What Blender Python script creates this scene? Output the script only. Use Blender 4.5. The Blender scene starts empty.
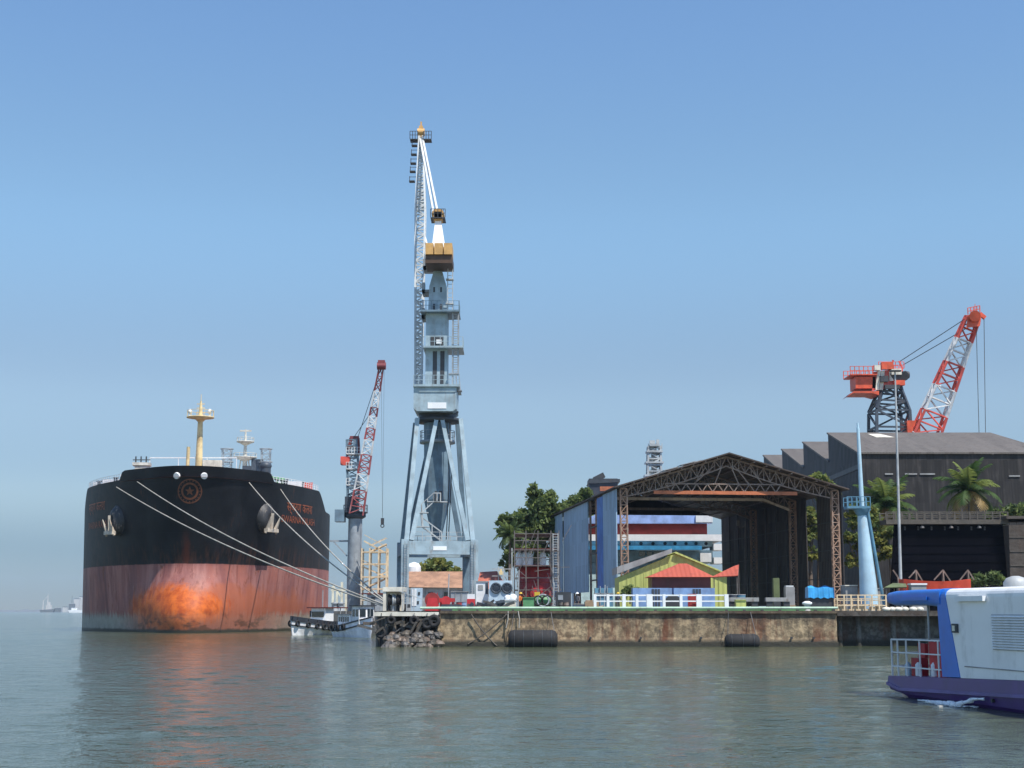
import bpy, bmesh, math, random
from mathutils import Vector, Matrix, Euler
random.seed(7)
V = Vector
scene = bpy.context.scene
C = scene.collection
# ------------------------------------------------------------------ camera
FPX = 1450.0
CAMZ = 3.5
PITCH = math.atan(227.0 / FPX)
cam_d = bpy.data.cameras.new("camera")
cam_d.sensor_width = 36.0
cam_d.lens = FPX / 1024.0 * 36.0
cam_d.clip_start = 0.5
cam_d.clip_end = 20000
cam = bpy.data.objects.new("camera", cam_d)
C.objects.link(cam)
cam.location = (0, 0, CAMZ)
cam.rotation_euler = (math.pi / 2 + PITCH, 0, 0)
scene.camera = cam
_F = V((0, math.cos(PITCH), math.sin(PITCH)))
_U = V((0, -math.sin(PITCH), math.cos(PITCH)))


def P(px, py, Y):
    """the point of the place seen at a pixel, Y metres out over the water"""
    d = V((1, 0, 0)) * (px - 512) / FPX + _U * (384 - py) / FPX + _F
    return V((0, 0, CAMZ)) + d * (Y / d.y)


def project(w):
    r = V(w) - V((0, 0, CAMZ))
    k = r.dot(_F)
    return 512 + FPX * r.x / k, 384 - FPX * r.dot(_U) / k


def M(npx, Y):
    return npx / FPX * Y


# ------------------------------------------------------------------ materials
class N:
    def __init__(s, name, rough=0.6, metal=0.0, spec=None):
        s.m = bpy.data.materials.new(name)
        s.m.use_nodes = True
        s.t = s.m.node_tree
        s.b = s.t.nodes["Principled BSDF"]
        s.b.inputs["Roughness"].default_value = rough
        s.b.inputs["Metallic"].default_value = metal
        if spec is not None:
            s.b.inputs["Specular IOR Level"].default_value = spec
        s._co = None

    def new(s, kind):
        return s.t.nodes.new(kind)

    def put(s, sock, v):
        if v is None:
            return
        if hasattr(v, "node"):
            s.t.links.new(v, sock)
        else:
            if sock.type == "RGBA" and len(v) == 3:
                v = (*v, 1)
            sock.default_value = v

    def co(s):
        if s._co is None:
            s._co = s.new("ShaderNodeTexCoord").outputs["Object"]
        return s._co

    def map(s, scale, vec=None, rot=(0, 0, 0)):
        n = s.new("ShaderNodeMapping")
        n.inputs["Scale"].default_value = scale
        n.inputs["Rotation"].default_value = rot
        s.put(n.inputs["Vector"], vec or s.co())
        return n.outputs[0]

    def noise(s, scale, detail=4, vec=None, rough=0.55, dist=0.0):
        n = s.new("ShaderNodeTexNoise")
        n.inputs["Scale"].default_value = scale
        n.inputs["Detail"].default_value = detail
        n.inputs["Roughness"].default_value = rough
        n.inputs["Distortion"].default_value = dist
        s.put(n.inputs["Vector"], vec or s.co())
        return n.outputs["Fac"]

    def ramp(s, fac, a, b, lo=0.0, hi=1.0):
        n = s.new("ShaderNodeMapRange")
        n.interpolation_type = "SMOOTHSTEP"
        s.put(n.inputs["Value"], fac)
        n.inputs["From Min"].default_value = a
        n.inputs["From Max"].default_value = b
        n.inputs["To Min"].default_value = lo
        n.inputs["To Max"].default_value = hi
        return n.outputs[0]

    def math(s, op, a, b=None, c=None):
        n = s.new("ShaderNodeMath")
        n.operation = op
        for i, v in enumerate((a, b, c)):
            s.put(n.inputs[i], v)
        return n.outputs[0]

    def mix(s, fac, a, b):
        n = s.new("ShaderNodeMix")
        n.data_type = "RGBA"
        s.put(n.inputs[0], fac)
        s.put(n.inputs[6], a)
        s.put(n.inputs[7], b)
        return n.outputs[2]

    def xyz(s, vec=None):
        n = s.new("ShaderNodeSeparateXYZ")
        s.put(n.inputs[0], vec or s.co())
        return n.outputs

    def bump(s, h, strength=0.3, dist=0.1):
        n = s.new("ShaderNodeBump")
        n.inputs["Strength"].default_value = strength
        n.inputs["Distance"].default_value = dist
        s.put(n.inputs["Height"], h)
        s.put(s.b.inputs["Normal"], n.outputs[0])

    def color(s, c):
        s.put(s.b.inputs["Base Color"], c)
        return s.m


def mul(c, k):
    return tuple(min(1, x * k) for x in c)


def weathered(name, col, stain=(0.10, 0.05, 0.025), amt=0.35, rough=0.55, metal=0.0, scale=0.8, var=0.25, bump=0.0, spec=None):
    n = N(name, rough, metal, spec)
    big = n.noise(scale, 5)
    c = n.mix(n.ramp(big, 0.3, 0.7), mul(col, 1 - var), mul(col, 1 + var * 0.6))
    if amt > 0:
        st = n.noise(1.0, 5, n.map((scale * 2.2, scale * 2.2, scale * 0.25)), 0.6)
        pat = n.noise(scale * 3.1, 6, None, 0.65)
        k = n.math("MULTIPLY", n.ramp(st, 0.5, 0.72), n.ramp(pat, 0.35, 0.65))
        c = n.mix(n.math("MULTIPLY", k, amt * 2.0), c, stain)
    if bump:
        n.bump(n.noise(scale * 6, 5), 0.5, bump)
    return n.color(c)


def corrugated(name, col, axis="X", pitch=0.5, spec=0.2, stain=(0.08, 0.05, 0.035), amt=0.4, rough=0.6, sheet=1.1, var=0.35, height=0.05):
    """ribbed metal sheet: ribs as bump, each sheet a shade of its own, rain streaks"""
    n = N(name, rough, 0.0, spec)
    o = n.xyz()
    a = {"X": o[0], "Y": o[1], "Z": o[2]}[axis]
    rib = n.math("SINE", n.math("MULTIPLY", a, 2 * math.pi / pitch))
    idx = n.math("FLOOR", n.math("DIVIDE", a, sheet))
    w = n.new("ShaderNodeTexWhiteNoise")
    w.noise_dimensions = "2D"
    cb = n.new("ShaderNodeCombineXYZ")
    n.put(cb.inputs[0], idx)
    n.put(cb.inputs[1], n.math("FLOOR", n.math("DIVIDE", o[2], 3.1)))
    n.put(w.inputs["Vector"], cb.outputs[0])
    c = n.mix(w.outputs["Value"], mul(col, 1 - var), mul(col, 1 + var))
    st = n.noise(1.0, 5, n.map((1.6, 1.6, 0.12)), 0.6)
    pat = n.noise(0.5, 5)
    k = n.math("MULTIPLY", n.ramp(st, 0.45, 0.75), n.ramp(pat, 0.3, 0.65))
    c = n.mix(n.math("MULTIPLY", k, amt * 2), c, stain)
    n.bump(rib, 0.6, height)
    return n.color(c)


MT = {}


def leafy(name, col):
    n = N(name, 0.6, 0.0, 0.3)
    c = n.mix(n.ramp(n.noise(1.3, 3), 0.3, 0.7), mul(col, 0.7), mul(col, 1.25))
    n.color(c)
    tr = n.new("ShaderNodeBsdfTranslucent")
    n.put(tr.inputs["Color"], n.mix(0.5, c, mul(col, 1.5)))
    ms = n.new("ShaderNodeMixShader")
    ms.inputs[0].default_value = 0.4
    n.t.links.new(n.b.outputs[0], ms.inputs[1])
    n.t.links.new(tr.outputs[0], ms.inputs[2])
    n.t.links.new(ms.outputs[0], n.t.nodes["Material Output"].inputs["Surface"])
    MT[name] = n.m



def mat(key, *a, **k):
    if key not in MT:
        MT[key] = weathered(key, *a, **k)
    return MT[key]


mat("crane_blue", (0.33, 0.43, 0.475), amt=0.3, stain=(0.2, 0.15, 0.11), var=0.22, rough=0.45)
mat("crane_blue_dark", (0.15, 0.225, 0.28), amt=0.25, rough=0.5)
mat("crane_white", (0.58, 0.60, 0.59), amt=0.18, var=0.15)
mat("crane_cream", (0.72, 0.68, 0.52), amt=0.3)
mat("plate_white", (0.85, 0.86, 0.85), amt=0.05, var=0.06)
mat("weight_orange", (0.62, 0.36, 0.12), amt=0.25)
mat("weight_brown", (0.10, 0.055, 0.03), amt=0.3)
mat("steel_dark", (0.045, 0.05, 0.055), amt=0.3, stain=(0.12, 0.06, 0.03))
mat("steel_grey", (0.30, 0.33, 0.35), amt=0.25)
mat("post_grey", (0.42, 0.44, 0.44), amt=0.15)
mat("steel_navy", (0.05, 0.065, 0.085), amt=0.2)
mat("steel_rust", (0.20, 0.145, 0.115), amt=0.5, stain=(0.34, 0.31, 0.28), scale=1.6)
mat("tie_paint_lit", (0.62, 0.52, 0.42), amt=0.4)  # lighter than the other ties: the light this beam catches, put into its colour
mat("dull_green", (0.12, 0.15, 0.06), amt=0.3)
mat("rail_orange", (0.46, 0.14, 0.055), amt=0.3)
mat("jib_red", (0.70, 0.10, 0.07), amt=0.1, rough=0.5)
mat("jib_orange", (0.66, 0.095, 0.035), amt=0.12, rough=0.5)
mat("jib_dull", (0.40, 0.085, 0.085), amt=0.3, stain=(0.5, 0.4, 0.38))
mat("column_rust", (0.34, 0.21, 0.14), amt=0.5, stain=(0.4, 0.36, 0.32), scale=1.6)
mat("jib_maroon", (0.22, 0.045, 0.05), amt=0.15)
mat("jib_white", (0.74, 0.74, 0.72), amt=0.08, rough=0.5)
mat("white_paint", (0.78, 0.79, 0.78), amt=0.12, var=0.1)
mat("cream_paint", (0.70, 0.66, 0.55), amt=0.3)
mat("mast_yellow", (0.72, 0.56, 0.29), amt=0.35, stain=(0.35, 0.16, 0.05))
mat("mast_pale", (0.62, 0.60, 0.52), amt=0.3)
mat("mast_blue", (0.42, 0.60, 0.70), amt=0.22, stain=(0.5, 0.45, 0.36), var=0.12, rough=0.4)
mat("brace_blue", (0.10, 0.24, 0.34), amt=0.15)
mat("rubber", (0.018, 0.018, 0.019), amt=0.3, stain=(0.07, 0.06, 0.05), rough=0.85)
mat("rope", (0.38, 0.36, 0.31), amt=0.1, rough=0.9)
mat("wire", (0.06, 0.065, 0.07), amt=0, rough=0.6)
mat("scaffold_yellow", (0.74, 0.57, 0.36), amt=0.5, stain=(0.25, 0.14, 0.06), scale=1.5)
mat("scaffold_grey", (0.13, 0.11, 0.10), amt=0.5, stain=(0.3, 0.26, 0.22))
mat("tank_red", (0.33, 0.035, 0.03), amt=0.35, stain=(0.10, 0.02, 0.015), var=0.35)
mat("red_paint", (0.55, 0.03, 0.035), amt=0.15)
mat("boat_red", (0.62, 0.07, 0.03), amt=0.2)
mat("green_paint", (0.10, 0.28, 0.12), amt=0.3)
mat("green_pipe", (0.40, 0.56, 0.42), amt=0.25, var=0.15)
mat("blue_paint", (0.20, 0.33, 0.56), amt=0.15)
mat("pale_blue", (0.46, 0.58, 0.66), amt=0.15)
mat("tarp_blue", (0.05, 0.35, 0.70), amt=0.1, rough=0.35)
mat("cyan_wall", (0.58, 0.78, 0.82), amt=0.15)
mat("deck_blue", (0.05, 0.32, 0.60), amt=0.08)
mat("awning_blue", (0.34, 0.48, 0.82), amt=0.08)
mat("deck_red", (0.26, 0.03, 0.025), amt=0.15)
MT["lime_wall"] = corrugated("lime_wall", (0.46, 0.50, 0.16), "X", 0.55, amt=0.25, var=0.10, stain=(0.3, 0.3, 0.14), height=0.03)
MT["coral_roof"] = corrugated("coral_roof", (0.43, 0.10, 0.065), "X", 0.5, amt=0.25, var=0.12, stain=(0.2, 0.06, 0.05), height=0.03)
mat("maroon_wall", (0.13, 0.025, 0.02), amt=0.3)
mat("roof_brown", (0.36, 0.20, 0.12), amt=0.35, stain=(0.14, 0.08, 0.05), var=0.3)
mat("roof_red", (0.42, 0.12, 0.07), amt=0.3)
mat("wall_grey", (0.34, 0.34, 0.33), amt=0.4, stain=(0.12, 0.11, 0.1))
mat("wood_crate", (0.34, 0.24, 0.15), amt=0.3)
mat("skin", (0.20, 0.10, 0.06), amt=0)
mat("cloth_navy", (0.04, 0.05, 0.075), amt=0)
mat("cloth_grey", (0.12, 0.12, 0.13), amt=0)
mat("vest_orange", (0.70, 0.20, 0.04), amt=0)
mat("helmet_yellow", (0.75, 0.48, 0.04), amt=0)
mat("glass", (0.02, 0.03, 0.035), amt=0, rough=0.12)
mat("bark", (0.16, 0.12, 0.09), amt=0.2, scale=3)
leafy("leaf_a", (0.135, 0.18, 0.055))
leafy("leaf_b", (0.185, 0.23, 0.07))
leafy("leaf_c", (0.08, 0.12, 0.042))
leafy("leaf_y", (0.24, 0.24, 0.06))
leafy("leaf_dry", (0.34, 0.24, 0.10))
leafy("palm_a", (0.055, 0.10, 0.025))
leafy("palm_b", (0.17, 0.21, 0.055))
mat("ferry_white", (0.88, 0.88, 0.85), amt=0.22, stain=(0.42, 0.42, 0.38), var=0.05, rough=0.35, scale=0.6)
mat("ferry_blue", (0.018, 0.16, 0.60), amt=0.06, rough=0.3, var=0.1)
mat("ferry_purple", (0.070, 0.022, 0.165), amt=0.2, stain=(0.04, 0.03, 0.08), rough=0.35, var=0.15)
mat("ferry_trim", (0.13, 0.09, 0.30), amt=0.1, rough=0.35)
mat("ferry_inside", (0.035, 0.045, 0.075), amt=0.1)
mat("launch_white", (0.80, 0.80, 0.80), amt=0.25, stain=(0.35, 0.30, 0.25))
mat("launch_white_shaded", (0.74, 0.77, 0.84), amt=0.2, stain=(0.3, 0.3, 0.33))  # white hull paint with the bluish cast of shade mixed into its colour
mat("launch_dark", (0.03, 0.035, 0.045), amt=0.3)
mat("lettering", (0.36, 0.09, 0.03), amt=0.5, stain=(0.1, 0.03, 0.02), scale=2.5)
mat("emblem_paint", (0.17, 0.055, 0.022), amt=0.6, stain=(0.05, 0.02, 0.015), scale=2.0)
mat("anchor_paint", (0.52, 0.45, 0.36), amt=0.4, stain=(0.3, 0.13, 0.05), scale=1.5)
mat("bolster_grey", (0.03, 0.03, 0.032), amt=0.5, stain=(0.32, 0.26, 0.2), scale=1.2)
mat("far_building", (0.62, 0.60, 0.56), amt=0.1)
mat("far_dark", (0.16, 0.17, 0.17), amt=0.1)
mat("sheet_grey", (0.30, 0.30, 0.29), amt=0.3)
mat("scrap", (0.09, 0.085, 0.08), amt=0.6, stain=(0.25, 0.2, 0.14), scale=2)
mat("stone", (0.095, 0.08, 0.062), amt=0.5, stain=(0.05, 0.05, 0.04), scale=1.5, bump=0.1)
MT["panel_blue"] = corrugated("panel_blue", (0.29, 0.415, 0.53), "Y", 0.5, amt=0.3, var=0.12, stain=(0.16, 0.2, 0.24))
MT["panel_deep"] = mat("panel_deep", (0.04, 0.17, 0.50), amt=0.05)
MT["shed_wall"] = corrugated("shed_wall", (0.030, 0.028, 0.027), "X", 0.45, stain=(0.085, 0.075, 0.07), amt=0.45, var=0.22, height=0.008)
MT["shed_end"] = corrugated("shed_end", (0.040, 0.040, 0.043), "Y", 0.9, amt=0.2, var=0.3)
MT["shed_roof"] = corrugated("shed_roof", (0.135, 0.12, 0.105), "X", 0.45, stain=(0.07, 0.055, 0.045), amt=0.5, var=0.1, height=0.015)
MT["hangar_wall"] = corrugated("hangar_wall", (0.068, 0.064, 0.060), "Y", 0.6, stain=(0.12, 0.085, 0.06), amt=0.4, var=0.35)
MT["hangar_roof"] = corrugated("hangar_roof", (0.075, 0.062, 0.055), "Y", 0.6, stain=(0.13, 0.07, 0.04), amt=0.4, var=0.3)
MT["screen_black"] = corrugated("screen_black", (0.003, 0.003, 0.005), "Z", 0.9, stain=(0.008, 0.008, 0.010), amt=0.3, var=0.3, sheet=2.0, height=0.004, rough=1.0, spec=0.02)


def hull_material():
    n = N("hull_paint", 0.55, 0.0, 0.25)
    o = n.xyz()
    x, z = o[0], o[2]
    nb = n.noise(0.16, 5)
    nf = n.noise(0.7, 6, None, 0.65)
    streak = n.noise(1.0, 5, n.map((0.55, 0.55, 0.035)), 0.6)
    streakf = n.noise(1.0, 5, n.map((1.6, 1.6, 0.06)), 0.65)
    black = n.mix(n.ramp(nb, 0.35, 0.65), (0.005, 0.006, 0.008), (0.013, 0.015, 0.018))
    black = n.mix(n.math("MULTIPLY", n.math("MULTIPLY", n.ramp(streakf, 0.55, 0.72), n.ramp(nb, 0.45, 0.62)), 0.5), black, (0.11, 0.04, 0.018))
    lowb = n.ramp(n.math("ADD", z, n.math("MULTIPLY", nb, 6.0)), 15.0, 18.5, 1, 0)
    black = n.mix(n.math("MULTIPLY", n.math("MULTIPLY", lowb, n.ramp(streakf, 0.42, 0.66)), 0.55), black, (0.07, 0.03, 0.018))
    side = n.ramp(n.math("ABSOLUTE", x), 14, 21)
    black = n.mix(n.math("MULTIPLY", n.math("MULTIPLY", side, n.ramp(nf, 0.4, 0.65)), 0.5), black, (0.06, 0.038, 0.03))
    # rust run below the emblem
    d0 = n.math("ABSOLUTE", n.math("ADD", x, 0.9))
    run = n.math("MULTIPLY", n.ramp(n.math("ADD", d0, n.math("MULTIPLY", nf, 1.6)), 0.9, 1.7, 1, 0), n.math("MULTIPLY", n.ramp(z, 8, 10), n.ramp(z, 13.5, 17.5, 1, 0)))
    black = n.mix(n.math("MULTIPLY", run, 0.6), black, (0.10, 0.025, 0.012))
    red = n.mix(n.ramp(nb, 0.32, 0.68), (0.25, 0.10, 0.090), (0.40, 0.14, 0.10))
    red = n.mix(n.math("MULTIPLY", n.ramp(streak, 0.42, 0.66), 0.8), red, (0.40, 0.18, 0.15))
    red = n.mix(n.math("MULTIPLY", n.ramp(streakf, 0.5, 0.68), 0.7), red, (0.17, 0.05, 0.04))
    band = n.noise(1.0, 4, n.map((0.22, 0.22, 0.012)), 0.6)
    red = n.mix(n.math("MULTIPLY", n.ramp(band, 0.5, 0.66), 0.55), red, (0.13, 0.05, 0.055))
    scab = n.noise(0.55, 7, n.map((1, 1, 0.45)), 0.72)
    red = n.mix(n.math("MULTIPLY", n.ramp(scab, 0.56, 0.66), 0.75), red, (0.20, 0.055, 0.022))
    # pale scuffs
    red = n.mix(n.math("MULTIPLY", n.ramp(n.noise(1.5, 6, n.map((1, 1, 0.35)), 0.7), 0.62, 0.7), 0.6), red, (0.46, 0.30, 0.24))
    # rust field on and round the bulb
    ex = n.math("POWER", n.math("DIVIDE", n.math("ABSOLUTE", n.math("ADD", x, 1.2)), 9.3), 2.0)
    ez = n.math("POWER", n.math("DIVIDE", n.math("SUBTRACT", z, 3.9), 4.2), 2.0)
    r = n.math("ADD", ex, ez)
    rm = n.math("ADD", n.math("ADD", r, n.math("MULTIPLY", x, 0.045)), n.math("ADD", n.math("MULTIPLY", n.math("SUBTRACT", n.noise(0.35, 6, None, 0.7), 0.5), 1.8), n.math("MULTIPLY", n.math("SUBTRACT", streakf, 0.5), 1.6)))
    wide = n.math("ADD", n.math("POWER", n.math("DIVIDE", n.math("ABSOLUTE", n.math("SUBTRACT", x, 3.0)), 15.0), 2.0), ez)
    wm = n.math("ADD", wide, n.math("MULTIPLY", n.math("SUBTRACT", n.noise(0.3, 6, None, 0.65), 0.5), 2.2))
    red = n.mix(n.math("MULTIPLY", n.ramp(wm, 0.3, 1.2, 1, 0), 0.75), red, (0.40, 0.115, 0.05))
    hot = n.mix(n.ramp(nf, 0.35, 0.62), (0.38, 0.070, 0.014), (0.60, 0.135, 0.020))
    red = n.mix(n.ramp(rm, 0.25, 1.05, 1, 0), red, hot)
    brown = n.math("MULTIPLY", n.ramp(n.noise(0.45, 6, n.map((0.7, 0.7, 1.6)), 0.6), 0.48, 0.6), n.ramp(n.math("ADD", z, n.math("MULTIPLY", nf, 3.0)), 3.0, 5.4, 1, 0))
    red = n.mix(n.math("MULTIPLY", brown, 0.95), red, (0.13, 0.035, 0.014))
    # marine growth at the waterline
    away = n.ramp(n.math("ABSOLUTE", x), 7, 17)
    gl = n.math("ADD", z, n.math("MULTIPLY", n.math("SUBTRACT", streakf, 0.5), 3.5))
    gm = n.math("MULTIPLY", n.ramp(gl, 2.2, 3.6, 1, 0), n.math("ADD", n.math("MULTIPLY", away, 0.85), 0.12))
    red = n.mix(gm, red, n.mix(nf, (0.20, 0.19, 0.14), (0.50, 0.47, 0.39)))
    red = n.mix(n.ramp(n.math("ADD", z, n.math("MULTIPLY", nf, 0.6)), 0.55, 1.0, 1, 0), red, (0.06, 0.055, 0.04))
    edge = n.math("ADD", z, n.math("MULTIPLY", n.math("SUBTRACT", nf, 0.5), 0.25))
    c = n.mix(n.ramp(edge, 11.15, 11.35), red, black)
    # plate seams
    seam = n.math("ABSOLUTE", n.math("SINE", n.math("MULTIPLY", z, 1.15)))
    h = n.math("ADD", n.math("MULTIPLY", n.ramp(seam, 0.0, 0.06), 0.25), n.noise(0.35, 4))
    n.bump(h, 0.35, 0.15)
    return n.color(c)


MT["hull"] = hull_material()


def concrete_material(name, col, z0=0.0):
    n = N(name, 0.85)
    o = n.xyz()
    z = o[2]
    nb = n.noise(0.35, 6, None, 0.65)
    nf = n.noise(1.5, 7, None, 0.7)
    c = n.mix(n.ramp(nb, 0.3, 0.7), mul(col, 0.7), mul(col, 1.2))
    c = n.mix(n.math("MULTIPLY", n.ramp(nf, 0.42, 0.58), 0.8), c, mul(col, 0.33))
    st = n.noise(1.0, 6, n.map((0.37, 0.37, 0.05)), 0.72)
    patch = n.ramp(n.noise(0.12, 4), 0.38, 0.6)
    c = n.mix(n.math("MULTIPLY", n.math("MULTIPLY", n.ramp(st, 0.44, 0.58), patch), 0.95), c, (0.13, 0.045, 0.02))
    mid = n.noise(0.9, 6, n.map((1, 1, 0.5)), 0.7)
    c = n.mix(n.math("MULTIPLY", n.ramp(mid, 0.52, 0.66), 0.7), c, (0.055, 0.045, 0.035))
    st2 = n.noise(1.0, 6, n.map((1.3, 1.3, 0.12), None, (0, 0, 0.5)), 0.65)
    top = n.ramp(n.math("ADD", z, n.math("MULTIPLY", st2, 3.0)), z0 + 3.3, z0 + 4.9)
    c = n.mix(n.math("MULTIPLY", top, 0.75), c, (0.055, 0.04, 0.03))
    low = n.ramp(n.math("ADD", z, n.math("MULTIPLY", nf, 0.8)), z0 + 0.75, z0 + 1.25, 1, 0)
    c = n.mix(low, c, (0.045, 0.042, 0.03))
    n.bump(n.math("ADD", nf, n.math("MULTIPLY", nb, 1.5)), 0.7, 0.12)
    return n.color(c)


MT["quay_concrete"] = concrete_material("quay_concrete", (0.44, 0.33, 0.195))
MT["dark_concrete"] = concrete_material("dark_concrete", (0.16, 0.155, 0.14))


def water_material():
    n = N("water", 0.07)
    n.b.inputs["IOR"].default_value = 1.33
    co = n.co()
    w1 = n.noise(0.16, 4, n.map((0.6, 1.0, 1)), 0.6)
    w2 = n.noise(0.75, 5, n.map((0.7, 1.15, 1), None, (0, 0, 0.25)), 0.6)
    w3 = n.noise(3.0, 3, None, 0.6)
    h = n.math("ADD", n.math("MULTIPLY", w1, 0.3), n.math("ADD", n.math("MULTIPLY", w2, 0.25), n.math("MULTIPLY", w3, 0.12)))
    n.bump(h, 1.0, 0.55)
    big = n.noise(0.012, 3)
    return n.color(n.mix(n.ramp(big, 0.35, 0.65), (0.058, 0.072, 0.040), (0.070, 0.086, 0.050)))


MT["water"] = water_material()


# ------------------------------------------------------------------ mesh building
class MB:
    def __init__(s):
        s.v, s.f, s.mi, s.sm = [], [], [], []
        s.cur = 0

    def add(s, vs, fs, smooth=False):
        b = len(s.v)
        s.v += [tuple(v) for v in vs]
        for f in fs:
            s.f.append([b + i for i in f])
            s.mi.append(s.cur)
            s.sm.append(smooth)
        return s

    def hexa(s, p):
        return s.add(p, [(0, 3, 2, 1), (4, 5, 6, 7), (0, 1, 5, 4), (1, 2, 6, 5), (2, 3, 7, 6), (3, 0, 4, 7)])

    def box(s, x0, x1, y0, y1, z0, z1):
        return s.hexa([(x0, y0, z0), (x1, y0, z0), (x1, y1, z0), (x0, y1, z0), (x0, y0, z1), (x1, y0, z1), (x1, y1, z1), (x0, y1, z1)])

    def cbox(s, c, d, rz=0.0):
        m = Matrix.Rotation(rz, 3, "Z")
        p = [V(c) + m @ V((sx * d[0] / 2, sy * d[1] / 2, sz * d[2] / 2)) for sz in (-1, 1) for sx, sy in ((-1, -1), (1, -1), (1, 1), (-1, 1))]
        return s.hexa(p)

    def bar(s, p, q, w, h=None, w2=None):
        p, q = V(p), V(q)
        d = q - p
        if d.length < 1e-6:
            return s
        d.normalize()
        up = V((0, 0, 1)) if abs(d.z) < 0.95 else V((0, 1, 0))
        a = d.cross(up).normalized()
        b = a.cross(d).normalized()
        h = h or w
        k = (w2 / w) if w2 else 1.0
        r = []
        for c, g in ((p, 1.0), (q, k)):
            for sa, sb in ((-1, -1), (1, -1), (1, 1), (-1, 1)):
                r.append(c + a * sa * w / 2 * g + b * sb * h / 2 * g)
        return s.hexa(r)

    def cyl(s, p, q, r0, r1=None, n=12, caps=True, smooth=True):
        p, q = V(p), V(q)
        r1 = r0 if r1 is None else r1
        d = (q - p).normalized()
        up = V((0, 0, 1)) if abs(d.z) < 0.95 else V((0, 1, 0))
        a = d.cross(up).normalized()
        b = a.cross(d).normalized()
        vs = []
        for c, r in ((p, r0), (q, r1)):
            for i in range(n):
                t = 2 * math.pi * i / n
                vs.append(c + a * r * math.cos(t) + b * r * math.sin(t))
        s.add(vs, [(i, (i + 1) % n, n + (i + 1) % n, n + i) for i in range(n)], smooth)
        if caps:
            s.add(vs[:n], [list(range(n))[::-1]])
            s.add(vs[n:], [list(range(n))])
        return s

    def tube(s, pts, r, n=6):
        for a, b in zip(pts[:-1], pts[1:]):
            s.cyl(a, b, r, r, n, False)
        return s

    def prism(s, poly, off):
        """closed polygon poly (3-D points in one plane) pushed by the vector off"""
        n = len(poly)
        o = V(off)
        vs = [V(p) for p in poly] + [V(p) + o for p in poly]
        return s.add(vs, [list(range(n))[::-1], list(range(n, 2 * n))] + [(i, (i + 1) % n, n + (i + 1) % n, n + i) for i in range(n)])

    def lathe(s, c, prof, n=16, axis="Z", caps=True):
        c = V(c)
        vs = []
        for r, z in prof:
            for i in range(n):
                t = 2 * math.pi * i / n
                if axis == "Z":
                    vs.append(c + V((r * math.cos(t), r * math.sin(t), z)))
                elif axis == "X":
                    vs.append(c + V((z, r * math.cos(t), r * math.sin(t))))
                else:
                    vs.append(c + V((r * math.sin(t), z, r * math.cos(t))))
        fs = []
        for k in range(len(prof) - 1):
            for i in range(n):
                j = (i + 1) % n
                fs.append((k * n + i, k * n + j, (k + 1) * n + j, (k + 1) * n + i))
        s.add(vs, fs, True)
        if caps:
            s.add(vs[:n], [list(range(n))[::-1]])
            s.add(vs[-n:], [list(range(n))])
        return s

    def torus(s, c, R, r, axis="Y", n=16, m=7):
        c = V(c)
        vs = []
        for i in range(n):
            t = 2 * math.pi * i / n
            for j in range(m):
                u = 2 * math.pi * j / m
                a, b, d = (R + r * math.cos(u)) * math.cos(t), (R + r * math.cos(u)) * math.sin(t), r * math.sin(u)
                vs.append(c + (V((a, d, b)) if axis == "Y" else V((d, a, b)) if axis == "X" else V((a, b, d))))
        fs = [(i * m + j, ((i + 1) % n) * m + j, ((i + 1) % n) * m + (j + 1) % m, i * m + (j + 1) % m) for i in range(n) for j in range(m)]
        return s.add(vs, fs, True)

    def lattice(s, p, q, side, w0, d0, w1, d1, n, chord, brace, faces="0123"):
        """four-chord box lattice from p to q; side is the direction of the w size"""
        p, q = V(p), V(q)
        ax = (q - p).normalized()
        sd = V(side)
        sd = (sd - ax * sd.dot(ax)).normalized()
        dp = ax.cross(sd).normalized()
        rings = []
        for i in range(n + 1):
            t = i / n
            c = p.lerp(q, t)
            w = (w0 + (w1 - w0) * t) / 2
            d = (d0 + (d1 - d0) * t) / 2
            rings.append([c + sd * w * a + dp * d * b for a, b in ((-1, -1), (1, -1), (1, 1), (-1, 1))])
        for k in range(4):
            for i in range(n):
                s.bar(rings[i][k], rings[i + 1][k], chord)
        for fi in faces:
            k = int(fi)
            l = (k + 1) % 4
            for i in range(n):
                a, b = (k, l) if i % 2 == 0 else (l, k)
                s.bar(rings[i][a], rings[i + 1][b], brace)
                s.bar(rings[i + 1][k], rings[i + 1][l], brace)
        return s

    def build(s, name, m, parent=None, loc=None):
        base = V(parent["_b"]) if parent is not None else V(loc) if loc is not None else V((0, 0, 0))
        me = bpy.data.meshes.new(name)
        me.from_pydata([(v[0] - base.x, v[1] - base.y, v[2] - base.z) for v in s.v], [], s.f)
        for mm in m if isinstance(m, (list, tuple)) else [m]:
            me.materials.append(MT[mm])
        me.polygons.foreach_set("material_index", s.mi)
        me.polygons.foreach_set("use_smooth", s.sm)
        me.update()
        bm = bmesh.new()
        bm.from_mesh(me)
        bmesh.ops.recalc_face_normals(bm, faces=bm.faces)
        bm.to_mesh(me)
        bm.free()
        o = bpy.data.objects.new(name, me)
        C.objects.link(o)
        if parent is not None:
            o.parent = parent
        else:
            o.location = base
        o["_b"] = tuple(base)
        return o


def tag(o, label, cat, group=None):
    o["label"] = label
    o["category"] = cat
    if group:
        o["group"] = group
    return o


def thing(name, label, cat, loc=(0, 0, 0), group=None):
    o = bpy.data.objects.new(name, None)
    C.objects.link(o)
    o.location = loc
    o.empty_display_size = 0.5
    o["_b"] = tuple(loc)
    return tag(o, label, cat, group)


def structure(o, kind="structure"):
    o["kind"] = kind
    return o


def copy_tree(o, parent=None):
    c = o.copy()
    C.objects.link(c)
    c.parent = parent
    for ch in [x for x in o.children]:
        copy_tree(ch, c)
    return c


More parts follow.
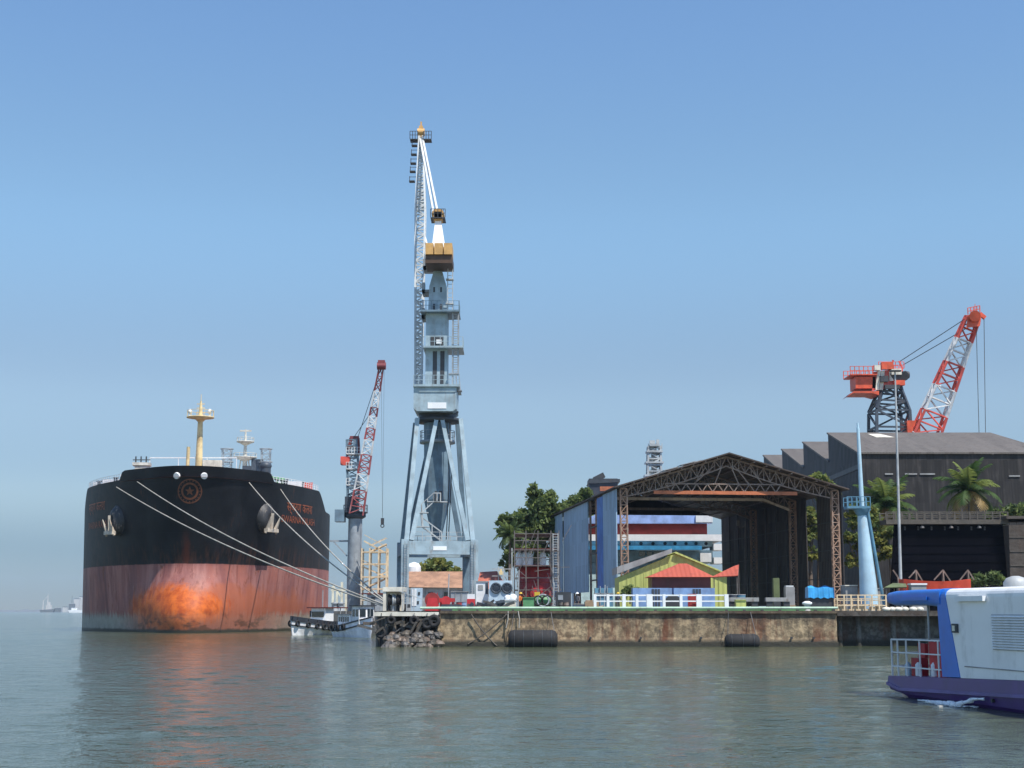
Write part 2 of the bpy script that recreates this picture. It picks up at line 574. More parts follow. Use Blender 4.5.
def place(root, loc, rz=0.0):
    root.location = loc
    root.rotation_euler = (0, 0, rz)
    return root


GZ = 3.5      # level of the shipyard ground
QY = 147.0    # quay face

# ------------------------------------------------------------------ sun, sky, haze
SUN = V((0.38, -0.44, 1.04)).normalized()
sun_el = math.asin(SUN.z)
sun_rot = math.atan2(SUN.x, SUN.y)
w = bpy.data.worlds.new("World")
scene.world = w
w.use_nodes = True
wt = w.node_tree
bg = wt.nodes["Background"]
sky = wt.nodes.new("ShaderNodeTexSky")
sky.sky_type = "NISHITA"
sky.sun_disc = False
sky.sun_elevation = sun_el
sky.sun_rotation = sun_rot
sky.altitude = 0
sky.air_density = 1.0
sky.dust_density = 0.0
sky.ozone_density = 6.0
# a colour ramp dims the sky towards the horizon
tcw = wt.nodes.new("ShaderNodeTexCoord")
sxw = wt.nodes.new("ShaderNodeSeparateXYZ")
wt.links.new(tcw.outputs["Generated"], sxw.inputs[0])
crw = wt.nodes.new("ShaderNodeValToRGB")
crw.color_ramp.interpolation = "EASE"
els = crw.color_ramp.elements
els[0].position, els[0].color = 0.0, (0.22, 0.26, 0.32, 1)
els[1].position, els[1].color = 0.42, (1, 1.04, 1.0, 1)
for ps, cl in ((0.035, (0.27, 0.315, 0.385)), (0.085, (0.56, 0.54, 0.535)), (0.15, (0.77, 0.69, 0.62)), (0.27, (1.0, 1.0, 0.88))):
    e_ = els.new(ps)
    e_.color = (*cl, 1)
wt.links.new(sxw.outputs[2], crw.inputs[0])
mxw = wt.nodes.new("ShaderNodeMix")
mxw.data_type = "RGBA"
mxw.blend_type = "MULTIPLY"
# dimmed only ahead; the horizon out of view stays bright as added fill light
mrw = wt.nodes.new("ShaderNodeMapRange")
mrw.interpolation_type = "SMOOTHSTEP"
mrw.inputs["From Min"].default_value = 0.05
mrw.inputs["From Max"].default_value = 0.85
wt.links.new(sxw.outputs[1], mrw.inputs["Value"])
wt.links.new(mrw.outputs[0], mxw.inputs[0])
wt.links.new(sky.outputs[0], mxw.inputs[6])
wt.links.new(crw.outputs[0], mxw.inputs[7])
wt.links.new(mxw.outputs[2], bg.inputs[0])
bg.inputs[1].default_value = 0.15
sl = bpy.data.lights.new("sun", "SUN")
sl.energy = 5.0
sl.angle = math.radians(0.53)
sl.color = (1.0, 0.95, 0.88)
so = bpy.data.objects.new("sun", sl)
C.objects.link(so)
so.location = (60, -40, 120)
so.rotation_euler = SUN.to_track_quat("Z", "Y").to_euler()

# ------------------------------------------------------------------ water and land
import numpy as np


def build_water():
    """one sheet to the horizon plus a finely waved surface over the harbour basin"""
    rng = np.random.default_rng(5)
    ys = [10.0]
    while ys[-1] < 330:
        ys.append(ys[-1] + max(.15, ys[-1] * .0038))
    ys = np.array(ys)
    nc = 460
    tx = np.linspace(-1, 1, nc)
    X_ = tx[None, :] * (8 + .42 * ys[:, None])
    Y_ = np.repeat(ys[:, None], nc, 1)
    Z_ = np.zeros_like(X_)
    step = np.maximum(.15, ys * .0038)[:, None]
    for i in range(110):
        lam = .42 * (11.0 ** rng.random())
        th = math.radians(250) + rng.normal(0, .85)
        k = 2 * math.pi / lam
        amp = .0011 * lam * rng.uniform(.5, 1.4)
        fade = np.clip((lam / step - 2.2) / 2.0, 0, 1)       # waves finer than the sheet are left to the bump
        ph = k * (X_ * math.cos(th) + Y_ * math.sin(th)) + rng.random() * 6.28
        Z_ += fade * amp * (np.sin(ph) + .18 * np.sin(2 * ph))
    gust = .85 + .3 * np.sin(X_ * .05 + 1.3 * np.sin(Y_ * .043)) * np.sin(Y_ * .071 + 1.1 * np.sin(X_ * .031))
    Z_ = Z_ * gust + .0
    nr = len(ys)
    co = np.stack([X_, Y_, Z_], -1).reshape(-1, 3)
    idx = np.arange(nr * nc).reshape(nr, nc)
    q_ = np.stack([idx[:-1, :-1], idx[:-1, 1:], idx[1:, 1:], idx[1:, :-1]], -1).reshape(-1, 4)
    far = np.array([(-5200, -60, -.32), (5200, -60, -.32), (5200, 7000, -.32), (-5200, 7000, -.32)])
    co = np.vstack([co, far])
    q_ = np.vstack([q_, np.arange(nr * nc, nr * nc + 4)[None, :]])
    me = bpy.data.meshes.new("water")
    me.vertices.add(len(co))
    me.vertices.foreach_set("co", co.ravel())
    me.loops.add(q_.size)
    me.loops.foreach_set("vertex_index", q_.ravel().astype(np.int32))
    me.polygons.add(len(q_))
    me.polygons.foreach_set("loop_start", np.arange(0, q_.size, 4, dtype=np.int32))
    me.polygons.foreach_set("use_smooth", np.ones(len(q_), dtype=bool))
    me.materials.append(MT["water"])
    me.update(calc_edges=True)
    me.validate()
    o = bpy.data.objects.new("water", me)
    C.objects.link(o)
    return o


structure(build_water())
m = MB()
outline = [(-7.2, QY + 1.2), (32, QY + 1.2), (33.0, QY + 9), (140, QY + 9), (150, 520), (-72, 520), (-29.5, 229), (-18.2, 222), (-15.2, 190), (-14.0, 152), (-7.2, 152)]
m.prism([(x, y, -2.0) for x, y in outline], (0, 0, GZ + 2.0))
MT["yard_ground"] = weathered("yard_ground", (0.22, 0.20, 0.175), amt=0.5, stain=(0.09, 0.08, 0.07), scale=0.5, rough=0.9, bump=0.05)
structure(m.build("ground", "yard_ground"))
# ------------------------------------------------------------------ the tanker
SO = V((-53.0, 241.0, 0.0))
_ha = math.radians(8.0)
SA = V((-math.sin(_ha), math.cos(_ha), 0))
SR = V((math.cos(_ha), math.sin(_ha), 0))
HB, HL = 23.3, 46.0


def ship_pt(s_, u, z):
    return SO + SA * s_ + SR * u + V((0, 0, z))


def hull_su(phi, z):
    """distance aft of the stem and offset from the centreline of the hull side at angle phi (-90..90 deg) and height z"""
    k = max(0.0, min(1.0, z / 27.0))
    sp, cp = math.sin(phi), math.cos(phi)
    ex = 2.0 / (1.38 + 0.12 * k)
    ex = 1.0 + (ex - 1.0) * min(1.0, abs(sp) / 0.45)
    u = HB * math.copysign(abs(sp) ** ex, sp)
    s_ = HL * (1 - cp) + (4.6 - 8.2 * k) * cp ** 0.55
    g = 1.0 if z < 1.5 else 0.5 + 0.5 * math.cos((z - 1.5) / 10.5 * math.pi) if z < 12.0 else 0.0
    s_ -= 7.5 * g * math.exp(-(abs(u) / 9.0) ** 2.2)
    return s_, u


def hull_pt(phi, z, out=0.0):
    s_, u = hull_su(phi, z)
    p = ship_pt(s_, u, z)
    if out:
        e = 0.004
        a = ship_pt(hull_su(phi + e, z)[0], hull_su(phi + e, z)[1], z) - ship_pt(hull_su(phi - e, z)[0], hull_su(phi - e, z)[1], z)
        b = ship_pt(hull_su(phi, z + .1)[0], hull_su(phi, z + .1)[1], z + .1) - ship_pt(hull_su(phi, z - .1)[0], hull_su(phi, z - .1)[1], z - .1)
        nn = a.cross(b).normalized()
        if nn.y > 0:
            nn = -nn
        p = p + nn * out
    return p


def hull_find(px, py):
    """hull angle and height seen at a pixel"""
    best = None
    for i in range(-160, 161):
        ph = math.radians(i * 0.5)
        for j in range(0, 56):
            z = j * 0.5
            x, y = project(hull_pt(ph, z))
            d = (x - px) ** 2 + (y - py) ** 2
            if best is None or d < best[0]:
                best = (d, ph, z)
    return best[1], best[2]


def deck_z(s_):
    return 25.4 if s_ < 27 else 22.0 if s_ > 33 else 25.4 - 3.4 * (s_ - 27) / 6


ship = thing("tanker", "huge black and red tanker with rusty orange bulbous bow and yellow foremast", "ship", tuple(SO))
PH = [math.radians(-90 + 180 * i / 120) for i in range(121)]
NZ = 34


def top_z(phi):
    s_, u = hull_su(phi, 25.0)
    dz = deck_z(s_) + 0.15
    a = abs(u)
    return dz + (1.55 if a < 12.4 else 1.55 * max(0, 1 - (a - 12.4) / 0.7) if a < 13.1 else 0.0)


hb = MB()
cols = []
for ph in PH:
    zt = top_z(ph)
    cols.append([hull_pt(ph, -2.0 + (zt + 2.0) * k / NZ) for k in range(NZ + 1)])
# parallel body both sides, to the transom
for sgn, at_end in ((-1, 0), (1, -1)):
    ext = []
    for s_ in (60, 120, 190, 240, 262):
        bb = HB * (1.0 if s_ < 200 else 1.0 - ((s_ - 200) / 62) ** 2 * 0.16)
        zt = deck_z(s_) + 0.15
        ext.append([ship_pt(s_, sgn * bb, -2.0 + (zt + 2.0) * k / NZ) for k in range(NZ + 1)])
    if sgn < 0:
        cols = ext[::-1] + cols
    else:
        cols = cols + ext
vs = [p for c_ in cols for p in c_]
q = NZ + 1
hb.add(vs, [(i * q + k, (i + 1) * q + k, (i + 1) * q + k + 1, i * q + k + 1) for i in range(len(cols) - 1) for k in range(NZ)], True)
hb.add(cols[0] + cols[-1], [(k, k + 1, q + k + 1, q + k) for k in range(NZ)])
hull = hb.build("hull", "hull", ship)
# deck
db = MB()
mid = len(cols) // 2
dv = []
for i in range(mid):
    for c_ in (cols[i], cols[-1 - i]):
        p = c_[-1].copy()
        s_ = (p - SO).dot(SA)
        p.z = deck_z(s_) - 0.02
        dv.append(p + (SO + SA * (s_ + 0.4) - p) * 0.004)
db.add(dv, [(2 * i, 2 * i + 1, 2 * i + 3, 2 * i + 2) for i in range(mid - 1)])
mat("ship_deck", (0.20, 0.07, 0.055), amt=0.3)
db.build("deck", "ship_deck", ship)


def on_hull(mb, pts2, faces, phi0, z0, out=0.06, flip=False):
    """lay flat artwork (x along the hull, y up) on the curved bow, starting at angle phi0"""
    tabs = {}

    def walk(x, z):
        key = round(z, 1)
        if key not in tabs:
            t, acc, pr = [(phi0, 0.0)], 0.0, None
            for sgn in (1, -1):
                acc, pr, ph = 0.0, hull_pt(phi0, z), phi0
                while acc < 26 and abs(ph) < math.radians(89):
                    ph += sgn * 0.004
                    c_ = hull_pt(ph, z)
                    acc += (c_ - pr).length
                    pr = c_
                    t.append((ph, sgn * acc))
            t.sort(key=lambda e: e[1])
            tabs[key] = t
        t = tabs[key]
        lo, hi = 0, len(t) - 1
        if x <= t[0][1]:
            return t[0][0]
        if x >= t[-1][1]:
            return t[-1][0]
        while hi - lo > 1:
            md = (lo + hi) // 2
            if t[md][1] <= x:
                lo = md
            else:
                hi = md
        f = (x - t[lo][1]) / max(1e-9, t[hi][1] - t[lo][1])
        return t[lo][0] + (t[hi][0] - t[lo][0]) * f

    mb.add([hull_pt(walk(x, z0 + y), z0 + y, out) for x, y in pts2], faces)


def text_mesh(body, size):
    cu = bpy.data.curves.new("t", "FONT")
    cu.body = body
    cu.size = size
    cu.resolution_u = 3
    ob = bpy.data.objects.new("t", cu)
    C.objects.link(ob)
    dg = bpy.context.evaluated_depsgraph_get()
    me = bpy.data.meshes.new_from_object(ob.evaluated_get(dg))
    bpy.data.objects.remove(ob)
    vs = [(v.co.x, v.co.y) for v in me.vertices]
    fs = [list(p.vertices) for p in me.polygons]
    x0 = min(v[0] for v in vs)
    x1 = max(v[0] for v in vs)
    bpy.data.meshes.remove(me)
    return [(x - x0, y) for x, y in vs], fs, x1 - x0


for body, size, px, py, align in (("SWARNA KALASH", 1.75, 281, 520.5, 0), ("\u0938\u094d\u0935\u0930\u094d\u0923 \u0915\u0932\u0936", 2.3, 287, 510.5, 0),
                                  ("SWARNA KALASH", 1.75, 112, 526.5, 1), ("\u0938\u094d\u0935\u0930\u094d\u0923 \u0915\u0932\u0936", 2.3, 105, 509, 1)):
    vs2, fs2, wd = text_mesh(body, size)
    ph, z = hull_find(px, py)
    mb = MB()
    on_hull(mb, [(x - wd * align, y) for x, y in vs2], fs2, ph, z)
    mb.build("lettering", "lettering", hull)


def ring(r0, r1, n=40):
    vs, fs = [], []
    for i in range(n):
        t = 2 * math.pi * i / n
        vs += [(r0 * math.cos(t), r0 * math.sin(t)), (r1 * math.cos(t), r1 * math.sin(t))]
    for i in range(n):
        j = (i + 1) % n
        fs.append((2 * i, 2 * i + 1, 2 * j + 1, 2 * j))
    return vs, fs


ph, z = hull_find(190, 492)
mb = MB()
for r0, r1 in ((1.8, 2.0), (1.08, 1.4)):
    on_hull(mb, *ring(r0, r1), ph, z)
for i in range(20):
    t = 2 * math.pi * i / 20
    c_, s_ = math.cos(t), math.sin(t)
    on_hull(mb, [(1.6 * c_ - .08 * s_, 1.6 * s_ + .08 * c_), (1.6 * c_ + .08 * s_, 1.6 * s_ - .08 * c_), (1.74 * c_ + .08 * s_, 1.74 * s_ - .08 * c_), (1.74 * c_ - .08 * s_, 1.74 * s_ + .08 * c_)], [(0, 1, 2, 3)], ph, z)
star = []
for i in range(10):
    t = math.pi / 2 + math.pi * i / 5
    r = 0.8 if i % 2 == 0 else 0.34
    star.append((r * math.cos(t), r * math.sin(t)))
on_hull(mb, star + [(0, 0)], [(i, (i + 1) % 10, 10) for i in range(10)], ph, z)
mb.build("emblem", "emblem_paint", hull)

# white fairlead rollers at the stem, anchors with their bolsters
for px, py in ((177, 475), (204, 475)):
    ph, z = hull_find(px, py)
    mb = MB()
    a, b = hull_pt(ph, z, -0.3), hull_pt(ph, z, 0.35)
    mb.cyl(a, b, 0.62, 0.5, 14)
    mb.build("fairlead", "white_paint", ship)
for px, py, sg in ((265, 521, 1), (118, 524, -1)):
    ph, z = hull_find(px, py)
    n_ = (hull_pt(ph, z, 1.0) - hull_pt(ph, z)).normalized()
    tx = V((0, 0, 1)).cross(n_).normalized()
    if tx.x < 0:
        tx = -tx
    c0 = hull_pt(ph, z)
    bo = MB()
    prof = [(3.2, -1.3), (2.9, 0.0), (2.2, 1.0), (1.5, 1.5), (1.0, 1.3)]
    rings = []
    for r, d in prof:
        rings.append([c0 + n_ * d + tx * (r * 0.78 * math.cos(t)) + V((0, 0, 1)) * (r * math.sin(t) + 0.6 - 0.3 * d) for t in [2 * math.pi * i / 18 for i in range(18)]])
    bo.add([p for r_ in rings for p in r_], [(k * 18 + i, k * 18 + (i + 1) % 18, (k + 1) * 18 + (i + 1) % 18, (k + 1) * 18 + i) for k in range(len(prof) - 1) for i in range(18)], True)
    bo.add(rings[-1], [list(range(18))])
    bol = bo.build("anchor_bolster", "bolster_grey", ship)
    an = MB()
    k0 = c0 + n_ * 1.45
    up = (V((0, 0, 1)) - n_ * n_.z).normalized()
    an.bar(k0 + up * 1.4, k0 - up * 1.2 + n_ * .3, 0.42, 0.42)
    crown = k0 - up * 1.55 + n_ * .3
    an.bar(crown - tx * 1.5, crown + tx * 1.5, 0.8, 0.6)
    for s2 in (-1, 1):
        an.bar(crown + tx * 1.0 * s2, crown + tx * 1.25 * s2 + up * 2.4 + n_ * .45, 0.8, 0.5, 0.2)
        an.bar(crown + tx * 1.2 * s2, crown + tx * 1.5 * s2 - up * .5, 0.5, 0.4, .3)
    an.build("anchor", "anchor_paint", ship)


# railings and deck gear of the forecastle
def rail_run(mb, pts, h=1.15, r=0.05, rows=3, post=1):
    for i, p in enumerate(pts):
        if i % post == 0:
            mb.bar(p, p + V((0, 0, h)), r * 1.6)
    for a, b in zip(pts[:-1], pts[1:]):
        for k in range(1, rows + 1):
            o = V((0, 0, h * k / rows))
            mb.bar(a + o, b + o, r * 1.2)


for sgn in (-1, 1):
    mb = MB()
    pts = []
    for ph in PH:
        s_, u = hull_su(ph, 25.4)
        if u * sgn > 13.0 and s_ < 27:
            p = hull_pt(ph, 25.4)
            pts.append(p + (SO + SA * s_ - V((p.x, p.y, 0))) * 0.012)
    rail_run(mb, pts, 1.2)
    mb.build("railing", "white_paint", ship)


def deckpt(u, s_, z=25.4):
    return ship_pt(s_, u, z)


mb = MB()
for u, s_ in ((-18.6, 24.0), (-17.2, 21.0), (14.9, 16.5), (17.6, 21.6), (-14.7, 16.3), (-13.0, 13.4)):
    mb = MB()
    p = deckpt(u, s_)
    mb.cyl(p, p + V((0, 0, 1.2)), 0.35, 0.35, 10)
    mb.cyl(p + V((0, 0, 1.2)), p + V((0, 0, 1.4)), 0.55, 0.5, 10)
    mb.build("deck_vent", "steel_dark", ship)
for u, s_, dx, dz in ((-15.8, 19.5, 3.0, 1.2), (-19.2, 26.0, 1.2, 1.3), (16.2, 20.0, 3.0, 1.3)):
    mb = MB()
    mb.cbox(deckpt(u, s_, 25.4 + dz / 2), (dx, 2.0, dz), _ha)
    mb.build("deck_locker", "white_paint", ship)
for u, s_ in ((12.6, 12.4), (13.4, 14.0), (14.3, 15.6)):
    mb = MB()
    p = deckpt(u, s_)
    mb.cyl(p, p + V((0, 0, 1.0)), 0.25, 0.25, 10)
    mb.lathe(p + V((0, 0, 1.2)), [(0.15, -.3), (.42, -.15), (.5, .1), (.3, .35), (.1, .4)], 10)
    mb.build("ventilator", "green_paint", ship)
mb = MB()
p = deckpt(18.9, 25.0)
mb.cbox(p + V((0, 0, .8)), (1.7, 0.8, 1.6), _ha)
mb.build("hose_box", "jib_red", ship)
mb = MB()
p = deckpt(11.5, 9)
mb.cyl(p, p + V((0, 0, 2.6)), 0.9, 0.9, 12)
mb.lathe(p + V((0, 0, 2.6)), [(0.9, 0), (1.1, .4), (.9, .9), (.3, 1.2)], 12)
mb.cbox(p + V((-3.2, 0, 1.5)), (1.6, 1.4, 3.0), _ha)
mb.build("mooring_winch", "steel_navy", ship)
# foremast
fm = MB()
b0 = deckpt(0.1, 9.0)
fm.cyl(b0, b0 + V((0, 0, 11.2)), 0.72, 0.42, 14)
fm.cyl(b0 + V((-2.0, 0, 0)), b0 + V((-1.9, 0, 6.2)), 0.34, 0.3, 10)
fmast = fm.build("foremast", "mast_yellow", ship)
mb = MB()
mb.lathe(b0, [(0.5, 10.6), (.9, 11.0), (2.4, 11.25), (2.4, 11.4), (0.4, 11.45)], 16)
for i in range(12):
    t = 2 * math.pi * i / 12
    p = b0 + V((2.3 * math.cos(t), 2.3 * math.sin(t), 11.4))
    t2 = 2 * math.pi * (i + 1) / 12
    p2 = b0 + V((2.3 * math.cos(t2), 2.3 * math.sin(t2), 11.4))
    mb.bar(p, p + V((0, 0, 1.1)), 0.07)
    mb.bar(p + V((0, 0, 1.1)), p2 + V((0, 0, 1.1)), 0.07)
mb.build("mast_platform", "mast_yellow", fmast)
mb = MB()
mb.cyl(b0 + V((0, 0, 11.4)), b0 + V((0, 0, 14.2)), 0.42, 0.16, 10)
mb.cyl(b0 + V((0, 0, 14.2)), b0 + V((0, 0, 15.4)), 0.07, 0.05, 6)
for hh_ in (12.2, 13.0, 13.7):
    mb.bar(b0 + V((-.7, 0, hh_)), b0 + V((.7, 0, hh_)), .12)
mb.build("topmast", "mast_yellow", fmast)
for sx in (-1.7, 1.7):
    mb = MB()
    mb.lathe(b0 + V((sx, -0.6, 12.3)), [(0.1, -.45), (.32, -.28), (.38, .05), (.25, .36), (.06, .45)], 12)
    mb.bar(b0 + V((sx, -.6, 11.4)), b0 + V((sx, -.6, 11.7)), .3)
    mb.build("mast_light", "white_paint", fmast)
mb = MB()
mb.cbox(b0 + V((2.4, 0, 1.9)), (3.2, 2.2, 3.8), _ha)
mb.build("mast_house", "cream_paint", ship)
mb = MB()
a_, c_ = b0 + V((-8.5, 0, 4.3)), b0 + V((6.5, 0, 4.3))
mb.bar(a_, c_, 0.18)
for t in (0, .33, .66, 1):
    p = a_.lerp(c_, t)
    mb.bar(V((p.x, p.y, 25.4)), p, 0.12)
mb.build("catwalk_rail", "white_paint", ship)
# loading gear seen over the bulwark on the far side
mb = MB()
p = deckpt(-9.6, 10)
mb.cbox(p + V((0, 0, 2.0)), (2.2, 2, 1.4), _ha)
mb.cbox(p + V((0, 0, 3.1)), (3.0, 2.4, .5), _ha)
mb.build("winch_house", "mast_pale", ship)
mb = MB()
for dx in (-1.1, -.2, .7):
    mb.bar(p + V((dx, 0, 3.3)), p + V((dx, 0, 4.5)), 0.2)
mb.bar(p + V((-1.6, 0, 3.9)), p + V((1.4, 0, 3.9)), 0.15)
mb.build("winch_frame", "steel_dark", ship)
# bridge block far aft, its masts
mb = MB()
for z0, z1, hw, s0, s1 in ((22, 36, 15, 205, 238), (36, 39, 18, 206, 228), (39, 43.0, 13.0, 208, 224)):
    mb.hexa([ship_pt(s0, -hw, z0), ship_pt(s0, hw, z0), ship_pt(s1, hw, z0), ship_pt(s1, -hw, z0), ship_pt(s0, -hw, z1), ship_pt(s0, hw, z1), ship_pt(s1, hw, z1), ship_pt(s1, -hw, z1)])
mb.build("accommodation_block", "white_paint", ship)
rm = MB()
rb = ship_pt(215, -1.0, 43)
rm.cyl(rb, rb + V((0, 0, 17)), 1.0, 0.25, 10)
for h, r in ((8.2, 3.8), (13.2, 2.8)):
    rm.lathe(rb, [(.4, h - 1.3), (r * .6, h - .6), (r, h - .2), (r, h + .1), (.3, h + .2)], 12)
    for i in range(10):
        t = 2 * math.pi * i / 10
        q_ = rb + V((r * .95 * math.cos(t), r * .95 * math.sin(t), h))
        rm.bar(q_, q_ + V((0, 0, 1.2)), .12)
    rm.torus(rb + V((0, 0, h + 1.2)), r * .95, .07, "Z", 12, 4)
rm.cbox(rb + V((0, 0, 16.6)), (3.6, .4, .5))
for dx in (-2.5, 2.2):
    rm.bar(rb + V((dx, 0, 0)), rb + V((dx * .5, 0, 7.5)), .35)
rm.build("radar_mast", "mast_pale", ship)
for px in (227, 266):
    mb = MB()
    a_ = P(px, 478, 452)
    mb.lattice(V((a_.x, a_.y, 39)), P(px, 449, 452), (1, 0, 0), 2.6, 2.6, 2.6, 2.6, 9, .22, .13)
    for t in (0.45, .72, 1.0):
        mb.torus(V((a_.x, a_.y, 39)).lerp(P(px, 449, 452), t), 2.0, .14, "Z", 12, 4)
    mb.build("lattice_post", "steel_grey", ship)
mb = MB()
p = P(257, 476, 455)
mb.cbox((p.x, p.y, 46), (3.6, 5, 9), _ha)
mb.build("funnel", "steel_navy", ship)

# mooring ropes to the bollard on the quay corner
RB = P(389, 598, 158)
bol = thing("mooring_bollard", "squat dark bollard at the quay corner holding the tanker's ropes", "bollard", (RB.x, RB.y, GZ))
mb = MB()
mb.cyl((RB.x, RB.y, GZ), (RB.x, RB.y, GZ + 0.9), .32, .28, 14)
mb.lathe((RB.x, RB.y, GZ + 0.9), [(.28, 0), (.42, .08), (.42, .2), (.2, .28)], 14)
mb.build("post", "steel_dark", bol)
mb = MB()
mb.cbox((RB.x, RB.y, GZ + .05), (1.1, 1.1, .1))
mb.build("base_plate", "steel_dark", bol)
for px, py, lab, dy in ((118, 487, "pale mooring rope running lowest across the black bow from its far rail", 0.35), (138, 480, "pale mooring rope starting left of the emblem just above the lowest one", .5),
                        (248, 481, "pale mooring rope starting right of the emblem and passing the anchor", .65), (279, 489, "mooring rope from the rail right of the anchor, crossing the ship's name", .8)):
    ph, z = hull_find(px, py)
    a_ = hull_pt(ph, z, 0.25)
    e_ = V((RB.x, RB.y, GZ + dy))
    mb = MB()
    pts = [a_.lerp(e_, t / 24) - V((0, 0, 1.3 * 4 * (t / 24) * (1 - t / 24))) for t in range(25)]
    mb.tube(pts, 0.085, 6)
    tag(mb.build("mooring_rope", "rope", None, tuple(e_)), lab, "rope", "ropes mooring the tanker")
# ------------------------------------------------------------------ the big level-luffing crane
CY = 166.0


def cz(py, Y=CY):
    return P(512, py, Y).z


def cx(px, Y=CY):
    return P(px, 500, Y).x


ccx = cx(437)
crane = thing("portal_crane", "tall pale blue dockside portal crane with orange counterweight and white jib", "crane", (ccx, CY, GZ))
hw, hd = M(33.5, CY), 4.2          # half gauge and half depth of the portal
zb = cz(543)
for sx in (-1, 1):
    for sy in (-1, 1):
        mb = MB()
        x, y = ccx + sx * hw, CY + sy * hd
        mb.box(x - .42, x + .42, y - .5, y + .5, GZ + .75, zb + 0.2)
        leg = mb.build("portal_leg", "crane_blue" if sy < 0 else "crane_blue_dark", crane)  # rear legs take a darker blue, their shade put into the colour
        mb = MB()
        mb.box(x - .8, x + .8, y - 1.3, y + 1.3, GZ + .35, GZ + .74)
        for k in (-.8, 0, .8):
            mb.lathe((x, y + k, GZ + .3), [(.3, -.12), (.3, .12)], 12, "X")
        mb.build("bogie", "steel_dark", leg)
for sy in (-1, 1):
    mb = MB()
    mb.box(ccx - hw + .44, ccx + hw - .44, CY + sy * hd - .45, CY + sy * hd + .45, cz(556), zb)
    be = mb.build("portal_beam", "crane_blue", crane)
    if sy < 0:
        mb = MB()
        mb.box(ccx - .75, ccx + .75, CY - hd - .5, CY - hd - .46, cz(552), cz(548))
        mb.build("name_plate", "plate_white", be)
for sx in (-1, 1):
    mb = MB()
    mb.box(ccx + sx * hw - .4, ccx + sx * hw + .4, CY - hd + .62, CY + hd - .62, cz(556), zb - .1)
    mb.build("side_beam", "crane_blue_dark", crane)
zr = cz(421)
rr = M(22, CY)
for sy in (-1, 1):
    for sx in (-1, 1):
        foot = V((ccx + sx * (hw - .15), CY + sy * hd, zb + .1))
        mb = MB()
        mb.bar(foot, V((ccx + sx * (rr - .05), CY + sy * 2.0, zr)), .52, .6, .46)
        mb.build("outer_strut", "crane_blue" if sy < 0 else "crane_blue_dark", crane)  # rear struts, outer and inner, are coloured darker in place of shade
        mb = MB()
        mb.bar(foot + V((-sx * .55, 0, 0)), V((ccx + sx * .3, CY + sy * 2.3, zr)), .52, .6, .44)
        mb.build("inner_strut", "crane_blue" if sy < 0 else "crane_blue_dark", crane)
# tapering king column between the struts
mb = MB()
prof = [(.45, zb + .2), (.95, cz(522)), (1.5, cz(500)), (1.55, cz(440)), (1.6, zr)]
mb.lathe((ccx, CY, 0), prof, 8)
for v_ in range(len(mb.sm)):
    mb.sm[v_] = False
col_ = mb.build("king_column", "crane_blue_dark", crane)
mb = MB()
mb.box(ccx - .35, ccx + .45, CY - 1.47, CY - 1.0, cz(503), cz(492))
mb.build("hatch", "steel_dark", col_)


def ring_platform(mb, c, r, z, th=.18, h=1.1):
    mb.lathe((c[0], c[1], z), [(r * .5, -th), (r, -th), (r, 0), (r * .5, 0)], 24, "Z", False)
    n = 16
    for i in range(n):
        t, t2 = 2 * math.pi * i / n, 2 * math.pi * (i + 1) / n
        p, q_ = V((c[0] + r * .97 * math.cos(t), c[1] + r * .97 * math.sin(t), z)), V((c[0] + r * .97 * math.cos(t2), c[1] + r * .97 * math.sin(t2), z))
        mb.bar(p, p + V((0, 0, h)), .06)
        mb.bar(p + V((0, 0, h)), q_ + V((0, 0, h)), .06)
        mb.bar(p + V((0, 0, h * .5)), q_ + V((0, 0, h * .5)), .05)


mb = MB()
ring_platform(mb, (ccx, CY), 2.05, cz(441), .3)
mb.build("ring_walkway", "steel_grey", crane)
# stairs and landings on the king column
mb = MB()
pts = [(421, 540), (433, 532), (417, 522), (417, 508), (432, 502), (437, 491)]
pp = [P(x, y, CY - 3.0) for x, y in ((438, 541), (419, 527), (418, 513), (430, 502), (437, 502))]
for a_, b_ in zip(pp[:-1], pp[1:]):
    for dy in (-.35, .35):
        mb.bar(a_ + V((0, dy, 0)), b_ + V((0, dy, 0)), .2, .12)
        mb.bar(a_ + V((0, dy, 1)), b_ + V((0, dy, 1)), .07)
        for t in (0, .5, 1):
            p = a_.lerp(b_, t) + V((0, dy, 0))
            mb.bar(p, p + V((0, 0, 1)), .06)
for p in pp[1:]:
    mb.cbox(p, (1.5, 1.0, .1))
mb.build("stairway", "post_grey", crane)
for y in (CY - hd, CY + hd):
    mb = MB()
    run = [V((ccx - hw + i * (2 * hw) / 8, y, zb + .02)) for i in range(9)]
    rail_run(mb, run, 1.0, .04, 2)
    mb.build("railing", "post_grey", crane)
for sx_ in (-1, 1):
    mb = MB()
    x = ccx + sx_ * hw - sx_ * .12
    for dx in (-.18, .18):
        mb.bar((x + dx, CY - hd - .72, GZ + .8), (x + dx, CY - hd - .72, zb), .06)
    for i in range(24):
        z = GZ + .9 + i * (zb - GZ - 1) / 24
        mb.bar((x - .18, CY - hd - .72, z), (x + .18, CY - hd - .72, z), .05)
    for z in (GZ + 2, zb - 1):
        mb.bar((x, CY - hd - .72, z), (x, CY - hd - .5, z), .06)
    mb.build("leg_ladder", "steel_grey", crane)
mb = MB()
for k, (xo, za, zb2) in enumerate(((.9, zr, zb + .3), (1.15, zr, zb + .3))):
    mb.tube([V((ccx + xo, CY - 2.1, za)), V((ccx + xo + .25, CY - 2.6, (za + zb2) / 2)), V((ccx + xo, CY - 2.2, zb2))], .06, 6)
mb.build("cable", "wire", crane)
for o in crane.children:
    o.rotation_euler.z = 0.13      # the portal stands a little askew to the quay
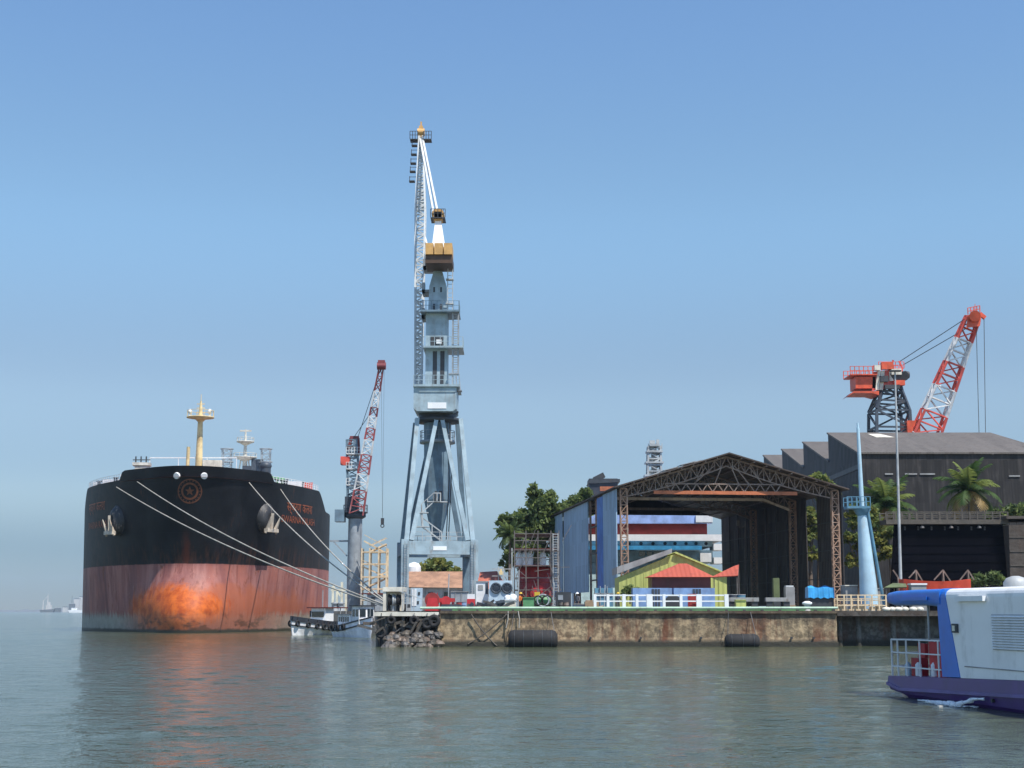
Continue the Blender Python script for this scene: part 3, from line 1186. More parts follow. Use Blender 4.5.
# slewing ring
mb = MB()
mb.lathe((ccx, CY, 0), [(1.8, zr - .3), (2.65, zr - .2), (2.65, zr + .2), (2.0, zr + .3), (2.45, cz(412))], 24)
mb.build("slewing_ring", "steel_dark", crane)
# machine house
z0, z1 = cz(411.5, CY - 3.4), cz(387, CY - 3.4)
mx0, mx1 = cx(414.5), cx(457)
mb = MB()
ym0, ym1 = CY - 3.4, CY + 3.0
mb.prism([(mx0 + .0, ym0, z0 + .35), (mx0 + .4, ym0, z0 + .05), (mx1 - .4, ym0, z0 + .05), (mx1, ym0, z0 + .35), (mx1, ym0, z1), (mx0, ym0, z1)], (0, ym1 - ym0, 0))
house = mb.build("machine_house", "crane_blue", crane)
mb = MB()
mb.box(cx(428.5), cx(447), ym0 - .05, ym0 - .01, cz(408.5, CY - 3.4), cz(402.5, CY - 3.4))
mb.build("name_plate", "plate_white", house)


def cz(py, Y=CY - 2.4):
    return P(512, py, Y).z


mb = MB()
mb.box(mx0 - .05, mx1 + .35, ym0 - .3, ym1 + .2, z1 + .02, z1 + .28)
mb.box(mx0 + .6, mx1 - .1, ym0 - .1, ym1, z1 - .55, z1 - .3)
run = [V((mx0 + i * (mx1 - mx0 + .3) / 9, ym0 - .25, z1 + .28)) for i in range(10)]
rail_run(mb, run, 1.05, .04, 2)
mb.build("house_deck", "crane_blue", crane)
# tower above the house
tx0, tx1 = cx(425), cx(447)
mb = MB()
zt0, zt1 = z1 + .3, cz(312)
ty0, ty1 = CY - 1.6, CY + 1.6
mb.box(tx0, tx1, ty0, ty1, zt0, zt1)
tower = mb.build("tower", "crane_blue", crane)
mb = MB()
for px in (434.5, 442):
    mb.box(cx(px) - .24, cx(px) + .24, ty0 - .04, ty0 - .01, cz(383), cz(350))
mb.box(cx(430), cx(443), ty0 - .06, ty0 - .012, cz(345), cz(335))
mb.build("machinery_opening", "steel_dark", tower)
mb = MB()
mb.box(cx(436), cx(441), ty0 - .5, ty0 - .08, cz(343), cz(339))
mb.build("hoist_motor", "white_paint", tower)
for py, xa, xb in ((348, 423, 463), (312, 420, 459)):
    mb = MB()
    mb.box(cx(xa), cx(xb), ty0 - 1.1, ty1 + .6, cz(py), cz(py) + .22)
    run = [V((cx(xa) + i * (cx(xb) - cx(xa)) / 7, ty0 - 1.05, cz(py) + .22)) for i in range(8)]
    rail_run(mb, run, 1.05, .04, 2)
    run = [V((cx(xb) - .05, ty0 - 1.05 + i * 1.1, cz(py) + .22)) for i in range(4)]
    rail_run(mb, run, 1.05, .04, 2)
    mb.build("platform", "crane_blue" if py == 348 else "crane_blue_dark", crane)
mb = MB()
for x in (452.5, 458):
    for y in (ty0 - .6, ty0 + .2):
        mb.bar(V((cx(x), y, z1 + .3)) if x < 455 else V((cx(x), y, cz(374))), V((cx(x), y, cz(312))), .16)
for i in range(26):
    z = cz(374) + i * (cz(312) - cz(374)) / 26
    mb.bar(V((cx(452.5), ty0 - .6, z)), V((cx(458), ty0 - .6, z)), .07)
    mb.bar(V((cx(452.5), ty0 - .6, z)), V((cx(452.5), ty0 + .2, z)), .07)
mb.box(cx(448.5), cx(459), ty0 - .8, ty0 + .4, cz(374), cz(374) + .12)
mb.bar(V((cx(459), ty0 - .7, cz(374))), V((cx(460.5), ty0 - .7, cz(390))), .12)
mb.bar(V((cx(456), ty0 - .7, cz(374))), V((cx(457), ty0 - .7, cz(390))), .12)
mb.box(cx(455), cx(462), ty0 - 1, ty0 + .2, cz(391), cz(391) + .1)
mb.build("stair_tower", "steel_grey", crane)
WYF = CY - 4.8
# tapering neck, counterweight, head frame
mb = MB()
n0, n1 = cz(312) + .24, cz(265)
a_ = [(cx(427), ty0 + .3), (cx(446), ty0 + .3), (cx(446), ty1 - .3), (cx(427), ty1 - .3)]
bq = [(cx(428), ty0 + .35), (cx(445.5), ty0 + .35), (cx(445.5), ty1 - .35), (cx(428), ty1 - .35)]
cq = [(cx(433), ty0 + .7), (cx(440), ty0 + .7), (cx(440), ty1 - .7), (cx(433), ty1 - .7)]
zs = [n0, cz(284), n1]
vs = [(x, y, z) for ring_, z in zip((a_, bq, cq), zs) for x, y in ring_]
fs = [(k * 4 + i, k * 4 + (i + 1) % 4, k * 4 + 4 + (i + 1) % 4, k * 4 + 4 + i) for k in range(2) for i in range(4)] + [(3, 2, 1, 0), (8, 9, 10, 11)]
mb.add(vs, fs)
neck = mb.build("neck", "crane_blue", crane)
mb = MB()
for px in (433, 440):
    mb.box(cx(px) - .12, cx(px) + .12, ty0 + .2, ty0 + .29, cz(308), cz(302))
    mb.box(cx(px) - .1, cx(px) + .1, ty0 + .28, ty0 + .36, cz(290), cz(285))
mb.build("slot", "steel_dark", neck)
mb = MB()
x0, x1 = cx(447), cx(452)
for i in range(12):
    z = n0 + i * .52
    mb.bar(V((x0, ty0 - .4, z)), V((x1, ty0 - .4, z)), .06)
mb.bar(V((x0, ty0 - .4, n0)), V((x0, ty0 - .4, n0 + 6)), .1)
mb.bar(V((x1, ty0 - .4, n0)), V((x1, ty0 - .4, n0 + 6)), .1)
mb.box(x0 - .2, x1 + .1, ty0 - .8, ty0, n0 + 3.6, n0 + 3.72)
mb.box(x0 - .2, x1 + .1, ty0 - .8, ty0, n0 + .7, n0 + .85)
mb.build("ladder", "post_grey", crane)
wy0, wy1 = ty0 - 3.2, ty0 + 1.2
mb = MB()
mb.box(cx(425.5), cx(452.5), wy0, wy1, cz(263, WYF), cz(255, WYF))
cw = mb.build("counterweight", "weight_brown", crane)
for xa, xb in ((425.8, 433.6), (434.6, 443), (444, 452.3)):
    mb = MB()
    mb.prism([(cx(xa), wy0 - .25, cz(254.7, WYF)), (cx(xb), wy0 - .25, cz(254.7, WYF)), (cx(xb), wy0 - .25, cz(243.5, WYF)), (cx(xa), wy0 - .25, cz(243.5, WYF))], (0, 3.6, 0))
    mb.build("weight_block", "weight_orange", cw)
mb = MB()
zh0, zh1 = cz(246), cz(214)
mb.hexa([(cx(430.5), ty0 - .2, zh0), (cx(444), ty0 - .2, zh0), (cx(444), ty1, zh0), (cx(430.5), ty1, zh0), (cx(433.5), CY - .6, zh1), (cx(438.8), CY - .6, zh1), (cx(438.8), CY + .6, zh1), (cx(433.5), CY + .6, zh1)])
head = mb.build("head_frame", "plate_white", crane)
mb = MB()
mb.box(cx(432.3), cx(440), CY - .9, CY + .9, zh1 + .02, cz(208))
mb.lathe((cx(436), CY, cz(211)), [(.75, -.9), (.75, .9)], 16, "Y")
mb.build("sheave_head", "weight_orange", crane)
mb = MB()
mb.box(cx(428.5), cx(443.5), CY - 1.2, CY + 1.2, cz(215.2), cz(214.3))
rail_run(mb, [V((cx(428.5) + i * .43, CY - 1.15, cz(214.3))) for i in range(5)], 1.0, .05, 2)
for px in (432, 436.5, 441):
    mb.bar(V((cx(px), CY, cz(208))), V((cx(px), CY, cz(203))), .07)
mb.build("head_platform", "steel_dark", crane)
# the jib, luffed almost upright, its foot behind the house on the left
J0 = P(418.3, 391, CY + 2.2)
JK = P(420.5, 212, CY + 7.5)
J1 = P(421, 137, CY + 10.0)
mb = MB()
mb.lattice(J0, JK, (1, 0, 0), .7, 1.2, 1.2, 1.4, 34, .2, .13)
mb.lattice(JK, J1, (1, 0, 0), 1.2, 1.4, .45, .5, 20, .2, .13)
jib = mb.build("jib", "crane_white", crane)
mb = MB()
mb.bar(J1 - V((0, 0, .4)), J1 + V((0, 0, 1.4)), .7, .7, .5)
mb.lathe(J1 + V((0, 0, .6)), [(.5, -.45), (.5, .45)], 14, "X")
mb.bar(J1 + V((0, 0, 1.4)), J1 + V((0, 0, 2.0)), .2)
mb.build("jib_head", "weight_orange", jib)
mb = MB()
for sx in (-1, 1):
    mb.box(J1.x + sx * .85 - .5, J1.x + sx * .85 + .5, J1.y - .7, J1.y + .7, J1.z - .55, J1.z - .45)
    rail_run(mb, [V((J1.x + sx * .85 - .5 + i * .33, J1.y - .65, J1.z - .45)) for i in range(4)], 1.0, .05, 2)
mb.build("jib_platform", "steel_dark", jib)
mb = MB()
for t in (.12, .24, .36, .47, .6):
    p = J1.lerp(JK, t) + V((-1.0 + .25 * (1 - t) - .3 * t, 0, 0))
    mb.box(p.x - .35, p.x + .35, p.y - .4, p.y + .4, p.z - .06, p.z + .05)
    mb.bar(p + V((-.3, 0, 0)), p + V((-.3, 0, .7)), .08)
    mb.bar(p + V((-.3, 0, .6)), p + V((.6, 0, .6)), .06)
mb.build("ladder_stage", "steel_dark", jib)
mb = MB()
hd_ = V((cx(434), CY, cz(212)))
for dx in (-.25, .25):
    mb.bar(hd_ + V((dx, 0, 0)), J1 + V((dx * .6, 0, 0)), .24)
mb.bar(V((cx(431), CY + 1, cz(262))), JK + V((.5, 0, -3)), .22)
mb.build("stay", "crane_white", crane)
for py, xa, xb in ((264, 421, 431), (288, 420, 429), (314, 420, 427)):
    mb = MB()
    mb.box(cx(xa), cx(xb), CY - .5, CY + 2.6, cz(py), cz(py) + .25)
    mb.box(cx(xa), cx(xa) + .35, CY - .5, CY + .6, cz(py), cz(py) + 1.1)
    mb.build("jib_link", "steel_grey", crane)


# ------------------------------------------------------------------ slim crane beside the tanker
Y2 = 236.0


def q2(px, py, dy=0.0):
    return P(px, py, Y2 + dy)


b2 = q2(354, 603)
c2 = thing("slewing_crane", "slim grey crane with red and white banded jib, just right of the tanker", "crane", (b2.x, Y2, GZ))
mb = MB()
mb.cyl((b2.x, Y2, GZ), (b2.x, Y2, q2(354, 517).z), 1.25, 1.12, 18)
mb.build("pedestal", "steel_grey", c2)
mb = MB()
mb.lathe((b2.x, Y2, 0), [(1.15, q2(354, 519).z), (1.7, q2(354, 517).z), (1.7, q2(354, 513).z), (1.3, q2(354, 512).z)], 20)
ring_platform(mb, (b2.x, Y2), 2.0, q2(354, 512).z)
mb.build("slewing_platform", "steel_navy", c2)
mb = MB()
a_ = q2(335.5, 522)
mb.box(a_.x, q2(345, 522).x, Y2 - 1.3, Y2 + 1.3, a_.z, q2(340, 510).z)
mb.build("machine_house", "crane_blue_dark", c2)
mb = MB()
mb.box(q2(345.2, 520).x, q2(358, 520).x, Y2 - 1.1, Y2 + 1.1, q2(350, 512).z, q2(350, 497).z)
mb.build("driver_cab", "steel_navy", c2)
mb = MB()
mb.lattice(q2(353.5, 500), q2(352, 440), (1, 0, 0), 1.9, 2.0, 1.7, 1.5, 10, .2, .13)
mb.build("tower", "crane_blue_dark", c2)
mb = MB()
for py in (455, 470, 486):
    mb.box(q2(347, py).x, q2(361, py).x, Y2 - 1.2, Y2 + 1.2, q2(350, py).z, q2(350, py).z + .16)
    rail_run(mb, [V((q2(347, py).x + i * .45, Y2 - 1.2, q2(350, py).z + .16)) for i in range(6)], 1.0, .05, 2)
mb.build("platform", "jib_white", c2)
mb = MB()
mb.box(q2(341, 464).x, q2(350, 464).x, Y2 - .9, Y2 + .9, q2(345, 465).z, q2(345, 457).z)
mb.cyl(q2(345, 461, -1.2), q2(345, 461, 1.2), .7, .7, 14)
mb.build("counterweight", "jib_red", c2)
mb = MB()
mb.bar(q2(348, 455), q2(351, 438), .5)
mb.bar(q2(359, 455), q2(358, 438), .5)
mb.bar(q2(350, 438), q2(359, 438), .6)
mb.bar(q2(347, 447), q2(360, 447), .4)
mb.build("head_frame", "jib_maroon", c2)
mb = MB()
mb.bar(q2(355.5, 459), q2(355, 440), .55)
mb.build("head_post", "jib_white", c2)
JA, JB = q2(356.5, 514, -1.4), q2(381.5, 366, -5)
ts = [0, .16, .27, .40, .50, .58, .66, .72, .83, .93, 1.0]


def jib_w(t):
    return (2.2 + (1.7 - 2.2) * min(1, t / .3)) if t < .3 else 1.7 - (1.7 - .65) * (t - .3) / .7


for i in range(len(ts) - 1):
    t0, t1 = ts[i], ts[i + 1]
    mb = MB()
    m_ = ("jib_maroon" if i > 4 else "jib_dull") if i % 2 == 0 else "jib_white"
    if i == len(ts) - 2:
        m_ = "jib_maroon"
    n_ = max(1, round((t1 - t0) * 20))
    mb.lattice(JA.lerp(JB, t0), JA.lerp(JB, t1), (1, 0, .1), jib_w(t0), jib_w(t0) * .6, jib_w(t1), jib_w(t1) * .6, n_, .22, .12)
    mb.build("jib_section", m_, c2)
mb = MB()
mb.lathe(JB, [(.6, -.7), (.6, .7)], 14, "X")
mb.cbox(JB + V((0, 0, .3)), (1.1, 1.0, 1.2))
mb.build("jib_head", "jib_maroon", c2)
mb = MB()
mb.bar(q2(357, 440), JB, .07)
mb.bar(q2(352, 440), JA.lerp(JB, .72), .07)
mb.build("stay", "wire", c2)
mb = MB()
hk = V((JB.x + .5, JB.y, q2(380, 521, -5).z))
mb.bar(JB + V((.45, 0, 0)), hk, .035)
mb.bar(JB + V((-.05, 0, 0)), hk, .035)
mb.build("hoist_rope", "wire", c2)
mb = MB()
mb.cbox(hk, (.5, .35, .9))
mb.torus(hk - V((0, 0, .75)), .26, .08, "Y", 12, 6)
mb.build("hook", "steel_dark", c2)
mb = MB()
mb.bar(q2(330, 541), q2(357, 541), .3)
mb.bar(q2(333, 541), q2(347, 556), .22)
mb.build("gangway_arm", "steel_grey", c2)

# ------------------------------------------------------------------ crane behind the big shed
Y3 = 292.0


def q3(px, py, dy=0.0):
    return P(px, py, Y3 + dy)


c3 = thing("luffing_crane", "crane with orange counterweight house and wide red and white lattice jib behind the shed", "crane", (q3(890, 500).x, Y3, GZ))
xb, xt = q3(889, 436), q3(888, 386)
mb = MB()
W0, W1, W2 = M(36, Y3), M(33, Y3), M(14, Y3)
zlo = q3(889, 480).z
mb.lattice((xb.x, Y3, zlo), q3(889, 412), (1, 0, 0), W0, W0, W1, W1, 4, .55, .36)
mb.lattice(q3(889, 412), q3(890, 383), (1, 0, 0), W1, W1, W2, W2, 3, .55, .34)
mb.build("tower_frame", "steel_navy", c3)
mb = MB()
mb.cyl((xb.x, Y3, GZ), (xb.x, Y3, zlo), 4.2, 3.8, 18)
mb.lathe((xb.x, Y3, zlo), [(3.8, -1.0), (5, -.4), (5, .2), (3, .3)], 20)
mb.build("pedestal", "steel_navy", c3)
mb = MB()
for y in (-1.6, 1.6):
    mb.bar(q3(900, 381, y), q3(912, 431, y), .45)
    mb.bar(q3(895, 415, y), q3(912, 424, y), .4)
mb.build("back_leg", "steel_navy", c3)
mb = MB()
mb.box(q3(853, 390).x, q3(873, 390).x, Y3 - 2.4, Y3 + 2.4, q3(860, 390).z, q3(860, 378.5).z)
mb.prism([q3(849, 395.5, -3.1), q3(854, 391, -3.1), q3(879, 391, -3.1), q3(879, 395, -3.1), q3(872, 393, -3.1), q3(853, 393, -3.1)], (0, 6.2, 0))
cwb = mb.build("counterweight_house", "jib_orange", c3)
mb = MB()
for y in (-3, 3):
    rail_run(mb, [V((q3(847 + i * 4.4, 376).x, Y3 + y, q3(860, 377).z)) for i in range(7)], 1.7, .09, 2)
mb.box(q3(847, 376).x, q3(873, 376).x, Y3 - 3.2, Y3 + 3.2, q3(860, 377).z - .1, q3(860, 377).z + .12)
mb.build("railing", "jib_orange", cwb)
mb = MB()
mb.hexa([q3(872, 391, -2.4), q3(902, 386, -2.4), q3(902, 386, 2.4), q3(872, 391, 2.4), q3(873, 372, -2.4), q3(903, 368, -2.4), q3(903, 368, 2.4), q3(873, 372, 2.4)])
mh = mb.build("winch_house", "jib_red", c3)
mb = MB()
for px in (877, 881):
    mb.bar(q3(px, 390, -2.6), q3(px + 2, 371, -2.6), .7, .2)
mb.box(q3(886, 380).x, q3(893, 380).x, Y3 - 2.8, Y3 - 2.45, q3(880, 383).z, q3(880, 374).z)
mb.build("house_panel", "cream_paint", mh)
mb = MB()
for px in (895, 900, 904):
    mb.cyl(q3(px, 376, -3.0), q3(px, 376, 3.0), 1.0, 1.0, 14)
mb.cyl(q3(905, 375, -1), q3(909, 375, -1), .9, .7, 12)
mb.build("winch_drum", "steel_dark", mh)
for px, py, w_, h_, m_ in ((887, 366, 2.4, 1.4, "jib_orange"), (896, 372, 2.0, 1.2, "cream_paint"), (884, 379, 1.6, 1.2, "steel_dark"), (899, 383, 2.2, 1.0, "jib_orange"), (877, 368, 1.2, 1.0, "cream_paint"), (892, 387, 3.0, .8, "steel_dark")):
    mb = MB()
    mb.cbox(q3(px, py, -2.9), (w_, 1.0, h_))
    mb.build("machinery_box", m_, mh)
mb = MB()
for y in (-2.2, 2.2):
    mb.bar(q3(889, 370, y), q3(893, 361, y), .3)
    mb.bar(q3(903, 369, y), q3(899, 361, y), .3)
    rail_run(mb, [V((q3(876 + i * 4.2, 368).x, Y3 + y, q3(885, 370).z)) for i in range(7)], 1.3, .08, 2)
mb.bar(q3(893, 361, -2.2), q3(893, 361, 2.2), .4)
mb.build("head_frame", "jib_red", c3)
JA, JB = q3(911, 466, -3), q3(972.5, 318, -9)
# chords run 905..938 wide at the roof line, 963..977 at the top
ts = [0, .20, .36, .53, .69, .85, 1.0]
for i in range(6):
    t0, t1 = ts[i], ts[i + 1]

    def wj(t):
        return M(30 - 17 * t, Y3)
    mb = MB()
    side = V((1, 0, .40))
    off = V((M(2, Y3) * (1 - t0), 0, 0))
    off1 = V((M(2, Y3) * (1 - t1), 0, 0))
    mb.lattice(JA.lerp(JB, t0) + off, JA.lerp(JB, t1) + off1, side, wj(t0), wj(t0) * .4, wj(t1), wj(t1) * .4, 2, .46, .24)
    mb.build("jib_section", "jib_red" if i % 2 == 1 or i == 5 else "jib_white", c3)
mb = MB()
mb.hexa([q3(966, 328, -12), q3(980, 326, -12), q3(980, 326, -7), q3(966, 328, -7), q3(968, 315, -12), q3(982, 312, -12), q3(982, 312, -7), q3(968, 315, -7)])
mb.cyl(q3(975, 316, -13), q3(975, 316, -6), 1.1, 1.1, 14)
mb.bar(q3(980, 314, -10), q3(985, 318, -10), .7)
rail_run(mb, [q3(968 + i * 3, 314.5 - i * .6, -12) for i in range(5)], 1.3, .1, 2)
mb.bar(q3(975, 313, -10), q3(975, 304, -10), .1)
mb.build("jib_head", "jib_orange", c3)
mb = MB()
mb.cbox(q3(910.5, 430, -2), (2.6, 5, 3.2))
mb.build("jib_hinge", "jib_orange", c3)
mb = MB()
mb.bar(q3(899, 362), q3(968, 317, -10), .12)
mb.bar(q3(903, 365), q3(972, 325, -10), .12)
mb.build("luffing_rope", "wire", c3)
mb = MB()
mb.bar(q3(976, 316, -10), q3(980, 470, -10), .1)
mb.bar(q3(984, 319, -10), q3(986, 470, -10), .1)
mb.build("hoist_rope", "wire", c3)
# ------------------------------------------------------------------ the open shipbuilding shed (hangar)
HK = 175.0 / 150.0
HO = V((11.2 * HK, 175.0, 0))                 # near left corner
HD = V((-0.115, 1, 0)).normalized()           # away from the water
HX = V((HD.y, -HD.x, 0))                      # along the front
HWID, HLEN = 27.3, 58.0
ZE = CAMZ + 12.7 * HK + .1                    # eave
ZA = CAMZ + 16.5 * HK - .35                    # ridge


def h(x, d, z):
    return HO + HX * x + HD * d + V((0, 0, z))


hang = thing("assembly_shed", "open gabled steel shed with dark roof, rusty trusses and blue panels on its left side", "shed", tuple(h(HWID / 2, 0, GZ)))
XA = HWID * .487
OV = 0.9
for nm, xa, za, xb_, zb_ in (("l", -OV, ZE - OV * .33, XA, ZA), ("r", XA, ZA, HWID + OV, ZE - OV * .33)):
    mb = MB()
    mb.prism([h(xa, -1.2, za), h(xb_, -1.2, zb_), h(xb_, -1.2, zb_ + .16), h(xa, -1.2, za + .16)], HD * (HLEN + 2))
    mb.build("roof", "hangar_roof", hang)
# raised ridge sheets and bent loose sheets on the left slope
mb = MB()
for x, d in ((XA - 4.6, 1), (XA - 3.1, 4), (XA - 6.4, 2.5)):
    z = ZE + (ZA - ZE) * x / XA
    mb.hexa([h(x - .9, d, z + .1), h(x + .9, d, z + .55), h(x + .9, d + 2.2, z + .55), h(x - .9, d + 2.2, z + .1), h(x - .9, d, z + .18), h(x + .9, d, z + .66), h(x + .9, d + 2.2, z + .66), h(x - .9, d + 2.2, z + .18)])
mb.build("loose_roof_sheet", "sheet_grey", hang)
FR = [0.4, 17.5, 36.5, HLEN - .4]
for k, d in enumerate(FR):
    mb = MB()
    n = 18
    lift = 1.5
    for x0, z0, x1, z1, nn in ((0, ZE, XA, ZA, n), (XA, ZA, HWID, ZE, n)):
        pr = None
        for i in range(nn + 1):
            t = i / nn
            x = x0 + (x1 - x0) * t
            zt = z0 + (z1 - z0) * t - .25
            zl = zt - lift * (0.75 + .25 * math.sin(t * math.pi))
            a, b = h(x, d, zt), h(x, d, zl)
            if pr:
                mb.bar(pr[0], a, .19)
                mb.bar(pr[1], b, .15)
                mb.bar(pr[0] if i % 2 else pr[1], b if i % 2 else a, .1)
            mb.bar(a, b, .09)
            pr = (a, b)
    if k < 3:
        mb.build("roof_truss", "steel_rust", hang)
    mb = MB()
    if k == 0:
        # lattice tie of the front frame
        za, zb_ = P(512, 491.5, 176).z, P(512, 483.5, 176).z
        x0, x1 = 4.2, HWID - 5.2
        mb.bar(h(x0 + 1.4, d, zb_), h(x1 - 2.0, d, zb_), .16)
        nn = 22
        for i in range(nn):
            xa, xb_ = x0 + 1.4 + (x1 - x0 - 3.4) * i / nn, x0 + 1.4 + (x1 - x0 - 3.4) * (i + 1) / nn
            mb.bar(h(xa, d, za if i % 2 else zb_), h(xb_, d, zb_ if i % 2 else za), .12)
        for x in (x0 + 5, XA - 1.5, XA + 1.5, x1 - 6):
            mb.bar(h(x, d, zb_), h(XA + (x - XA) * .35, d, ZA - 1.3), .13)
        for x in (XA - 4, XA + 4.5):
            mb.bar(h(x, d, zb_), h(x + (XA - x) * .35, d, ZE + (ZA - ZE) * .62), .13)
        mb.build("truss_tie", "steel_rust", hang)
        mb = MB()
        mb.box(0, 1, 0, 1, 0, 1) if False else mb.bar(h(x0, d - .05, za - .1), h(x1, d - .05, za - .1), .2, .42)
        mb.build("crane_rail", "rail_orange", hang)
    elif k < 3:
        mb.bar(h(.3, d, ZE - .15), h(HWID - 4.4, d, ZE - .15), .2, .36)
        mb.bar(h(HWID - 4.4, d, ZE - .15), h(HWID - .6, d, ZE - 1.6), .2, .3)
        mb.build("tie_beam", "steel_rust" if k > 1 else "tie_paint_lit", hang)
    for x in ((0, HWID) if k < 3 else (0,)):
        mb = MB()
        sgn = 1 if x == 0 else -1
        mb.lattice(h(x + sgn * .55, d, GZ), h(x + sgn * .45, d, ZE - .3), HX, .85, .5, .8, .5, 15, .14, .09)
        mb.build("column", "column_rust", hang)
# purlins under the roof
mb = MB()
for i in range(1, 9):
    t = i / 9
    for x, z in ((XA * t, ZE + (ZA - ZE) * t), (HWID - (HWID - XA) * t, ZE + (ZA - ZE) * t)):
        mb.bar(h(x, -1.1, z - .12), h(x, HLEN, z - .12), .16)
mb.build("purlin", "steel_rust", hang)
# cladding
wl = MB()
for d0, d1, z0 in ((0.3, 9.3, 6.3), (21.0, 31.6, 6.0), (31.8, 42.4, 6.0), (44.3, 57.6, 5.6)):
    wl = MB()
    wl.prism([h(-.35, d0, z0), h(-.35, d1, z0), h(-.35, d1, ZE - .35), h(-.35, d0, ZE - .35)], HX * -.14)
    pn = wl.build("blue_wall_panel", "panel_blue", hang)
    if d0 < 1:
        mb = MB()
        mb.prism([h(-.32, d1 + .02, z0 + .1), h(-.32, d1 + 4.2, z0 + .1), h(-.32, d1 + 4.2, ZE - .5), h(-.32, d1 + .02, ZE - .5)], HX * -.2)
        mb.build("blue_edge_panel", "panel_deep", hang)
mb = MB()
mb.prism([h(-.3, 42.5, 5.6), h(-.3, 44.2, 5.6), h(-.3, 44.2, ZE - .4), h(-.3, 42.5, ZE - .4)], HX * .1)  # dark sheet added so the open gap in the wall reads dark
mb.build("dark_gap_sheet", "shed_end", hang)
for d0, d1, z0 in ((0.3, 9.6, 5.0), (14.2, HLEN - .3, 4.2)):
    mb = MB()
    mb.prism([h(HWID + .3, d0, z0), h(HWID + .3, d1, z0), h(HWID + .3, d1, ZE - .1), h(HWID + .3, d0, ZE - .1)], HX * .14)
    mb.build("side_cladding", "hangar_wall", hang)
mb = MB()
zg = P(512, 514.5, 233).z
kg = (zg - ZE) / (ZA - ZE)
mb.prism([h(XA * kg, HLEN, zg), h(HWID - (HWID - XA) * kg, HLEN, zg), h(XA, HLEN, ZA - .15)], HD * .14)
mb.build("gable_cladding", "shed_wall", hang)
mb = MB()
for z in (7.5, 11, 14.5):
    mb.bar(h(HWID + .12, .3, z), h(HWID + .12, HLEN - .5, z), .1, .12)
    for d0, d1 in ((15, 20.5),):
        mb.bar(h(-.2, d0, z), h(-.2, d1, z), .14, .2)
for d in (22, 27, 32, 42, 47, 52):
    mb.bar(h(HWID + .1, d, GZ), h(HWID + .1, d, ZE - .2), .18)
mb.build("wall_girt", "steel_dark", hang)
mb = MB()
for d in (14.5, 21.0, 42.2):
    mb.bar(h(-.1, d, GZ), h(-.1, d, ZE - .3), .3)
mb.build("wall_post", "steel_rust", hang)
# tall thin lamp standard inside
lp = P(745, 600, 205)
t_ = thing("lamp_standard", "thin rusty standard with a short cross arm inside the dark shed", "post", (lp.x, lp.y, GZ))
mb = MB()
mb.cyl((lp.x, lp.y, GZ), P(745, 521, 205), .16, .1, 8)
mb.build("pole", "scaffold_grey", t_)
mb = MB()
a_ = P(738, 523, 205)
mb.bar(P(745, 526, 205), P(740, 528, 205), .14)
mb.bar(P(740, 528, 205), a_, .14)
mb.cbox(a_, (.4, .4, .7))
mb.build("arm", "scaffold_grey", t_)

# ------------------------------------------------------------------ the big sawtooth workshop
SX0, SX1, SY = 50.4, 78.5, 210.0
ze, zr_ = P(860, 454, SY).z, P(829, 434, SY + 20).z
shop = thing("workshop", "huge dark corrugated workshop with a grey sawtooth roof behind the quay", "workshop", (SX0, SY, GZ))
BAY = 19.8
ze0, zr0 = ze, zr_
for k in range(4):
    y0 = SY + k * BAY
    y1 = y0 + BAY
    zr_ = P(512, (434, 443, 450, 456)[k], y1).z
    ze = ze0 + (zr_ - zr0)
    mb = MB()
    xr = SX1 - (0 if k else 2.2)
    mb.hexa([(SX0 - .2, y0 - .3, ze), (SX1 + .6, y0 - .3, ze), (xr, y1, zr_), (SX0 - .2, y1, zr_), (SX0 - .2, y0 - .3, ze + .25), (SX1 + .6, y0 - .3, ze + .25), (xr, y1, zr_ + .25), (SX0 - .2, y1, zr_ + .25)])
    mb.build("roof", "shed_roof", shop)
    mb = MB()
    mb.prism([(SX0, y0 + .02, GZ), (SX0, y1, GZ), (SX0, y1, zr_ - .02), (SX0, y0 + .02, ze - .02)], (.3, 0, 0))
    mb.build("end_wall", "shed_end", shop)
    mb = MB()
    mb.prism([(SX1, y0 + .02, GZ), (SX1, y1, GZ), (SX1 - (0 if k else 2.0), y1, zr_ - .02), (SX1, y0 + .02, ze - .02)], (.3, 0, 0))
    mb.build("end_wall", "shed_end", shop)
    mb = MB()
    mb.box(SX0 + .32, SX1 - 2.2, y1 - .25, y1 - .02, ze - .5, zr_ - .05)
    mb.build("north_light", "shed_end", shop)
ze, zr_ = ze0, zr0
mb = MB()
mb.box(SX0 + .3, SX1, SY, SY + .3, GZ, ze - .03)
fw = mb.build("front_wall", "shed_wall", shop)
for xa, xb_, py in ((885, 893, 474), (905, 917, 474), (920, 935, 474), (1009, 1020, 476)):
    mb = MB()
    a_, b_ = P(xa, py, SY - .1), P(xb_, py, SY - .1)
    mb.box(a_.x, b_.x, SY - .14, SY - .01, a_.z - .1, a_.z + .1)
    mb.build("skylight_strip", "sheet_grey", fw)
mb = MB()
a_, b_ = P(872, 437, SY + 17), P(893, 440.5, SY + 14)
f_ = lambda y: ze + .27 + (zr_ - ze) * (y - SY + .3) / (BAY + .3)
mb.add([(a_.x, SY + 14.2, f_(SY + 14.2)), (b_.x + .4, SY + 14.2, f_(SY + 14.2)), (b_.x - 1, SY + 18, f_(SY + 18)), (a_.x - .4, SY + 18, f_(SY + 18))], [(0, 1, 2, 3)])
mb.build("bare_sheet", "cream_paint", shop)
mb = MB()
mb.box(SX0 - .12, SX0 - .02, SY, SY + 4 * BAY, ze - 2.2, ze - 1.5)
mb.build("gutter", "steel_dark", shop)

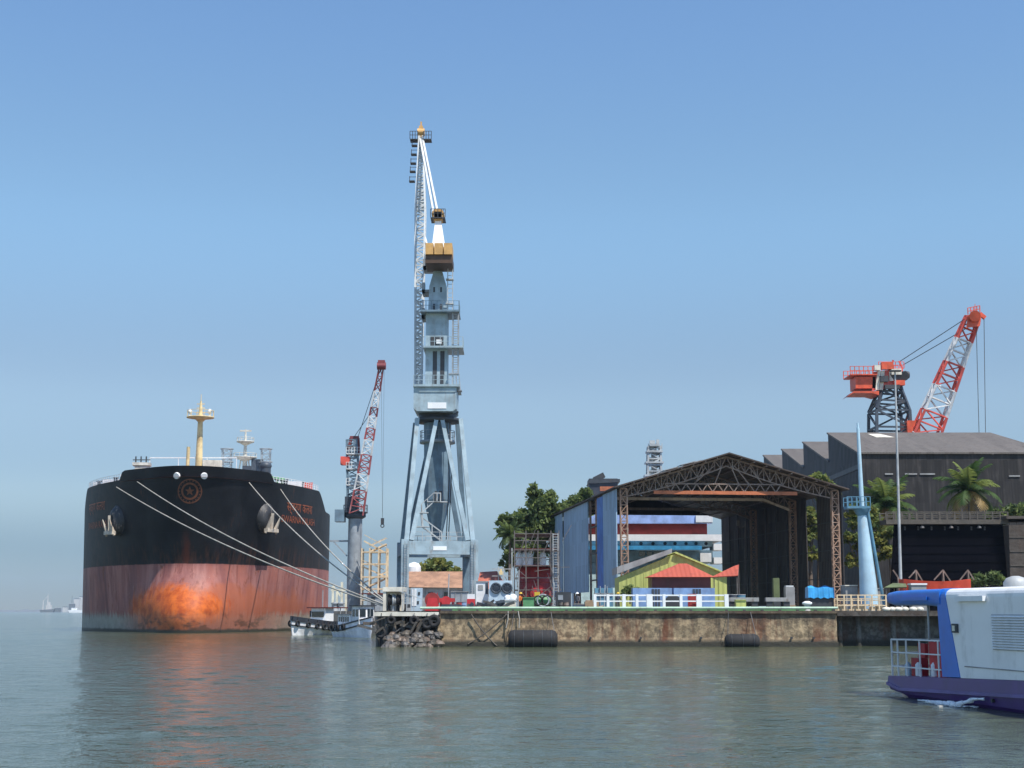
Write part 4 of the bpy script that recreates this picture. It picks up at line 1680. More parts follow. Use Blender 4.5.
# ------------------------------------------------------------------ vessel under construction behind the shed
VY = 243.0
sh2 = thing("vessel_in_dock", "white and blue vessel superstructure with red band seen through the open shed", "ship", (P(660, 600, VY).x, VY, GZ))


def vb(name, m_, px0, px1, py0, py1, y0=0.0, dep=14.0, x0=None):
    mb = MB()
    mb.box(P(px0, 500, VY).x if x0 is None else x0, P(px1, 500, VY).x, VY + y0, VY + y0 + dep, P(600, py1, VY).z, P(600, py0, VY).z)
    return mb.build(name, m_, sh2)


vb("lower_hull", "cyan_wall", 575, 700, 563, 640, .5)
vb("top_bulwark", "awning_blue", 585, 711.5, 514.5, 523.5, -.3)
vb("bulwark_end", "white_paint", 695, 711.8, 515, 522.5, -.6, .25)
vb("recessed_deck_wall", "deck_red", 585, 707, 523.6, 534.4, .6)
vb("white_deck_edge", "plate_white", 575, 721, 534.6, 541, -.6)
vb("upper_deck_wall", "cyan_wall", 575, 712, 541.1, 546.5, .5)
vb("blue_awning_strip", "deck_blue", 575, 700, 546, 550, -1.2, 1.6)
dw = vb("lower_deck_wall", "cyan_wall", 575, 712, 550.1, 562.5, .6)
for i, px in enumerate((629, 641, 653, 665, 675, 686, 696, 706)):
    mb = MB()
    c_ = P(px, 543.6, VY + .45)
    mb.cyl(c_ - V((0, .1, 0)), c_ + V((0, .1, 0)), .28, .28, 12)
    mb.build("porthole", "steel_dark", sh2)
for px0, px1 in ((639, 645), (647, 652), (654, 661), (664, 670)):
    mb = MB()
    a_, b_ = P(px0, 556, VY + .5), P(px1, 551.5, VY + .5)
    mb.box(a_.x, b_.x, VY + .5, VY + .58, a_.z, b_.z)
    mb.build("window", "glass", dw)
for py in (544, 557.5):
    vb("balcony", "plate_white", 712.2, 721.5, py, py + 6.2, -.6, 5)
vb("bridge_front", "white_paint", 699, 710, 553, 562, -.2, 2)
# its funnel and mast
fy = 252.0
mb = MB()
a_, b_ = P(590, 600, fy).x, P(619, 600, fy).x
mb.box(a_, b_, fy, fy + 6, P(600, 520, fy).z, P(600, 478.5, fy).z)
fun = mb.build("funnel", "launch_dark", sh2)
mb = MB()
mb.box(P(600, 490, fy).x, b_ + .1, fy - .06, fy + 6.06, P(600, 491, fy).z, P(600, 486.5, fy).z)
mb.build("funnel_band", "rail_orange", fun)
mb = MB()
mb.prism([P(588, 483, fy - .3), P(591, 479, fy - .3), P(620, 479, fy - .3), P(620, 482, fy - .3), P(592, 483.5, fy - .3)], (0, 6.6, 0))
mb.bar(P(594, 480, fy + 3), P(604, 475, fy + 3), 1.6, .9)
mb.build("funnel_cap", "steel_dark", fun)
mb = MB()
mb.box(P(576, 500, VY).x, P(640, 500, VY).x, VY + 8, VY + 20, P(600, 563, VY).z, P(600, 505, VY).z)
mb.build("funnel_casing", "white_paint", sh2)
my = 250.0
mb = MB()
mb.lattice(P(654, 515, my), P(654, 447, my), (1, 0, 0), M(15, my), 2.4, M(12, my), 2.0, 11, .3, .2)
for py, wd in ((476, 20), (463, 18), (452, 16), (446, 10)):
    c_ = P(654, py, my)
    mb.cbox(c_, (M(wd, my), 2.8, .3))
    mb.cbox(c_ + V((M(wd, my) * .35, -.5, .6)), (.5, .5, .9))
    mb.cbox(c_ + V((-M(wd, my) * .2, -.5, .6)), (.9, .5, .6))
mb.box(P(652, 500, my).x, P(657, 500, my).x, my - .5, my + .5, P(600, 476, my).z, P(600, 449, my).z)
for px in (648.5, 656, 662):
    mb.bar(P(px, 449, my), P(px, 443.5, my), .12)
mb.build("radar_mast", "post_grey", sh2)

# ------------------------------------------------------------------ huts in front of the shed
HY = 166.0
hut = thing("lime_hut", "lime green boarded hut with a low gable and grey left roof edge", "hut", (P(675, 600, HY).x, HY, GZ))
mb = MB()
g0, g1, g2 = P(619, 577, HY), P(676, 553.5, HY), P(727, 574.5, HY)
mb.prism([(g0.x, HY, GZ), (P(727, 590, HY).x, HY, GZ), (P(727, 590, HY).x, HY, g2.z), (g1.x, HY, g1.z), (g0.x, HY, g0.z)], (0, 7, 0))
lw = mb.build("wall", "lime_wall", hut)
mb = MB()
a_ = P(617, 574, HY - .5)
b_ = P(667, 551.5, HY - .5)
up_ = V((0, 0, .5))
mb.prism([a_, P(672, 553, HY - .5), P(672, 553, HY - .5) + up_, a_ + up_ * 1.6], (0, 8, 0))
mb.build("roof", "sheet_grey", hut)
mb = MB()
a_ = P(680, 552.6, HY - .4)
mb.prism([P(674, 552.8, HY - .4), P(731, 576, HY - .4), P(731, 574.9, HY - .4), P(676, 551.6, HY - .4)], (0, 7.8, 0))
mb.build("roof", "lime_wall", hut)
mb = MB()
for i in range(1, 13):
    t = i / 13
    x = g0.x + (g2.x - g0.x) * t
    zt = g0.z + (g1.z - g0.z) * t / .53 if t < .53 else g1.z + (g2.z - g1.z) * (t - .53) / .47
    mb.box(x - .04, x + .04, HY - .05, HY - .01, GZ + .1, zt - .15)
mb.build("batten", "lime_wall", lw)
RY = 160.0
rh = thing("coral_hut", "small hut with a coral red hipped roof and dark maroon walls", "hut", (P(682, 600, RY).x, RY, GZ))
mb = MB()
mb.box(P(652, 590, RY).x, P(711, 590, RY).x, RY, RY + 4.5, GZ, P(600, 576, RY).z)
mb.build("wall", "maroon_wall", rh)
mb = MB()
e0, e1 = P(648, 577, RY - .5), P(715, 576.5, RY - .5)
r0 = P(679, 563.5, RY + 2.4)
r1 = P(687, 563.5, RY + 2.4)
zz = e0.z
mb.add([(e0.x, RY - .5, zz), (e1.x, RY - .5, zz), (e1.x, RY + 5, zz), (e0.x, RY + 5, zz), tuple(r0), tuple(r1)], [(0, 1, 5, 4), (1, 2, 5), (2, 3, 4, 5), (3, 0, 4), (3, 2, 1, 0)])
mb.build("roof", "coral_roof", rh)
aw = thing("coral_awning", "tilted coral red awning on thin posts right of the coral hut", "awning", (P(727, 600, RY + 1).x, RY + 1, GZ))
mb = MB()
q_ = [P(711, 577, RY), P(738, 575.5, RY), P(739, 564.5, RY + 2.2), P(734, 566, RY + 2.2)]
mb.prism(q_, V((0, .06, -.08)))
mb.build("canopy", "coral_roof", aw)
mb = MB()
for px in (714, 737):
    mb = MB()
    p = P(px, 577, RY + .3)
    mb.bar((p.x, p.y, GZ), p, .09)
    mb.build("post", "scaffold_grey", aw)
mb = MB()
p = P(738.5, 565.5, RY + 2.1)
mb.bar((p.x, p.y, GZ), p, .09)
mb.build("post", "scaffold_grey", aw)
cy = 155.0
for px0, px1, lab in ((633, 672, "long low blue container under the coral hut, left of the pair"), (674, 715, "low blue container under the coral hut, right of the pair")):
    c_ = thing("blue_container", lab, "container", (P((px0 + px1) / 2, 600, cy).x, cy, GZ), "low blue containers behind the white railing")
    mb = MB()
    mb.box(P(px0, 600, cy).x, P(px1, 600, cy).x, cy, cy + 2.0, GZ + .1, P(600, 588, cy).z)
    bx = mb.build("body", "blue_paint", c_)
    mb = MB()
    for px in (px0 + 20, px0 + 23, px0 + 26):
        mb.box(P(px, 600, cy).x - .12, P(px, 600, cy).x + .12, cy - .05, cy - .01, GZ + .3, P(600, 589, cy).z)
    mb.build("dark_panel", "steel_navy", c_)
    mb = MB()
    for px in (px0 + 2, px1 - 2):
        mb.box(P(px, 600, cy).x - .2, P(px, 600, cy).x + .2, cy + .1, cy + 1.9, GZ, GZ + .09)
    mb.build("skid", "steel_dark", c_)

# ------------------------------------------------------------------ blue mast tower and grey pole
ty = 156.0
tb = P(868.5, 592, ty)
mt_ = thing("signal_tower", "pale blue conical tower with platform and slim upper mast on the quay", "tower", (tb.x, tb.y, GZ))
mb = MB()
top = P(862, 508, ty)
mb.cyl((tb.x + .1, tb.y, GZ), top, 1.05, .50, 18)
mb.build("cone", "mast_blue", mt_)
mb = MB()
mb.cyl(top, P(858, 428, ty), .27, .17, 12)
mb.cyl(P(858, 428, ty), P(857.6, 423, ty), .12, .1, 8)
mb.build("upper_mast", "mast_blue", mt_)
mb = MB()
mb.box(P(845.5, 507, ty).x, P(868.5, 507, ty).x, ty - .9, ty + .9, top.z - .1, top.z + .15)
mb.lathe((top.x, ty, top.z), [(.5, -.9), (.95, -.2), (.95, -.11)], 12)
rail_run(mb, [V((P(845.5 + i * 4.6, 507, ty).x, ty - .85, top.z + .15)) for i in range(6)], 1.0, .05, 2)
rail_run(mb, [V((P(845.5 + i * 4.6, 507, ty).x, ty + .85, top.z + .15)) for i in range(6)], 1.0, .05, 2)
mb.build("platform", "brace_blue", mt_)
mb = MB()
mb.cyl(P(867, 508, ty - .4), V((P(884.5, 592, ty - .4).x, ty - .4, GZ)), .17, .17, 8)
mb.bar(P(866, 540, ty), P(874, 540, ty - .4), .08)
mb.build("brace", "brace_blue", mt_)
py_ = 172.0
gp = P(901, 600, py_)
pl = thing("light_pole", "tall slim grey lighting pole rising above the palms and workshop roof", "pole", (gp.x, gp.y, GZ))
mb = MB()
mb.cyl((gp.x, gp.y, GZ), P(895, 372, py_), .21, .10, 10)
mb.build("shaft", "post_grey", pl)
mb = MB()
p = P(895, 372, py_)
mb.cbox(p + V((0, -.2, .1)), (1.3, .5, .18))
mb.build("lamp_head", "steel_dark", pl)

# ------------------------------------------------------------------ dark louvred screen and the concrete block by it
sy = 176.0
sc = thing("louvred_screen", "wide black louvred screen wall under a grey walkway beside the palms", "screen", (P(945, 600, sy).x, sy, GZ))
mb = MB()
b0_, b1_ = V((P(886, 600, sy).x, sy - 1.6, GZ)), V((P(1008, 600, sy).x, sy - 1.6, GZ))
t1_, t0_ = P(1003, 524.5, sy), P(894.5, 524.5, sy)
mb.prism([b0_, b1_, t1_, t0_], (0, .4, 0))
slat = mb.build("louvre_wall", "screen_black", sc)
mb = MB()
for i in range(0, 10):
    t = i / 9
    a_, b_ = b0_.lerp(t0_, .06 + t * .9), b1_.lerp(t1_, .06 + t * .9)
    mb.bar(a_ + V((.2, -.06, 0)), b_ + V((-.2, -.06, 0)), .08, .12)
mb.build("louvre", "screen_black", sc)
mb = MB()
a_, b_ = P(886, 522, sy - .8), P(1008, 522, sy - .8)
mb.box(a_.x, b_.x, sy - .9, sy + 2.2, a_.z - .25, a_.z + .3)
for yy in (sy - .8, sy + 2.0):
    rail_run(mb, [V((a_.x + (b_.x - a_.x) * i / 16, yy, a_.z + .3)) for i in range(17)], .9, .09, 2)
mb.build("walkway", "stone", sc)
mb = MB()
for i in range(7):
    x = b0_.x + 2.6 + (b1_.x - b0_.x - 5.0) * i / 6
    mb.bar((x, sy + 2.0, GZ), (x, sy + 2.0, a_.z - .3), .35)
    mb.bar((x, sy + 1.9, GZ + .5), (x, sy - .1, a_.z - .5), .2)
mb.build("support_post", "steel_dark", sc)
for px in (922, 951, 979):
    mb = MB()
    p = P(px, 526.5, sy - .6)
    mb.bar(p + V((0, 0, .3)), p, .1)
    mb.lathe(p + V((0, -.1, -.1)), [(.3, -.1), (.22, .1), (.1, .15)], 10)
    mb.build("flood_light", "steel_dark", sc)
cb = thing("concrete_block", "grey weathered concrete block building at the right edge beside the black screen", "building", (P(1022, 600, sy).x, sy - 2, GZ))
mb = MB()
x0 = P(1005, 600, sy).x
mb.hexa([(x0, sy - 2, GZ), (x0 + 9, sy - 2, GZ), (x0 + 9, sy + 5, GZ), (x0 - .2, sy + 5, GZ), (x0 + .25, sy - 2, P(600, 526, sy).z), (x0 + 9, sy - 2, P(600, 520, sy).z), (x0 + 9, sy + 5, P(600, 520, sy).z), (x0, sy + 5, P(600, 526, sy).z)])
wll = mb.build("wall", "dark_concrete", cb)
mb = MB()
for py in (538, 552, 566, 580):
    z = P(600, py, sy).z
    mb.box(x0 + .2, x0 + 8.9, sy - 2.08, sy - 2.01, z - .06, z + .06)
mb.build("lift_joint", "stone", wll)
mb = MB()
mb.box(x0 - .1, x0 + 9.2, sy - 2.3, sy + 5.2, P(600, 520, sy).z + .01, P(600, 520, sy).z + .35)
mb.build("roof_slab", "dark_concrete", cb)

# red boat hauled out with trestles
by = 158.0
rb_ = thing("red_boat", "red workboat hull laid up on the quay below the black screen", "boat", (P(936, 600, by).x, by, GZ))
mb = MB()
x0, x1 = P(902, 600, by).x, P(970, 600, by).x
zt, zb_ = P(600, 581.5, by).z, P(600, 600, by).z
pr = []
n = 12
vs = []
for i in range(n + 1):
    t = i / n
    x = x0 + (x1 - x0) * t
    wd = 1.5 * math.sin(math.pi * min(1, .18 + t * .75)) ** .6
    sh = .25 * (2 * t - 1) ** 2
    vs += [(x, by - wd, zt + sh), (x, by - wd * .75, zb_), (x, by + wd * .75, zb_), (x, by + wd, zt + sh)]
fs = []
for i in range(n):
    for k in range(3):
        fs.append((i * 4 + k, i * 4 + 4 + k, i * 4 + 5 + k, i * 4 + 1 + k))
    fs.append((i * 4 + 3, i * 4 + 7, i * 4 + 4, i * 4))
fs += [(0, 1, 2, 3), (n * 4 + 3, n * 4 + 2, n * 4 + 1, n * 4)]
mb.add(vs, fs)
mb.build("hull", "boat_red", rb_)
mb = MB()
for px in (908, 925, 945, 962):
    x = P(px, 600, by).x
    mb.bar((x, by - 1.2, GZ), (x, by - 1.2, zb_), .2)
    mb.bar((x, by + 1.2, GZ), (x, by + 1.2, zb_), .2)
    mb.bar((x, by - 1.3, zb_ - .08), (x, by + 1.3, zb_ - .08), .15)
mb.build("cradle", "steel_dark", rb_)
mb = MB()
zz = [(893, 570, 904, 586), (909, 578, 916, 570), (916, 570, 923, 582), (934, 580, 943, 570), (943, 570, 951, 582), (960, 580, 968, 570), (968, 570, 974, 580)]
for a0, a1, b0x, b1x in zz:
    mb.bar(P(a0, a1, by + 3), P(b0x, b1x, by + 3), .13)
for px in (898, 916, 943, 968):
    p = P(px, 570 if px > 900 else 577, by + 3)
    mb.bar((p.x, by + 4.0, GZ), p, .16)
    mb.bar((p.x, by + 2.4, GZ), p, .12)
tr = mb.build("steel_trestle", "steel_rust", None, (P(930, 600, by + 3).x, by + 3, GZ))
tag(tr, "row of weathered A-shaped steel trestles standing behind the red boat", "trestle")
ga = thing("green_awning", "faded pale green awning on posts left of the red boat", "awning", (P(896, 600, 155).x, 155, GZ))
mb = MB()
mb.prism([P(884, 587.5, 154), P(907, 587, 154), P(906, 583.5, 156), P(893, 583, 156)], (0, .05, -.08))
mb.build("canopy", "dull_green", ga)
mb = MB()
for px, y in ((886, 154.2), (905, 154.2), (905, 155.8), (894, 155.8)):
    mb = MB()
    p = P(px, 587 if y < 155 else 584, y)
    mb.bar((p.x, y, GZ), p, .08)
    mb.build("post", "scaffold_grey", ga)
wb = thing("site_cabin", "small white site cabin in front of the red boat", "cabin", (P(919, 600, 154).x, 154, GZ))
mb = MB()
mb.box(P(912, 600, 154).x, P(927, 600, 154).x, 154, 155.2, GZ, P(600, 585, 154).z)
wb1 = mb.build("body", "sheet_grey", wb)
mb = MB()
mb.box(P(911.3, 600, 154).x, P(927.7, 600, 154).x, 153.9, 155.3, P(600, 585, 154).z + .01, P(600, 583.3, 154).z)
mb.build("roof", "white_paint", wb)


# ------------------------------------------------------------------ trees and palms
def tree(name, label, base, blobs, nleaf, size, mats, group=None, limb=.22):
    t = thing(name, label, "tree", base, group)
    b = V(base)
    mb = MB()
    cen = sum((V(c) for c, r in blobs), V((0, 0, 0))) / len(blobs)
    fork = b.lerp(V((cen.x, cen.y, cen.z)), .45)
    mb.cyl(b, fork, limb * 1.9, limb * 1.3, 9)
    for c, r in blobs:
        k = V(c) + V((0, 0, -r * .2))
        md = fork.lerp(k, .5) + V((random.uniform(-.3, .3), 0, .2))
        mb.cyl(fork, md, limb * .9, limb * .6, 7, False)
        mb.cyl(md, k, limb * .6, limb * .2, 7, False)
    mb.build("trunk", "bark", t)
    mb = MB()
    tot = sum(r * r for c, r in blobs)
    for c, r in blobs:
        c = V(c)
        # small leaf clumps spread through the outer part of each blob
        nc = max(6, int(46 * r * r / tot * len(blobs) ** .5))
        cl = []
        for i in range(nc):
            d = V((random.gauss(0, 1), random.gauss(0, 1), random.gauss(0, 1))).normalized()
            cl.append((c + V((d.x, d.y, d.z * .85)) * r * random.uniform(.45, 1.02), r * random.uniform(.16, .32), random.choice((0, 0, 1, 1, 2))))
        for i in range(int(nleaf * r * r / tot)):
            cc, cr, mi = random.choice(cl)
            p = cc + V((random.gauss(0, 1), random.gauss(0, 1), random.gauss(0, .75))) * cr * .8
            nrm = V((random.gauss(0, 1), random.gauss(0, 1), random.gauss(.6, 1))).normalized()
            a = nrm.cross(V((random.gauss(0, 1), random.gauss(0, 1), random.gauss(0, 1)))).normalized()
            e = nrm.cross(a)
            s_ = size * random.uniform(.55, 1.25)
            mb.cur = mi if random.random() < .8 else random.randrange(3)
            mb.add([p - a * s_, p + e * s_ * .5, p + a * s_, p - e * s_ * .5], [(0, 1, 2, 3)])
    mb.build("crown", mats, t)
    return t


def palm(label, base, height, lean, nf, fl, mats, rz=0.0, group=None, dry=2):
    t = thing("palm_tree", label, "palm tree", base, group)
    b = V(base)
    tp = b + V((lean[0], lean[1], height))
    mb = MB()
    pts = [b.lerp(tp, k / 8) + V((lean[0], lean[1], 0)) * (-.5 * (k / 8) * (1 - k / 8)) for k in range(9)]
    for k in range(8):
        mb.cyl(pts[k], pts[k + 1], .24 - .012 * k, .24 - .012 * (k + 1), 9, False)
    mb.build("trunk", "bark", t)
    mb = MB()
    for i in range(nf):
        az = rz + 2.399 * i
        el = math.radians(88 - 108 * i / (nf - 1) + random.uniform(-6, 6))
        L = fl * random.uniform(.85, 1.1)
        hd_ = V((math.cos(az), math.sin(az), 0))
        p = tp.copy()
        e = el
        side = V((-math.sin(az), math.cos(az), 0))
        n = 13
        mb.cur = 2 if i >= nf - dry else (1 if i % 3 == 1 else 0)
        for k in range(n):
            d = hd_ * math.cos(e) + V((0, 0, math.sin(e)))
            q_ = p + d * (L / n)
            mb.bar(p, q_, .07 * (1 - k / n) + .02)
            up = side.cross(d).normalized()
            ll = fl * .30 * math.sin(math.pi * (.12 + .86 * (k + .5) / n)) ** .7
            for sg in (-1, 1):
                for f_ in (.1, .6):
                    r = p.lerp(q_, f_)
                    tip = r + side * sg * ll * .78 + d * ll * .5 - V((0, 0, ll * random.uniform(.25, .55)))
                    wv = d * .1 * fl / 3.5
                    mb.add([r - wv, r + wv, tip + wv * .2, tip - wv * .2], [(0, 1, 2, 3)])
            p = q_
            e -= math.radians((60 + 44 * i / nf) / n) * (.5 + 1.0 * k / n)
    mb.build("crown", mats, t)
    return t


GA = ["leaf_a", "leaf_b", "leaf_c"]


def bl(px, py, Y, rpx, dy=0.0):
    return (tuple(P(px, py, Y + dy)), M(rpx, Y))


T = 228.0
tree("broadleaf_tree", "tall full green tree left of the blue shed panels", tuple(P(541, 607, T)),
     [bl(540, 505, T, 17), bl(526, 515, T, 13, 2), bl(553, 512, T, 12), bl(513, 522, T, 11, -1), bl(535, 492, T, 8), bl(548, 496, T, 9), bl(503, 520, T, 8), bl(541, 528, T, 15), bl(522, 535, T, 12), bl(555, 530, T, 12), bl(503, 532, T, 8), bl(516, 552, T, 12), bl(532, 550, T, 13), bl(508, 562, T, 9, 4), bl(525, 566, T, 11, 4)], 11500, .46, GA)
tree("broadleaf_tree", "smaller green tree top showing between the tall tree and the black funnel", tuple(P(578, 607, 238)),
     [bl(577, 500, 238, 9), bl(585, 494, 238, 7), bl(571, 508, 238, 9), bl(583, 510, 238, 9)], 3200, .4, GA)
palm("dark palm with drooping fronds below the tall green tree", tuple(P(509, 607, 215)), P(509, 540, 215).z - GZ, (.2, 0), 26, 2.9, ["leaf_c", "leaf_a", "leaf_c"], .4)
tree("broadleaf_tree", "rounded olive tree seen under the tall crane's portal", tuple(P(434, 607, 240)),
     [bl(434, 568, 240, 11), bl(423, 572, 240, 9), bl(446, 570, 240, 9), bl(438, 562, 240, 7), bl(455, 575, 240, 8)], 4000, .42, ["leaf_b", "leaf_y", "leaf_a"])
tree("broadleaf_tree", "bright green tree top over the right slope of the open shed roof", tuple(P(819, 607, 207)),
     [bl(818, 482, 207, 9), bl(826, 486, 207, 8), bl(810, 487, 207, 7), bl(816, 476, 207, 5), bl(832, 492, 207, 7), bl(820, 493, 207, 10)], 3600, .34, ["leaf_b", "leaf_y", "leaf_b"])
tree("flowering_tree", "yellowish tree glimpsed through the gap in the shed's right wall", tuple(P(811, 607, 203)),
     [bl(808, 515, 203, 9), bl(806, 535, 203, 10), bl(811, 553, 203, 9), bl(815, 525, 203, 9)], 3000, .34, ["leaf_y", "leaf_b", "leaf_a"])
tree("flowering_tree", "yellow and green leafy tree right of the shed behind the blue tower", tuple(P(858, 607, 186)),
     [bl(853, 521, 186, 8), bl(876, 522, 186, 8), bl(848, 538, 186, 8), bl(862, 545, 186, 9), bl(878, 540, 186, 9), bl(870, 558, 186, 9), bl(852, 560, 186, 8), bl(886, 530, 186, 9), bl(884, 552, 186, 9), bl(850, 510, 186, 7), bl(872, 512, 186, 8)], 6500, .32, ["leaf_y", "leaf_a", "leaf_b"])
palm("leafy coconut palm behind the blue tower and beside the grey pole", tuple(P(893, 607, 192)), P(893, 510, 192).z - GZ, (-.4, 0), 26, 5.0, ["palm_a", "palm_b", "leaf_dry"], .9)
palm("coconut palm standing tallest over the black screen", tuple(P(972, 607, 190)), P(972, 494, 190).z - GZ, (.3, 0), 26, 4.7, ["palm_a", "palm_b", "leaf_dry"], .2, None, 3)
tree("broadleaf_tree", "low dark green bushy tree right of the taller coconut palm", tuple(P(1008, 607, 192)),
     [bl(1000, 515, 192, 9), bl(1010, 512, 192, 8), bl(1019, 513, 192, 8), bl(990, 518, 192, 6), bl(1026, 510, 192, 9)], 2600, .34, ["leaf_c", "leaf_a", "leaf_b"])
tree("shrub", "dark leafy shrub spilling over at the foot of the black screen", tuple(P(985, 603, 168)),
     [bl(982, 580, 168, 8), bl(992, 577, 168, 8), bl(974, 582, 168, 6), bl(999, 580, 168, 6)], 1600, .26, ["leaf_c", "leaf_a", "leaf_c"], None, .08)
tree("shrub", "small green shrub by the left foot of the lime hut", tuple(P(630, 604, 158)),
     [bl(630, 590, 158, 6), bl(636, 592, 158, 5), bl(625, 593, 158, 5)], 700, .2, ["leaf_a", "leaf_b", "leaf_c"], None, .05)
# ------------------------------------------------------------------ quay
def X(px, Y):
    return P(px, 600, Y).x


def Zp(py, Y):
    return P(512, py, Y).z


qx0, qx1 = X(441, QY), X(836, QY)
qw = thing("quay_wall", "stained brown concrete quay wall with tide marks below the shipyard", "quay wall", (0, QY, 0))
mb = MB()
nx = 60
# one slightly uneven face, real coping on top
vs, fs = [], []
for i in range(nx + 1):
    x = qx0 + (qx1 - qx0) * i / nx
    for k in range(9):
        z = -1.5 + (GZ - .25 + 1.5) * k / 8
        vs.append((x, QY + random.uniform(-.04, .04) + (0.12 if k < 4 else 0) * -1, z))
for i in range(nx):
    for k in range(8):
        fs.append((i * 9 + k, i * 9 + 9 + k, i * 9 + 10 + k, i * 9 + k + 1))
mb.add(vs, fs)
mb.box(qx0, qx1, QY + .1, QY + 1.15, -1.5, GZ - .26)
face = mb.build("wall_face", "quay_concrete", qw)
mb = MB()
mb.box(qx0 - .1, qx1 + .05, QY - .22, QY + 1.3, GZ - .24, GZ + .03)
mb.build("coping", "quay_concrete", qw)
mb = MB()
mb.box(qx0 - .3, qx0 - .01, QY - .2, QY + 1.2, -1.5, GZ - .26)
mb.box(X(505, QY), X(507.5, QY), QY - .2, QY - .07, -1, GZ - .26)
mb.build("pilaster", "quay_concrete", qw)
mb = MB()
mb.box(qx0, qx1, QY - .55, QY - .17, -1.2, .45)
mb.build("footing", "quay_concrete", qw)
mb = MB()
for px in (790, 746, 700, 640, 590, 812):
    x = X(px, QY)
    mb.cyl((x, QY - .35, .85), (x, QY - .1, .85), .12, .12, 8)
mb.build("mooring_ring", "steel_dark", qw)
# green and white pipe along the coping
pipe = thing("service_pipe", "long pale green service pipe running along the top edge of the quay", "pipe", (0, QY + .1, GZ))
mb = MB()
mb.cyl((X(420, QY), QY + .25, GZ + .3), (X(838, QY), QY + .25, GZ + .3), .13, .13, 10)
mb.build("tube", "green_pipe", pipe)
mb = MB()
for i in range(24):
    x = X(424 + i * 17.8, QY)
    mb.box(x - .12, x + .12, QY + .05, QY + .45, GZ + .03, GZ + .14)
mb.build("support", "steel_dark", pipe)
curb = thing("kerb_beam", "low dark timber kerb behind the green pipe on the quay", "kerb", (0, QY + .9, GZ))
mb = MB()
mb.box(X(452, QY), X(836, QY), QY + .75, QY + 1.05, GZ + .02, GZ + .24)
mb.build("beam", "green_paint", curb)

# right hand jetty: slab on piles, shaded back wall
jt = thing("jetty", "concrete jetty slab on piles with a dark shaded back wall right of the quay", "jetty", (X(880, QY), QY, 0))
jx0, jx1 = qx1 + .1, 75
mb = MB()
mb.box(jx0, jx1, QY + .1, QY + 9.0, GZ - .5, GZ + .02)
mb.build("deck_slab", "dark_concrete", jt)
mb = MB()
mb.box(jx0, jx1, QY + 2.6, QY + 3.0, -1.5, GZ - .51)
mb.build("back_wall", "dark_concrete", jt)
for px in (842, 861, 896, 930, 965, 1000):
    mb = MB()
    x = X(px, QY)
    mb.cyl((x, QY + 1.5, -1.5), (x, QY + 1.5, GZ - .51), .28, .28, 10)
    mb.build("pile", "dark_concrete", jt)
# beige handrail on it
rr_ = thing("jetty_railing", "beige tubular handrail along the jetty at the foot of the blue tower", "railing", (X(865, QY), QY + .4, GZ))
mb = MB()
rail_run(mb, [V((X(838 + i * 7, QY), QY + .4, GZ + .03)) for i in range(8)], 1.55, .08, 3)
mb.build("rails", "scaffold_yellow", rr_)
mb = MB()
rail_run(mb, [V((X(838 + i * 9, QY), QY + 1.6, GZ + .03)) for i in range(6)], 1.2, .06, 2)
mb.build("rails", "scaffold_yellow", rr_)
mb = MB()
for i in range(9):
    x = X(838 + i * 6.2, QY)
    mb.box(x - .35, x + .35, QY + .7, QY + 1.3, GZ + .03, GZ + .03 + .4 + .25 * math.sin(i * 2.1))
pp_ = mb.build("cable_tray", "scaffold_yellow", rr_)
# pale pebbles and bags on the jetty edge under the ferry canopy
for i, (px, sc_) in enumerate(((887, .5), (893, .42), (899, .5), (906, .4), (914, .45), (921, .42))):
    mb = MB()
    c_ = V((X(px, QY), QY + .5, GZ + .03))
    mb.lathe(c_, [(sc_ * .8, 0), (sc_, .14), (sc_ * .8, .3), (sc_ * .3, .38)], 9)
    o = mb.build("sandbag", "cream_paint", None, tuple(c_))
    tag(o, "pale sandbag in the row on the jetty edge behind the ferry canopy", "sandbag", "sandbags along the jetty edge")

# black cylindrical fenders
for px0, px1, py0, py1, lab in ((508.5, 556.5, 630, 649, "large black cylindrical fender with chain net floating against the quay wall"),
                                (722, 755.5, 633.5, 648, "smaller plain black cylindrical fender floating near the stained wall's right end")):
    r = M((py1 - py0) / 2, QY)
    c_ = V((X((px0 + px1) / 2, QY), QY - .75 - r, r * .72))
    fn = thing("fender", lab, "fender", tuple(c_), "cylindrical fenders")
    hl = M((px1 - px0) / 2, QY)
    mb = MB()
    mb.lathe(c_, [(r * .55, -hl), (r * .88, -hl + .18), (r, -hl + .5), (r, hl - .5), (r * .88, hl - .18), (r * .55, hl)], 22, "X")
    mb.build("body", "rubber", fn)
    mb = MB()
    for k in range(5 if hl > 2 else 3):
        x = -hl + .6 + k * (2 * hl - 1.2) / (4 if hl > 2 else 2)
        mb.torus(c_ + V((x, 0, 0)), r + .01, .035, "X", 20, 5)
    mb.build("chain_band", "steel_dark", fn)
    for sx in (-1, 1):
        mb = MB()
        mb.bar(c_ + V((sx * (hl - .3), 0, r * .8)), V((c_.x + sx * (hl - .6), QY - .22, GZ - .1)), .05)
        mb.build("chain", "steel_dark", fn)
for a_, b_, lab in (((471, 614), (497, 646), "slack rope slanting down the quay wall to the right"), ((508, 613), (468, 644), "slack rope slanting down the quay wall to the left")):
    mb = MB()
    p, q_ = P(a_[0], a_[1], QY - .35), P(b_[0], b_[1], QY - .6)
    pts = [p.lerp(q_, t / 10) - V((0, 0, .25 * 4 * t / 10 * (1 - t / 10))) for t in range(11)]
    mb.tube(pts, .07, 6)
    tag(mb.build("hanging_rope", "stone", None, tuple(p)), lab, "rope", "ropes hanging on the quay wall")
